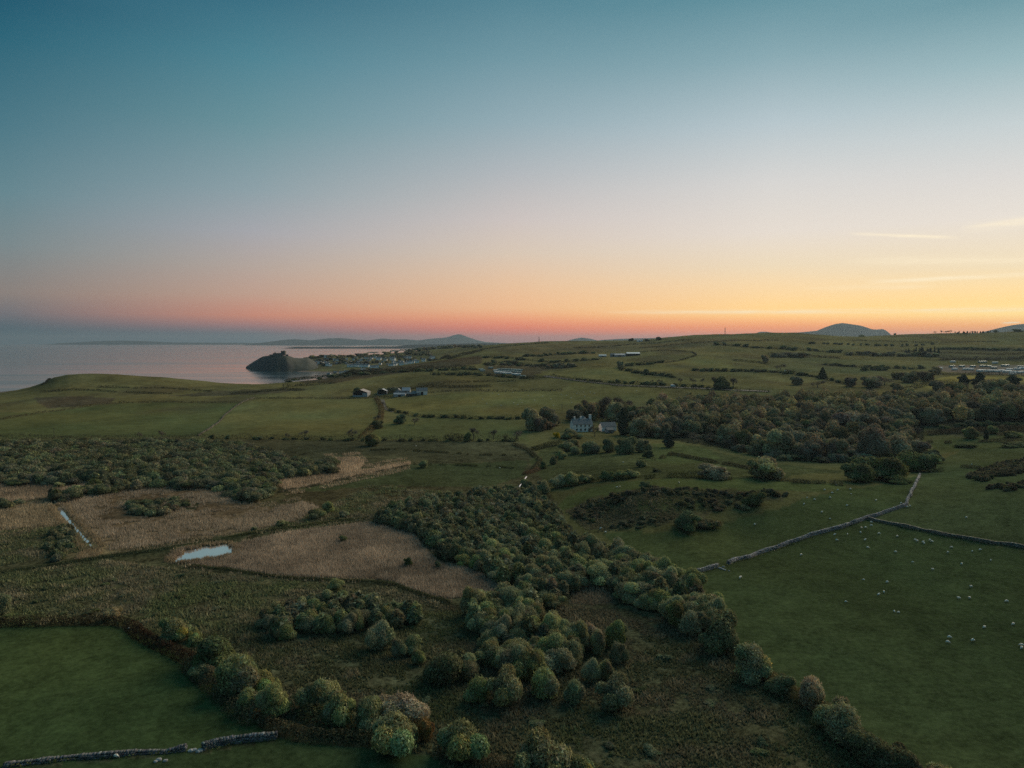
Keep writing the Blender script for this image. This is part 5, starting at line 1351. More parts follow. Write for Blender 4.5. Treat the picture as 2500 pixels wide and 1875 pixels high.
HEDGES += [
    ([(470, 1622), (515, 1662), (560, 1704), (600, 1740), (640, 1764)], 2.6, 5.5, 'dull brambles filling the row of trees down the pasture edge', (.9, .9, .72), .0),
    ([(720, 1730), (780, 1758), (850, 1780), (920, 1798)], 2.4, 5.0, 'brambles joining the willows of the boggy hollow', (.9, .9, .72), .05),
    ([(1690, 905), (1760, 908), (1820, 906), (1875, 908)], 2.2, 3.0, 'hedge linking the roadside trees to the lone conifer field', (.7, .72, .7), .25),
    ([(1790, 880), (1830, 884), (1875, 890)], 2.0, 3.0, 'short dark hedge below the upper pasture thicket', (.7, .72, .7), .25),
    ([(1740, 842), (1820, 848), (1900, 852), (1990, 858), (2060, 862)], 1.8, 2.6, 'thin hedge slanting across the upper pasture', (.7, .7, .68), .35),
    ([(1560, 850), (1640, 844), (1720, 836), (1800, 832), (1900, 832)], 1.8, 2.6, 'thin hedge just under the mast ridge', (.7, .7, .68), .3),
    ([(1180, 872), (1240, 874), (1290, 880), (1340, 884), (1400, 884), (1470, 878)], 2.0, 2.6, 'thin hedge below the hilltop farm fields', (.7, .7, .68), .3),
    ([(1050, 915), (1120, 912), (1180, 916), (1240, 922), (1300, 925)], 2.4, 3.4, 'dark hedge below the roadside caravans', (.65, .7, .68), .2),
    ([(1020, 940), (1100, 935), (1180, 932), (1260, 930)], 1.6, 2.4, 'thin hedge across the rushy slope above the barns', (.7, .72, .68), .35),
    ([(1000, 950), (1060, 944), (1120, 946), (1200, 944)], 2.0, 6.0, 'dark rushes in the fold above the barns', (.6, .66, .6), .35),
    ([(2000, 890), (2080, 896), (2160, 900), (2260, 900)], 1.8, 2.6, 'thin hedge west of the caravan field', (.7, .72, .7), .3),
    ([(2290, 850), (2380, 852), (2480, 856), (2560, 856)], 2.4, 4.0, 'dark scrub band above the caravan site', (.7, .68, .66), .25),
    ([(2200, 858), (2320, 862), (2440, 866), (2560, 866)], 2.0, 3.6, 'brown scrub band between plantation and caravan site', (.8, .72, .66), .3),
    ([(100, 958), (180, 952), (260, 956), (340, 960), (420, 962)], 1.4, 3.4, 'scrub fold on the back of the headland', (.7, .74, .68), .4),
    ([(130, 920), (118, 930), (104, 940)], 1.5, 4.0, 'dark crag scrub on the seaward edge of the headland', (.55, .58, .58), .2),
    ([(1300, 1100), (1330, 1092), (1370, 1085)], 2.0, 4.0, 'scrub under the farmhouse clump', (.8, .8, .72), .2),
    ([(1250, 1085), (1290, 1100), (1320, 1125), (1300, 1150)], 1.4, 3.0, 'rough hedge between the dark rushy field and the string of willows', (.8, .82, .72), .3),
    ([(890, 1100), (960, 1098), (1060, 1104), (1160, 1112), (1260, 1112)], .8, 2.0, 'faint rushy line across the upper dark field', (.8, .85, .7), .4),
    ([(1010, 1134), (1100, 1136), (1200, 1140), (1275, 1145)], .8, 1.8, 'faint fence line of rushes across the lower dark field', (.8, .85, .7), .4),
    ([(1640, 1110), (1720, 1126), (1800, 1140), (1850, 1150)], 1.4, 3.0, 'scrub line on the slope in front of the wood', (.8, .82, .72), .3),
    ([(2260, 1062), (2330, 1056), (2420, 1052), (2520, 1052)], 2.2, 5.0, 'brown scrub band at the foot of the dark wood', (.9, .8, .7), .15),
    ([(2250, 1080), (2330, 1082), (2440, 1078), (2540, 1082)], 1.4, 3.0, 'low scrub line crossing the slope under the dark wood', (.85, .8, .7), .3),
]
for i, (path, hg, wd, lb, tn, gp) in enumerate(HEDGES):
    ym_ = ground(*path[len(path) // 2])[1]
    fk = ym_ > 480
    if not fk and ym_ > 290: gp = gp + .38; hg *= 1.2
    hedge(path, hg * (1.7 if fk else 1.15), wd * (1.4 if fk else 1.1), lb, seed=i, tone=tuple(q * (.52 if fk else .72) for q in tn), gap=gp * .8, dens=1.3 if fk else 3.6)

# ------------------------------------------------------------------ dry stone walls
M_STONE = plain('lichen_stone', (0.30, 0.29, 0.28), .9, var=.55, scale=1.6, spec=.2)
m_, N, b, out = mat('wall_stone')
at = N.n('ShaderNodeAttribute', attribute_name='tint')
g = N.n('ShaderNodeNewGeometry')
N.set(b.inputs['Base Color'], N.mix(1.0, at.outputs['Color'], N.maprange(N.noise(g.outputs['Position'], 5.0, 4), .3, .7, .6, 1.35), 'MULTIPLY'))
b.inputs['Roughness'].default_value = .92; b.inputs['Specular IOR Level'].default_value = .15
M_WALLSTONE = m_
CUBE_V = np.array([(-1, -1, -1), (1, -1, -1), (1, 1, -1), (-1, 1, -1), (-1, -1, 1), (1, -1, 1), (1, 1, 1), (-1, 1, 1)], float) * .5
CUBE_F = np.array([(0, 3, 2, 1), (4, 5, 6, 7), (0, 1, 5, 4), (1, 2, 6, 5), (2, 3, 7, 6), (3, 0, 4, 7)])
def stones(C_, S_, A_, rg, tone):
    """irregular blocks: centres, sizes, headings"""
    n_ = len(C_)
    v = CUBE_V[None] * (1 + rg.uniform(-.22, .22, (n_, 8, 3)))
    v = v * S_[:, None, :]
    ca, sa = np.cos(A_)[:, None], np.sin(A_)[:, None]
    X = v[..., 0] * ca - v[..., 1] * sa; Y = v[..., 0] * sa + v[..., 1] * ca
    v = np.stack([X, Y, v[..., 2]], -1) + C_[:, None, :]
    f = (CUBE_F[None] + (np.arange(n_) * 8)[:, None, None]).reshape(-1, 4)
    k = np.exp(rg.normal(0, .30, n_))
    t = np.repeat((np.array(tone)[None] * k[:, None] * (1 + rg.normal(0, .05, (n_, 3)))), 6, 0)
    return v.reshape(-1, 3), f, np.clip(t, .02, .75)
def stone_wall(path, h, w, label, seed, tone=(.175, .175, .18), st=.42, ruin=.28):
    rg = np.random.default_rng(2000 + seed)
    pts = np.array([ground(*p)[:2] for p in path])
    # a slightly wandering line
    seg = np.hypot(*(pts[1:] - pts[:-1]).T); L = np.concatenate([[0], np.cumsum(seg)])
    def line(s):
        x = np.interp(s, L, pts[:, 0]); y = np.interp(s, L, pts[:, 1])
        i = np.clip(np.searchsorted(L, s) - 1, 0, len(seg) - 1)
        d = (pts[1:] - pts[:-1])[i] / seg[i][:, None]
        off = (vnoise(s / 5.0, 0 * s + seed) - .5) * .7
        return x - d[:, 1] * off, y + d[:, 0] * off, d
    C_, S_, A_ = [], [], []
    courses = max(3, int(h / .24))
    ch = h / courses
    for c in range(courses):
        s = np.arange(0, L[-1], st) + rg.uniform(-.1, .1) + (c % 2) * st / 2
        s = s[s < L[-1]]
        x, y, d = line(s)
        top = h * (1 - ruin * vnoise(s / 3.0, 0 * s + 5 + seed))
        for side in (-1, 1):
            ok = (c + .5) * ch < top
            ww = w * (.5 - .12 * c / courses) * side
            z = height(x, y)
            C_.append(np.stack([x - d[:, 1] * ww, y + d[:, 0] * ww, z + (c + .5) * ch - .06], 1)[ok])
            S_.append(np.stack([st * rg.uniform(.75, 1.15, len(s)), w * .62 + 0 * s, ch * rg.uniform(.9, 1.25, len(s))], 1)[ok])
            A_.append(np.arctan2(d[:, 1], d[:, 0])[ok] + rg.normal(0, .06, ok.sum()))
    C_ = np.concatenate(C_); S_ = np.concatenate(S_); A_ = np.concatenate(A_)
    c0 = np.array([pts[0, 0], pts[0, 1], H1(*pts[0])])
    root = empty('dry_stone_wall', c0)
    v, f, t = stones(C_ - c0, S_, A_, rg, tone)
    tag(add('stonework', new_mesh('stonework', v, f, [M_WALLSTONE], fcol=t), root), kind='stuff')
    s = np.arange(0, L[-1], st * .7); s = s + rg.uniform(-.1, .1, len(s)); s = np.clip(s, 0, L[-1])
    x, y, d = line(s)
    top = h * (1 - ruin * vnoise(s / 3.0, 0 * s + 5 + seed))
    Cc = np.stack([x, y, height(x, y) + top + .04], 1)
    Sc = np.stack([.36 * rg.uniform(.8, 1.2, len(s)), w * rg.uniform(.75, 1.0, len(s)), .20 * rg.uniform(.6, 1.4, len(s))], 1)
    v, f, t = stones(Cc - c0, Sc, np.arctan2(d[:, 1], d[:, 0]) + rg.normal(0, .15, len(s)), rg, tuple(q * 1.12 for q in tone))
    tag(add('coping', new_mesh('coping', v, f, [M_WALLSTONE], fcol=t), root), kind='stuff')
    return tag(root, label, 'stone wall', kind='thing')
stone_wall([(1682, 1404), (1720, 1392), (1752, 1384)], 1.05, .65, 'short pale end of the field wall beside the belt of willows', 1)
stone_wall([(1776, 1376), (1855, 1353), (1942, 1321), (1985, 1307), (2025, 1297), (2060, 1287), (2100, 1272), (2160, 1252), (2213, 1235)], 1.05, .655, 'long pale stone wall crossing between the two sheep fields', 2)
stone_wall([(2214, 1233), (2219, 1217), (2225, 1203), (2234, 1184), (2247, 1161)], 1.0, .6, 'stone wall climbing from the bend to the windswept thicket', 3)
stone_wall([(2121, 1268), (2160, 1276), (2213, 1287), (2308, 1306), (2370, 1318), (2421, 1327), (2500, 1339), (2620, 1358)], .95, .7, 'grassy stone wall branching off towards the frame edge', 4, (.14, .135, .115), ruin=.45)
stone_wall([(498, 1830), (530, 1820), (569, 1811), (620, 1805), (676, 1800)], 1.0, .8, 'thick stone wall stub under the dark pasture, its eastern length', 5, (.105, .11, .11), ruin=.2)
stone_wall([(14, 1868), (70, 1862), (130, 1856), (200, 1851), (270, 1845), (340, 1838), (400, 1835), (458, 1829)], 0.8, .75, 'tumbled stone wall under the dark pasture, its western length', 6, (.105, .105, .105), ruin=.75)
stone_wall([(484, 1064), (510, 1048), (533, 1032), (546, 1018), (555, 1009), (572, 995), (589, 984), (605, 976), (621, 971)], 1.1, .7, 'pale wall running uphill between the two coastal pastures', 7, (.095, .088, .068), st=.8)
for i, (path, lb) in enumerate([([(1690, 1405), (1752, 1387), (1855, 1357), (1942, 1325)], 'long grass along the lower foot of the pale wall'), ([(1942, 1325), (2025, 1301), (2100, 1276)], 'long grass along the upper foot of the pale wall'), ([(2130, 1273), (2213, 1290), (2308, 1309), (2421, 1330), (2500, 1342)], 'rank grass along the foot of the branching wall'), ([(14, 1873), (130, 1860), (270, 1849), (400, 1839), (458, 1833)], 'weeds along the foot of the tumbled wall'), ([(498, 1834), (569, 1815), (676, 1803)], 'weeds along the foot of the thick wall stub')]):
    hedge(path, .45, 1.3, lb, seed=200 + i, tone=(.75, .9, .6), gap=.3, name='grass_verge', cat='grass')
# fallen stones and the bare patch in the wall gap
def boulder(x, y, s, label, seed, group=None):
    rg = np.random.default_rng(seed)
    bm = bmesh.new(); bmesh.ops.create_icosphere(bm, subdivisions=2, radius=1)
    for v in bm.verts:
        v.co *= 1 + .28 * (rg.random() - .5)
        v.co = Vector((v.co.x * s, v.co.y * s * .8, max(v.co.z, -.4) * s * .6))
    me_ = bpy.data.meshes.new('boulder'); bm.to_mesh(me_); bm.free(); me_.materials.append(M_STONE)
    return tag(add('boulder', me_, loc=(x, y, H1(x, y) + s * .15)), label, 'stone', group)
for i, (px, py, s) in enumerate([(1758, 1388, .6), (1764, 1390, .45), (1770, 1392, .4), (1780, 1394, .35), (1766, 1384, .5)]):
    x, y, z = ground(px, py); boulder(x, y, s, 'fallen stone in the breach of the pale field wall', 300 + i, 'fallen stones in the wall breach')
for i, (px, py, s) in enumerate([(466, 1834, .5), (474, 1832, .45), (484, 1836, .4), (490, 1833, .5), (388, 1856, .5), (404, 1858, .4), (380, 1860, .35)]):
    x, y, z = ground(px, py); boulder(x, y, s, 'fallen stone in the gap of the wall below the dark pasture', 320 + i, 'fallen stones in the pasture wall gap')

# ------------------------------------------------------------------ sheep
M_WOOL = plain('wool', (0.78, 0.73, 0.64), .95, var=.15, scale=6, spec=.1)
M_FACE = plain('sheep_face', (0.42, 0.38, 0.33), .9, var=.1)
def skin_mesh(name, verts, edges, radii, mats, sub=1):
    me_ = bpy.data.meshes.new(name)
    me_.from_pydata(verts, edges, [])
    ob = bpy.data.objects.new(name, me_); COL.objects.link(ob)
    sk = ob.modifiers.new('skin', 'SKIN'); sk.use_smooth_shade = True
    for v, r in zip(me_.skin_vertices[0].data, radii):
        v.radius = (r, r) if not isinstance(r, tuple) else r
    me_.skin_vertices[0].data[0].use_root = True
    if sub:
        sb = ob.modifiers.new('sub', 'SUBSURF'); sb.levels = sub; sb.render_levels = sub
    dg = bpy.context.evaluated_depsgraph_get(); dg.update()
    res = bpy.data.meshes.new_from_object(ob.evaluated_get(dg))
    res.name = name
    bpy.data.objects.remove(ob)
    res.materials.clear()
    for mm in mats: res.materials.append(mm)
    return res
def sheep_mesh(name, graze):
    hd = (.86, 0, .34) if graze else (.82, 0, .98)
    nk = (.62, 0, .56) if graze else (.62, 0, .82)
    nose = (.98, 0, .16) if graze else (.98, 0, .92)
    v = [(0, 0, .66), (.36, 0, .68), (-.38, 0, .67), nk, hd, nose, (.36, .15, .48), (.38, .15, .24), (.38, .15, .0), (.36, -.15, .48), (.38, -.15, .24), (.40, -.15, .0),
         (-.38, .15, .48), (-.44, .15, .26), (-.40, .15, .0), (-.38, -.15, .48), (-.44, -.15, .26), (-.38, -.15, .0), (-.56, 0, .62)]
    e = [(0, 1), (0, 2), (1, 3), (3, 4), (4, 5), (1, 6), (6, 7), (7, 8), (1, 9), (9, 10), (10, 11), (2, 12), (12, 13), (13, 14), (2, 15), (15, 16), (16, 17), (2, 18)]
    r = [.31, .27, .28, .16, .11, .06, .11, .05, .04, .11, .05, .04, .12, .055, .04, .12, .055, .04, .05]
    return skin_mesh(name, v, e, r, [M_WOOL, M_FACE])
SHEEP = [sheep_mesh('sheep_grazing', True), sheep_mesh('sheep_standing', False)]
for me_ in SHEEP:
    co = np.empty(len(me_.vertices) * 3, np.float32); me_.vertices.foreach_get('co', co); co = co.reshape(-1, 3)
    for p in me_.polygons:
        c = co[list(p.vertices)].mean(0)
        p.material_index = 1 if (c[0] > .74 or c[2] < .30 and abs(c[1]) > .08) else 0
        p.use_smooth = True
_si = [0]
def sheep(px, py, label, group, s=.65, name='sheep'):
    x, y, z = ground(px, py)
    o = add(name, SHEEP[0 if rr.random() < .7 else 1])
    o.location = (x, y, H1(x, y)); o.rotation_euler = (0, 0, rr.uniform(0, 6.283) if rr.random() < .4 else rr.choice([0, math.pi]) + rr.uniform(-.6, .6)); o.scale = (s, s, s)
    return tag(o, label, 'lamb' if name == 'lamb' else 'sheep', group)
Z3 = lambda x, y: (1667 + x / 2.654, 1150 + y / 2.654 + 2)
LOW = [(1220, 331), (1220, 352), (1158, 368), (1185, 365), (1152, 398), (983, 412), (997, 447), (1273, 405), (1390, 423), (1180, 446), (1197, 495), (1380, 524), (1505, 445), (1520, 453), (1555, 460), (1563, 468), (1600, 447), (1617, 457), (1742, 494), (1717, 527), (1925, 510), (1808, 602), (1620, 638), (768, 543), (370, 692), (376, 688), (1323, 720), (1303, 784), (1267, 802), (1868, 750), (1790, 825), (1858, 823), (2100, 845), (2142, 994), (1955, 1014), (1725, 1078), (1715, 1110), (1877, 1099), (2196, 1130), (2196, 1148)]
def low_where(x, y):
    if y < 410 and x < 1300: return 'sheep in the corner under the meeting of the two stone walls', 'sheep in the wall corner'
    if y < 530 and 1300 < x < 1700: return 'sheep strung along the foot of the branching stone wall', 'sheep along the branching wall'
    if y < 560 and x >= 1700: return 'sheep below the far end of the branching stone wall', 'sheep below the wall end'
    if x < 800: return 'sheep alone beside the long pale stone wall', 'sheep beside the long wall'
    if y < 660: return 'sheep in the open lower field a little below the wall corner', 'sheep below the corner'
    if y < 830 and x < 1500: return 'sheep of the loose trio in the middle of the lower field', 'trio in the lower field'
    if y < 900: return 'sheep of the spread group east of the trio in the lower field', 'group east of the trio'
    return 'sheep low in the big field towards the frame edge', 'sheep towards the frame edge'
for x, y in LOW:
    lb, gp = low_where(x, y)
    sheep(*Z3(x, y), 'white ' + lb, gp)
for x, y, lb in [(1488, 589, 'small white lamb alone below the branching wall'), (1172, 704, 'small white lamb in the mid field left of the trio'.replace('left', 'west')), (1055, 846, 'tiny white lamb alone low in the lower field'), (1370, 910, 'first of two lambs side by side under the trio'), (1399, 916, 'second of two lambs side by side under the trio'), (1067, 408, 'small white lamb near the long pale wall'), (1875, 519, 'small lamb near the end of the branching wall'), (1995, 577, 'faint lamb near the frame edge under the wall end')]:
    sheep(*Z3(x, y), lb, None, .5, 'lamb')
for x, y in [(465, 345), (785, 213), (902, 264), (955, 171), (967, 140), (993, 87), (920, 120), (1003, 122), (1087, 115), (853, 183), (1063, 222), (1253, 188), (1413, 207)]:
    lb = ('white sheep high in the upper field by the gorse crest', 'sheep high in the upper field') if y < 200 and x < 1150 else ('white sheep in the open upper field above the long stone wall', 'sheep in the upper field')
    sheep(*Z3(x, y), *lb)
for x, y in [(1090, 147), (805, 170), (673, 150), (952, 308)]:
    sheep(*Z3(x, y), 'small white lamb in the upper field above the long stone wall', 'lambs in the upper field', .5, 'lamb')
for x, y, lb in [(1455, 232, 'white sheep at the bend of the walls, outer side'), (1472, 226, 'second white sheep at the bend of the walls, outer side'), (1838, 300, 'dull sheep alone in the field beyond the branching wall')]:
    sheep(*Z3(x, y), lb, None)
for px, py, lb in [(1466, 1292, 'white sheep at the foot of the gorse bank by the belt'), (1479, 1301, 'second white sheep at the foot of the gorse bank by the belt'), (1506, 1191, 'white sheep, first of the pair on the bright pasture'), (1513, 1190, 'white sheep, second of the pair on the bright pasture'), (1522, 1130, 'white sheep alone on the rough slope below the outbuilding'), (1658, 1180, 'white sheep at the upper end of the bright pasture'), (1016, 1090, 'white sheep alone in the dark rushy field under the long hedge'), (315, 1537, 'white lamb at the hedge corner of the dark pasture'), (283, 1850, 'white sheep lying beside the tumbled wall at the bottom edge'), (1220, 1144, 'tiny white sheep on the dark field by the brook'), (2372, 1135, 'white sheep on the slope beside the heather hump')]:
    sheep(px, py, lb, None)
for i, (x, y) in enumerate([(10, 690), (48, 730), (170, 745), (275, 635), (280, 725), (315, 740), (405, 660), (525, 665), (600, 690), (620, 745), (735, 660), (775, 680), (780, 720), (825, 640), (880, 630), (890, 665), (940, 630), (975, 640), (1340, 620), (340, 690), (350, 720), (150, 650), (690, 650), (100, 640), (460, 700)]):
    w_ = 'western' if x < 450 else 'eastern'
    sheep(1175 + x / 3.53, 780 + y / 3.53, 'tiny pale sheep in the %s part of the pasture under the road' % w_, 'far sheep, %s part' % w_, .95)
for px, py in [(1960, 847), (1964, 850), (1962, 848), (2028, 853)]:
    sheep(px, py, 'tiny pale sheep high on the hillside pasture', 'hillside sheep', 1.1)

# ------------------------------------------------------------------ building kit
def box(x0, x1, y0, y1, z0, z1):
    v = np.array([(x0, y0, z0), (x1, y0, z0), (x1, y1, z0), (x0, y1, z0), (x0, y0, z1), (x1, y0, z1), (x1, y1, z1), (x0, y1, z1)], float)
    return v, [list(q) for q in CUBE_F]
def multi(parts):
    V_, F_ = [], []; o = 0
    for v, f in parts:
        V_.append(np.asarray(v, float)); F_ += [[i + o for i in q] for q in f]; o += len(v)
    return np.concatenate(V_), F_
def gable_walls(L, W, e, r):
    """house body with two gables, ridge along x; closed"""
    a, b_ = L / 2, W / 2
    v = [(-a, -b_, 0), (a, -b_, 0), (a, b_, 0), (-a, b_, 0), (-a, -b_, e), (a, -b_, e), (a, b_, e), (-a, b_, e), (-a, 0, r), (a, 0, r)]
    f = [[0, 1, 5, 4], [2, 3, 7, 6], [1, 2, 6, 9, 5], [3, 0, 4, 8, 7], [4, 5, 9, 8], [6, 7, 8, 9]]
    return np.array(v, float), f
def gable_roof(L, W, e, r, over=.25, th=.18):
    a, b_ = L / 2 + over, W / 2
    sl = (r - e) / b_
    bo = b_ + over; eo = e - sl * over
    out_ = []
    for s in (-1, 1):
        v = [(-a, s * bo, eo + .03), (a, s * bo, eo + .03), (a, 0, r + .03), (-a, 0, r + .03), (-a, s * bo, eo + th), (a, s * bo, eo + th), (a, 0, r + th), (-a, 0, r + th)]
        f = [[0, 1, 2, 3], [4, 7, 6, 5], [0, 4, 5, 1], [1, 5, 6, 2], [2, 6, 7, 3], [3, 7, 4, 0]]
        out_.append((np.array(v, float), f))
    return multi(out_)
def part(name, vf, mtl, parent, loc=None, smooth=False):
    o = add(name, new_mesh(name, vf[0], vf[1], [mtl], smooth), parent, loc)
    return o
M_RENDER = plain('pale_render', (0.82, 0.74, 0.70), .9, var=.2, scale=.8)
M_WHITE = plain('white_paint', (0.80, 0.78, 0.76), .7, var=.08)
M_SLATE = plain('slate_roof', (0.13, 0.145, 0.155), .75, var=.3, scale=1.5, spec=.3)
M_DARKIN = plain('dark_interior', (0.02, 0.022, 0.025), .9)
M_GLASS = plain('window_glass', (0.03, 0.035, 0.04), .08, spec=.6)
M_TIN = plain('weathered_tin_roof', (0.34, 0.34, 0.36), .5, var=.3, scale=.4, spec=.4)
M_RUST = plain('rust_streaked_tin', (0.30, 0.25, 0.235), .6, var=.45, scale=.5)
M_BLOCK = plain('concrete_block', (0.36, 0.36, 0.37), .9, var=.2)
M_GREYWALL = plain('grey_stone_house', (0.24, 0.24, 0.25), .9, var=.3)
M_TIMBER = plain('dark_timber', (0.07, 0.06, 0.05), .85, var=.2)
M_CARAVAN = plain('caravan_cream', (0.80, 0.79, 0.75), .45, var=.08, spec=.5)
M_CARAVANG = plain('caravan_green', (0.24, 0.32, 0.31), .5, var=.1, spec=.5)
M_TYRE = plain('tyre_rubber', (0.02, 0.02, 0.02), .9)

def window(parent, x, y, z, w, h, face=-1):
    f = part('window', multi([box(-w / 2 - .08, w / 2 + .08, -.05, .02, -h / 2 - .08, -h / 2), box(-w / 2 - .08, w / 2 + .08, -.05, .02, h / 2, h / 2 + .08), box(-w / 2 - .08, -w / 2, -.05, .02, -h / 2, h / 2), box(w / 2, w / 2 + .08, -.05, .02, -h / 2, h / 2)]), M_WHITE, parent, (x, y, z))
    part('pane', box(-w / 2, w / 2, -.02, .015, -h / 2, h / 2), M_GLASS, f)
    return f
# the old farmhouse in its trees
x, y, z = ground(1419, 1052)
hs = empty('farmhouse', (x, y, z - .2), math.radians(14), (1.12, 1.1, 1.1))
part('wall', gable_walls(13.2, 7.0, 5.0, 8.2), M_RENDER, hs)
rf = part('roof', gable_roof(13.2, 7.0, 5.0, 8.2), M_SLATE, hs)
for cx, cw, chh in ((-4.6, .8, 1.4), (6.0, 1.5, 2.6), (-.3, .8, 1.5)):
    part('chimney', multi([box(cx - cw / 2, cx + cw / 2, -.45, .45, 7.4, 8.2 + chh), box(cx - cw / 2 - .08, cx + cw / 2 + .08, -.53, .53, 8.2 + chh, 8.35 + chh)]), M_RENDER, rf)
part('rear_wing', gable_walls(6.0, 7.5, 5.6, 9.2), M_RENDER, hs, (3.2, 5.6, 0)).rotation_euler = (0, 0, math.pi / 2)
o = part('rear_roof', gable_roof(6.0, 7.5, 5.6, 9.2), M_SLATE, hs, (3.2, 5.6, 0)); o.rotation_euler = (0, 0, math.pi / 2)
for wx in (-4.2, -1.4, 1.4, 4.2):
    window(hs, wx, -3.5, 3.9, .95, 1.5)
    if wx != 4.2: window(hs, wx, -3.5, 1.4, 1.05, 1.6)
part('door', box(3.6, 4.9, -3.56, -3.48, 0, 2.2), M_TIMBER, hs)
tag(hs, 'pale rendered farmhouse with slate roof and stout end chimney among trees', 'farmhouse')
x, y, z = ground(1486, 1056)
ob_ = empty('stone_outbuilding', (x, y + 6, z + .6), math.radians(18))
part('wall', gable_walls(11.5, 6.0, 3.4, 6.2), M_RENDER, ob_)
part('roof', gable_roof(11.5, 6.0, 3.4, 6.2), M_SLATE, ob_)
window(ob_, -2.5, -3.0, 2.0, .9, 1.0); window(ob_, 2.5, -3.0, 2.0, .9, 1.0)
tag(ob_, 'slate-roofed outbuilding with pinkish gable beside the farmhouse', 'outbuilding')
lt = empty('lean_to_shed', (x + .2, y - 1.5, z + .1), math.radians(18))
part('wall', gable_walls(5.0, 4.6, 2.2, 3.6), M_GREYWALL, lt)
part('roof', gable_roof(5.0, 4.6, 2.2, 3.6), M_SLATE, lt)
part('door', box(-.6, .6, -2.36, -2.28, 0, 1.9), M_TIMBER, lt)
tag(lt, 'small low slate shed below the outbuilding', 'shed')

def open_barn(px0, px1, base_py, eave, ridge, depth, roofm, label, rz=0, low=.35, panel=0.0, name='open_barn'):
    """barn whose open gable faces us, with posts, low front wall and roof"""
    pm = (px0 + px1) / 2
    x, y, z = ground(pm, base_py)
    Wd = (px1 - px0) * y / F
    r_ = empty(name, (x, y + depth / 2, z - .15), rz + math.pi / 2)
    a, b_ = depth / 2, Wd / 2
    # local x runs away from us, local y is to our side
    back = np.array([(a, -b_, 0), (a, b_, 0), (a, b_, eave), (a, 0, ridge), (a, -b_, eave)], float)
    part('wall', multi([box(-a, a, -b_, -b_ + .2, 0, eave), box(-a, a, b_ - .2, b_, 0, eave), (np.concatenate([back, back - [.2, 0, 0]]), [[0, 1, 2, 3, 4], [9, 8, 7, 6, 5], [0, 5, 6, 1], [1, 6, 7, 2], [2, 7, 8, 3], [3, 8, 9, 4], [4, 9, 5, 0]])]), M_BLOCK, r_)
    part('roof', gable_roof(depth, Wd, eave, ridge, .4, .2), roofm, r_)
    part('front_wall', box(-a - .05, -a + .2, -b_ + .25, b_ - .25, 0, eave * low), M_BLOCK, r_)
    if panel: part('front_panel', box(-a - .12, -a - .06, -b_ + .25, -b_ + .25 + Wd * panel, 0, eave * .95), M_TIN, r_)
    for k in (-.33, 0, .33):
        part('post', box(-a - .02, -a + .18, k * Wd - .12, k * Wd + .12, eave * low, eave + (ridge - eave) * (1 - abs(k) * 2) - .1), M_TIMBER, r_)
    part('haystack', multi([box(-a * .2, a * .5, -b_ * .6, -b_ * .1, 0, eave * .5)]), M_RUST, r_)
    return tag(r_, label, 'barn')
open_barn(861, 897, 969, 5.2, 8.4, 20, M_RUST, 'big round-shouldered open barn with rusty roof, first of the farm row', 0, .4, .32)
open_barn(921, 944, 964, 4.6, 7.0, 13, M_TIN, 'smaller open barn with pale tin roof, second of the farm row', 0, .12)
def shed(px, base_py, L, W, e, r, wallm, roofm, label, rz=0, cat='shed', name='farm_shed', dy=0):
    x, y, z = ground(px, base_py)
    s_ = empty(name, (x, y + dy, z - .2), rz)
    part('wall', gable_walls(L, W, e, r), wallm, s_)
    part('roof', gable_roof(L, W, e, r), roofm, s_)
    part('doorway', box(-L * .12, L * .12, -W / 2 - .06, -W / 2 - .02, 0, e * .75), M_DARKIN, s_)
    return tag(s_, label, cat)
shed(973, 966, 9, 9, 4.2, 8.4, M_GREYWALL, M_SLATE, 'steep grey shed beyond the pale-roofed barn', math.pi / 2)
shed(976, 968, 13, 6, 2.8, 4.2, M_BLOCK, M_TIN, 'long low shed with bright eave in front of the steep grey shed')
shed(992, 962, 9, 8, 4.4, 7.6, M_GREYWALL, M_TIN, 'tin-roofed shed in the middle of the farm cluster')
shed(1004, 967, 10, 6, 2.8, 4.4, M_TIMBER, M_SLATE, 'dark low shed in the farm cluster')
shed(1016, 965, 9, 6, 3.0, 5.0, M_GREYWALL, M_SLATE, 'grey stone shed beside the farm dwelling')
shed(1030, 963, 12, 8, 4.4, 7.6, M_RENDER, M_SLATE, 'slate-roofed farm dwelling at the end of the barn row', .15, 'house', 'farm_dwelling')
shed(1545, 868, 25, 12, 4.0, 6.2, M_DARKIN, M_WHITE, 'long hilltop barn with a bright white roof', .05, 'barn', 'hilltop_barn')
shed(1512, 871, 20, 9, 3.6, 6.0, M_GREYWALL, M_TIN, 'grey hilltop shed below the white-roofed barn', .1)
shed(1530, 869, 14, 7, 2.6, 4.2, M_BLOCK, M_TIN, 'low tin shed between the hilltop barns', .1)
shed(1496, 871, 9, 7, 4, 6.5, M_GREYWALL, M_SLATE, 'hilltop dwelling in the trees beside the sheds', .1, 'house', 'farm_dwelling')
shed(1471, 871, 14, 6, 2.6, 4.2, M_BLOCK, M_WHITE, 'low pale-edged shed at the western end of the hilltop farm', .05)
shed(1562, 834, 14, 6, 2.6, 4.4, M_WHITE, M_TIN, 'pale roof peeping over the skyline')

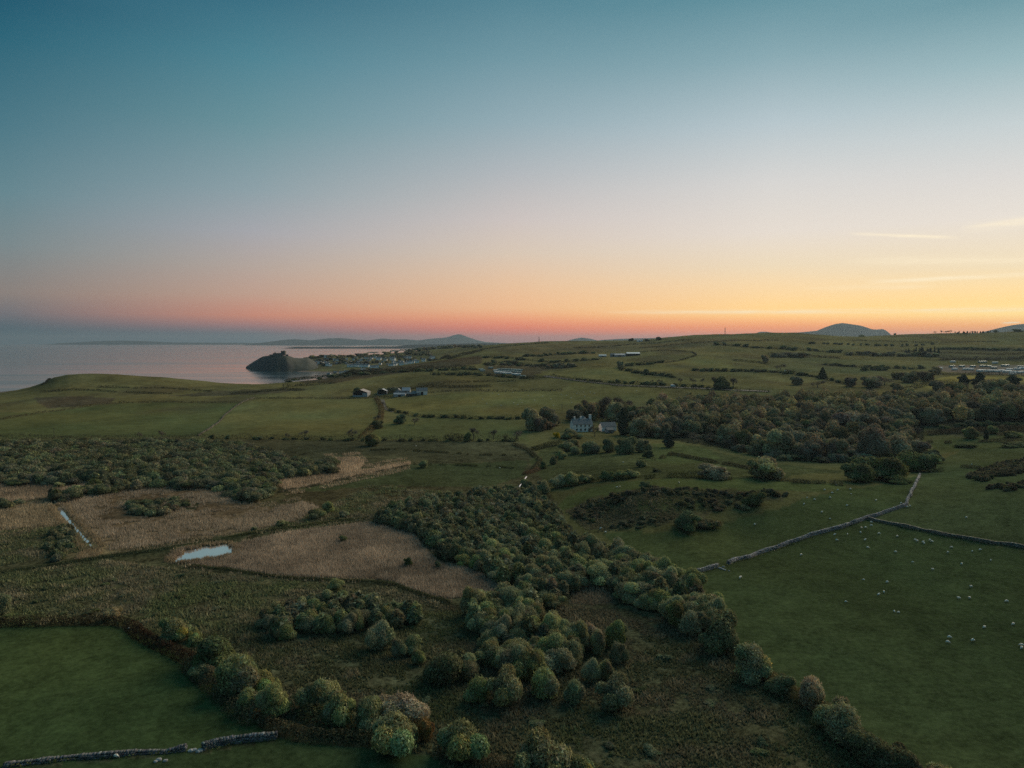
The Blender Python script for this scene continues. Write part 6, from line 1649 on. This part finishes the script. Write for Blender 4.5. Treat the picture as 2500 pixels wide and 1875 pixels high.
# ------------------------------------------------------------------ caravans
def caravan_mesh():
    L, W, h = 7.6, 3.0, 2.5
    body = multi([box(-L / 2, L / 2, -W / 2, W / 2, .45, h)])
    a, b_ = L / 2 + .1, W / 2 + .1
    roof = (np.array([(-a, -b_, h), (a, -b_, h), (a, b_, h), (-a, b_, h), (-a, 0, h + .42), (a, 0, h + .42)], float), [[0, 1, 5, 4], [2, 3, 4, 5], [1, 2, 5], [3, 0, 4], [3, 2, 1, 0]])
    wins = [box(-L / 2 + q, -L / 2 + q + 1.1, -W / 2 - .03, -W / 2 + .01, 1.15, 2.0) for q in (.5, 2.1, 4.9, 6.0)]
    door = box(-.1, .7, -W / 2 - .035, -W / 2 + .01, .5, 2.2)
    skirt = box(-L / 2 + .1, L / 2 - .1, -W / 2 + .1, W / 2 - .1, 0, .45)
    return [(new_mesh('caravan_body', *body, [mm]), new_mesh('caravan_roof', *roof, [M_WHITE if mm is M_CARAVAN else M_CARAVANG])) for mm in (M_CARAVAN, M_CARAVANG)], [new_mesh('caravan_window', *w_, [M_GLASS]) for w_ in wins], new_mesh('caravan_door', *door, [M_WHITE]), new_mesh('caravan_skirt', *skirt, [M_DARKIN])
CV, CW, CDo, CS = caravan_mesh()
def caravan(px, py, label, group, green=False, rz=None, s=1.0):
    x, y, z = ground(px, py)
    r_ = empty('caravan', (x, y, H1(x, y) - .1), rr.uniform(-.35, .35) if rz is None else rz, (s, s, s))
    b_, rf_ = CV[1 if green else 0]
    add('body', b_, r_); add('roof', rf_, r_); add('door', CDo, r_); add('skirting', CS, r_)
    for w_ in CW: add('window', w_, r_)
    return tag(r_, label, 'caravan', group)
for x, y, g_ in [(590, 292, 1), (810, 288, 1), (1060, 292, 1), (1280, 285, 1), (1420, 292, 1), (1530, 322, 1), (1760, 275, 1), (1830, 270, 1), (2060, 352, 0), (2180, 334, 0), (1210, 392, 0), (1420, 397, 0), (1530, 398, 0), (1470, 394, 0), (1700, 386, 0), (1800, 410, 0), (1880, 362, 0), (1960, 420, 0), (2110, 424, 0), (2190, 420, 0), (1950, 466, 0), (1240, 190, 1), (1310, 188, 1), (610, 185, 0), (1560, 210, 0), (300, 338, 0), (1270, 388, 0), (2130, 300, 1), (1850, 405, 0), (1600, 400, 0), (650, 352, 0), (900, 352, 0), (1010, 354, 0), (2060, 424, 0)]:
    g_ = bool(g_)
    if y < 230: lb, gp = 'small pale caravan under the scrub at the top of the caravan field', 'caravans at the top of the field'
    elif g_: lb, gp = 'dull green caravan in the back row of the caravan field', 'green caravans, back row'
    elif x < 1100: lb, gp = 'pale caravan standing apart at the thin western end of the caravan field', 'caravans at the western end'
    elif y < 395: lb, gp = 'white caravan in the middle row of the caravan field', 'white caravans, middle row'
    else: lb, gp = 'white caravan in the front row of the caravan field', 'white caravans, front row'
    caravan(2260 + x / 9.217, 865 + y / 9.217, lb, gp, g_)
for x, y, g_ in [(680, 312, 1), (850, 312, 1), (1010, 314, 1), (1160, 325, 1), (1300, 330, 1), (1390, 335, 1), (560, 352, 0), (720, 374, 1), (900, 374, 1), (1060, 384, 1), (1220, 394, 1), (1350, 404, 1), (600, 415, 0), (700, 418, 0), (780, 422, 0), (890, 432, 0), (1010, 436, 0), (1190, 474, 0), (1310, 484, 0), (390, 255, 1), (60, 310, 1), (110, 350, 1), (1470, 545, 1)]:
    caravan(1170 + x / 13.825, 880 + y / 13.825 + 1.5, 'pale caravan in the front line of the roadside caravan park' if not g_ else 'greyish caravan in the back lines of the roadside caravan park', 'roadside caravans, ' + ('back' if g_ else 'front'), bool(g_), s=.95)

# ------------------------------------------------------------------ road, van, poles, masts
m_ = plain('asphalt', (0.055, 0.055, 0.06), .85, var=.2, scale=.5)
def strip(name, path, wid, mtl, lift=.12):
    pts = np.array([ground(*p)[:2] for p in path])
    seg = np.hypot(*(pts[1:] - pts[:-1]).T); L = np.concatenate([[0], np.cumsum(seg)])
    s = np.linspace(0, L[-1], int(L[-1] / 4) + 2)
    x = np.interp(s, L, pts[:, 0]); y = np.interp(s, L, pts[:, 1])
    dx = np.gradient(x); dy = np.gradient(y); ln = np.hypot(dx, dy)
    rows = []
    for k in (-.5, -.17, .17, .5):
        X = x - dy / ln * wid * k; Y = y + dx / ln * wid * k
        rows.append(np.stack([X, Y, height(X, Y) + lift], 1))
    V_ = np.stack(rows, 1).reshape(-1, 3)
    return tag(add(name, new_mesh(name, V_, grid_faces(len(s), 4), [mtl], True)), kind='structure')
strip('road', [(1330, 918), (1402, 928), (1460, 935), (1515, 941), (1580, 943), (1640, 946), (1720, 949), (1800, 953), (1880, 956)], 7.0, m_, .35)
strip('farm_track', [(915, 970), (934, 976), (938, 990), (944, 1000), (960, 1006)], 3.5, plain('track_earth', (0.085, 0.075, 0.055), .95), .12)
x, y, z = ground(1643, 945)
vn = empty('delivery_van', (x, y, H1(x, y) + .35), math.radians(-8))
prof = [(-2.6, .45), (2.55, .45), (2.6, 1.05), (2.15, 1.3), (1.55, 2.25), (1.2, 2.45), (-2.5, 2.5), (-2.6, 2.3)]
pv_ = np.array([(q[0], s * 1.0, q[1]) for s in (-1, 1) for q in prof], float)
k = len(prof)
pf = [list(range(k)), list(range(2 * k - 1, k - 1, -1))] + [[(i + 1) % k, i, k + i, k + (i + 1) % k] for i in range(k)]
part('body', (pv_, pf), M_WHITE, vn)
part('windscreen', (np.array([(2.11, -.85, 1.4), (2.11, .85, 1.4), (1.62, .8, 2.2), (1.62, -.8, 2.2)], float) + [.04, 0, .02], [[0, 1, 2, 3]]), M_GLASS, vn)
for s in (-1, 1):
    part('side_window', box(.75, 1.5, s * 1.0 - .02, s * 1.0 + .02, 1.4, 2.1), M_GLASS, vn)
    for wx in (-1.7, 1.7):
        an = np.arange(14) * 2 * math.pi / 14
        rv = [(wx + .36 * math.cos(t), s * .98 + d_, .36 + .36 * math.sin(t)) for d_ in (-.12, .12) for t in an]
        part('wheel', (np.array(rv), [list(range(14)), list(range(27, 13, -1))] + [[(i + 1) % 14, i, 14 + i, 14 + (i + 1) % 14] for i in range(14)]), M_TYRE, vn)
tag(vn, 'small white van on the road above the wood', 'van')
x, y, z = ground(1919, 907)
car_ = empty('parked_car', (x, y, H1(x, y)), .2)
prof = [(-2.0, .4), (2.0, .4), (2.05, .8), (1.2, .95), (.6, 1.45), (-1.2, 1.45), (-1.9, 1.0)]
k = len(prof)
pv_ = np.array([(q[0], s * .85, q[1]) for s in (-1, 1) for q in prof], float)
pf = [list(range(k)), list(range(2 * k - 1, k - 1, -1))] + [[(i + 1) % k, i, k + i, k + (i + 1) % k] for i in range(k)]
part('body', (pv_, pf), M_WHITE, car_)
for s in (-1, 1):
    part('side_window', box(-1.0, .5, s * .85 - .015, s * .85 + .015, 1.0, 1.35), M_GLASS, car_)
    for wx in (-1.25, 1.25):
        an = np.arange(12) * 2 * math.pi / 12
        rv = [(wx + .32 * math.cos(t), s * .82 + d_, .32 + .32 * math.sin(t)) for d_ in (-.1, .1) for t in an]
        part('wheel', (np.array(rv), [list(range(12)), list(range(23, 11, -1))] + [[(i + 1) % 12, i, 12 + i, 12 + (i + 1) % 12] for i in range(12)]), M_TYRE, car_)
tag(car_, 'tiny white car by the hillside fence above the wood', 'car')
def pole(px, py, hpx, label):
    x, y, z = ground(px, py)
    h_ = hpx * y / F
    r_ = empty('telegraph_pole', (x, y, H1(x, y) - .3))
    v, f, t = tube((0, 0, 0), (0, 0, h_ + .3), .16, .11, 8)
    add('pole', new_mesh('pole', v, f, [M_TIMBER]), r_)
    part('crossarm', box(-.9, .9, -.07, .07, h_ - .55, h_ - .38), M_TIMBER, r_)
    return tag(r_, label, 'pole')
pole(132, 1068, 24, 'thin telegraph pole on the hedge above the dense carr')
pole(731, 974, 16, 'thin telegraph pole by the thin hedge west of the barns')
pole(1372, 1008, 22, 'thin telegraph pole in the pasture above the farmhouse')
pole(1030, 1000, 14, 'thin telegraph pole by the hedge below the barns')
M_STEEL = plain('mast_steel', (0.09, 0.085, 0.085), .6, var=.1)
def lattice(px, py, hpx, wid, label, drums, cat='mast'):
    x, y, z = ground(px, py)
    h_ = hpx * y / F
    r_ = empty('radio_mast', (x, y, H1(x, y) - .4))
    legs = [(wid / 2 * math.cos(a), wid / 2 * math.sin(a)) for a in (0.5, 2.6, 4.7)]
    for lx, ly in legs:
        v, f, t = tube((lx, ly, 0), (lx * .45, ly * .45, h_), .30, .20, 6)
        add('leg', new_mesh('leg', v, f, [M_STEEL]), r_)
    br = []
    nb = 8
    for i in range(nb):
        z0, z1 = h_ * i / nb, h_ * (i + 1) / nb
        k0, k1 = 1 - .55 * i / nb, 1 - .55 * (i + 1) / nb
        for j in range(3):
            a, b_ = legs[j], legs[(j + 1) % 3]
            br.append(tube((a[0] * k0, a[1] * k0, z0), (b_[0] * k1, b_[1] * k1, z1), .07, .07, 4))
    v, f, t = join(br)
    add('lattice_bracing', new_mesh('lattice_bracing', v, f, [M_STEEL]), r_)
    for (zz_, rad, hh) in drums:
        v, f, t = tube((0, -.3, h_ * zz_ - hh / 2), (0, -.3, h_ * zz_ + hh / 2), rad, rad, 12)
        add('antenna_drum', new_mesh('antenna_drum', v, f, [M_STEEL]), r_)
    v, f, t = tube((0, 0, h_ - .5), (0, 0, h_ + 1.6), .3, .15, 6)
    add('tip_rod', new_mesh('tip_rod', v, f, [M_STEEL]), r_)
    return tag(r_, label, cat)
lattice(1316, 839, 16, 2.4, 'dark radio mast with bulging antennas on the skyline hump', [(.42, 1.0, 3.4), (.62, .7, 2.0), (.97, .6, 2.2)])
lattice(1770, 818, 18, 1.9, 'tall thin radio mast on the highest part of the ridge', [(.93, .6, 2.6)])

# ------------------------------------------------------------------ the castle and the town
M_CASTLE = plain('castle_stone', (0.13, 0.11, 0.095), .95, var=.35, scale=.4)
def rk(px):
    X, Y, Z = at_Y(px, 860, 1790)
    return X, Y, rock_z(X, Y)
cx, cy, cz_ = rk(684)
cst = empty('ruined_castle', (cx, cy, cz_ - .2))
def merlons(x0, x1, y0, y1, z, n_):
    q = []
    for i in range(n_):
        t = x0 + (x1 - x0) * (i + .1) / n_
        q.append(box(t, t + (x1 - x0) / n_ * .55, y0, y0 + .8, z - .05, z + .9))
    return q
kx = lambda px: at_Y(px, 860, 1790)[0] - cx
def tower(x0, x1, h_, seed):
    rgt = np.random.default_rng(seed)
    an = np.linspace(0, math.pi, 9)
    r_ = (x1 - x0) / 2; mx = (x0 + x1) / 2
    base = [(mx + r_ * math.cos(math.pi + a), -3.2 - r_ * .9 * math.sin(a)) for a in an] + [(x1, 3.5), (x0, 3.5)]
    n_ = len(base)
    v = [(p[0], p[1], 0) for p in base] + [(p[0] * 1.0, p[1], h_ + rgt.uniform(-.5, .4)) for p in base]
    f = [list(range(n_))[::-1], list(range(n_, 2 * n_))] + [[i, (i + 1) % n_, n_ + (i + 1) % n_, n_ + i] for i in range(n_)]
    return multi([(np.array(v, float), f)] + merlons(x0 + .2, x1 - .2, -3.4, 0, h_, 3))
part('gatehouse_tower', tower(kx(687), kx(691.6), 9.8, 1), M_CASTLE, cst)
part('gatehouse_tower', tower(kx(692.6), kx(697.6), 10.4, 2), M_CASTLE, cst)
part('gate_wall', box(kx(691.4), kx(692.8), -1.5, 3.4, 0, 9.0), M_CASTLE, cst)
part('curtain_wall', multi([box(kx(672.5), kx(687.2), -1.2, .4, -2.0, 4.4)] + merlons(kx(673), kx(687), -1.2, 0, 4.4, 7)), M_CASTLE, cst)
part('west_tower', multi([box(kx(666.6), kx(673), -2.6, 2.6, -2.0, 4.6), box(kx(670.6), kx(672.6), -1.2, 1.2, 4.5, 7.4)]), M_CASTLE, cst)
part('outer_wall', multi([box(kx(697.5), kx(704), -1, .3, -3.0, 1.6), box(kx(658), kx(666.5), -1, .2, -3.0, 1.4)]), M_CASTLE, cst)
tag(cst, 'ruined castle with twin gatehouse towers on the rock over the bay', 'castle')
HV = []
for wm, rm in ((M_WHITE, M_SLATE), (M_RENDER, M_SLATE), (M_GREYWALL, M_SLATE)):
    HV.append((new_mesh('house_wall', *gable_walls(8, 6.4, 4.8, 7.4), [wm]), new_mesh('house_roof', *gable_roof(8, 6.4, 4.8, 7.4), [rm]), new_mesh('house_chimney', *multi([box(-3.6, -2.9, -.4, .4, 6.9, 8.6), box(-3.68, -2.82, -.48, .48, 8.6, 8.8)]), [wm])))
def town_house(px, py, v, label, group, s=1.0, rz=None):
    x, y, z = ground(px, py)
    if y < 1000: return
    r_ = empty('house', (x, y, z - .3), rr.uniform(-.7, .7) if rz is None else rz, (s * rr.uniform(.85, 1.5), s, s))
    a, b_, c = HV[v]
    add('wall', a, r_); o_ = add('roof', b_, r_); add('chimney', c, o_)
    return tag(r_, label, 'house', group)
T7 = lambda x, y: (720 + x / 6.506, 850 + y / 6.506)
def where(x, y):
    if x < 620: return 'by the castle rock'
    if x < 1250 and y > 230: return 'above the curve of the beach'
    if y < 230: return 'high among the town trees'
    return 'along the crest of the near hill'
for x, y in [(290, 262), (230, 252), (360, 245), (430, 250), (520, 280), (560, 284), (490, 156), (700, 137), (850, 236), (900, 298), (940, 294), (870, 298), (980, 294), (1050, 300), (1090, 296), (1130, 296), (1150, 300), (1130, 176), (1275, 162), (1330, 188), (1220, 318), (1260, 318), (1300, 313), (1540, 188), (1570, 198), (1800, 168), (1825, 172), (1520, 282), (1560, 282), (1600, 274), (1690, 270), (1770, 256), (1800, 248), (1840, 246), (1880, 238), (1915, 214), (1940, 232), (2045, 212), (2150, 186), (2190, 172)]:
    w_ = where(x, y)
    town_house(*T7(x, y), 0, 'white house of the seaside town %s' % w_, 'white town houses %s' % w_, rr.uniform(.8, 1.15))
for i in range(85):
    x = rr.uniform(180, 1750); y = rr.uniform(195, 315) - .03 * x
    w_ = where(x, y)
    town_house(*T7(x, y), rr.choice([1, 2, 2]), 'grey house of the seaside town %s' % w_, 'grey town houses %s' % w_, rr.uniform(.5, .8))
for x, y, v, lb in [(745, 415, 0, 'tall pale house at the beach end nearest the near hill'), (822, 402, 1, 'second tall house beside the pale one at the beach end'), (545, 440, 0, 'white house by itself on the near shore'), (640, 412, 2, 'grey house between shore house and tall pale house'), (1082, 362, 0, 'narrow white house half hidden behind the near hill')]:
    town_house(*T7(x, y), v, lb.replace('nearest', 'next to'), None, .95)
def town_trees(poly, sp, seed, label, group, w=(8, 14), h=(6, 11)):
    for x, y in scatter(poly, sp, seed):
        plant('dome', 'town_tree', x, y, random.uniform(*w), random.uniform(*h), label, 'tree', group)
for i in range(170):
    x = rr.uniform(120, 2150); y = rr.uniform(110, 300) - .045 * x
    px, py = T7(x, y)
    gx, gy, gz = ground(px, py)
    if gy < 1500: continue
    w_ = where(x, y)
    plant('dome', 'town_tree', gx, gy, rr.uniform(8, 17), rr.uniform(5, 9), 'dark tree between the houses of the seaside town %s' % w_, 'tree', 'town trees %s' % w_, z=gz)
row('dome', 'town_tree', [(905, 866), (940, 864), (1000, 857), (1060, 852), (1120, 848), (1175, 848)], 40, (12, 18), (5, 9), 'dark tree on the wooded skyline behind the town', 'tree', 'skyline trees behind the town', 3)
row('dome', 'town_tree', [(810, 919), (840, 916), (880, 910), (930, 902)], 16, (10, 18), (5, 8), 'dark scrub tree on the near hill edge below the town', 'tree', 'hill edge trees below the town', 3)
row('dome', 'town_tree', [(745, 880), (770, 873), (830, 872), (900, 868)], 14, (12, 18), (5, 8), 'dark tree on the low rise behind the castle rock', 'tree', 'trees behind the castle rock', 2)
# ------------------------------------------------------------------ the evening haze
m = bpy.data.materials.new('haze'); m.use_nodes = True
t = m.node_tree
for nd in list(t.nodes): t.nodes.remove(nd)
N = NT(t)
pv = N.n('ShaderNodeVolumePrincipled')
pv.inputs['Color'].default_value = (0.36, 0.48, 0.59, 1)
pv.inputs['Density'].default_value = HAZE_DENSITY
pv.inputs['Anisotropy'].default_value = 0.35
o_ = N.n('ShaderNodeOutputMaterial')
N.set(o_.inputs['Volume'], pv.outputs[0])
S, TOP = 37000.0, 395.0
hv = [(x, y, z) for z in (-14.0, TOP) for x, y in ((-S, -S), (S, -S), (S, S), (-S, S))]
hf = [[3, 2, 1, 0], [4, 5, 6, 7], [0, 1, 5, 4], [1, 2, 6, 5], [2, 3, 7, 6], [3, 0, 4, 7]]
tag(add('haze', new_mesh('haze', hv, hf, [m])), label='thin bluish evening haze over the whole landscape', kind='stuff')

# ------------------------------------------------------------------ labels: say which part of its group a look-alike stands in
from collections import defaultdict
_sh = defaultdict(list)
for o in bpy.data.objects:
    if o.parent is None and o.get('label') and o.get('group'):
        _sh[(o['group'], o['label'])].append(o)
for (gp, lb), obs in _sh.items():
    if len(obs) < 3: continue
    xs = np.array([project(*o.location)[0] for o in obs]); ys = np.array([o.location.y for o in obs])
    sz = np.array([o.scale[0] * o.scale[2] for o in obs])
    nx = 5 if len(obs) > 40 else 3
    rx = np.argsort(np.argsort(xs)) * nx // len(obs); ry = np.argsort(np.argsort(ys)) * 3 // len(obs)
    names5 = ('far western', 'western', 'middle', 'eastern', 'far eastern'); names3 = ('western', 'middle', 'eastern')
    q0, q1 = np.quantile(sz, (.3, .7))
    vary = q1 > q0 * 1.12
    for o, a_, b_, s_ in zip(obs, rx, ry, sz):
        col_ = (names5 if nx == 5 else names3)[a_]
        row_ = ('front', 'mid', 'back')[b_]
        size_ = ('smaller ' if s_ <= q0 else 'larger ' if s_ >= q1 else 'mid-sized ') if vary else ''
        room = 16 - len(lb.split()) - (1 if size_ else 0)
        if room >= 4 + len(col_.split()) - 1: tail = ', %s %s rows' % (col_, row_)
        elif room >= 1 + len(col_.split()): tail = ', %s part' % col_
        else: tail = ''
        o['label'] = size_ + lb + tail
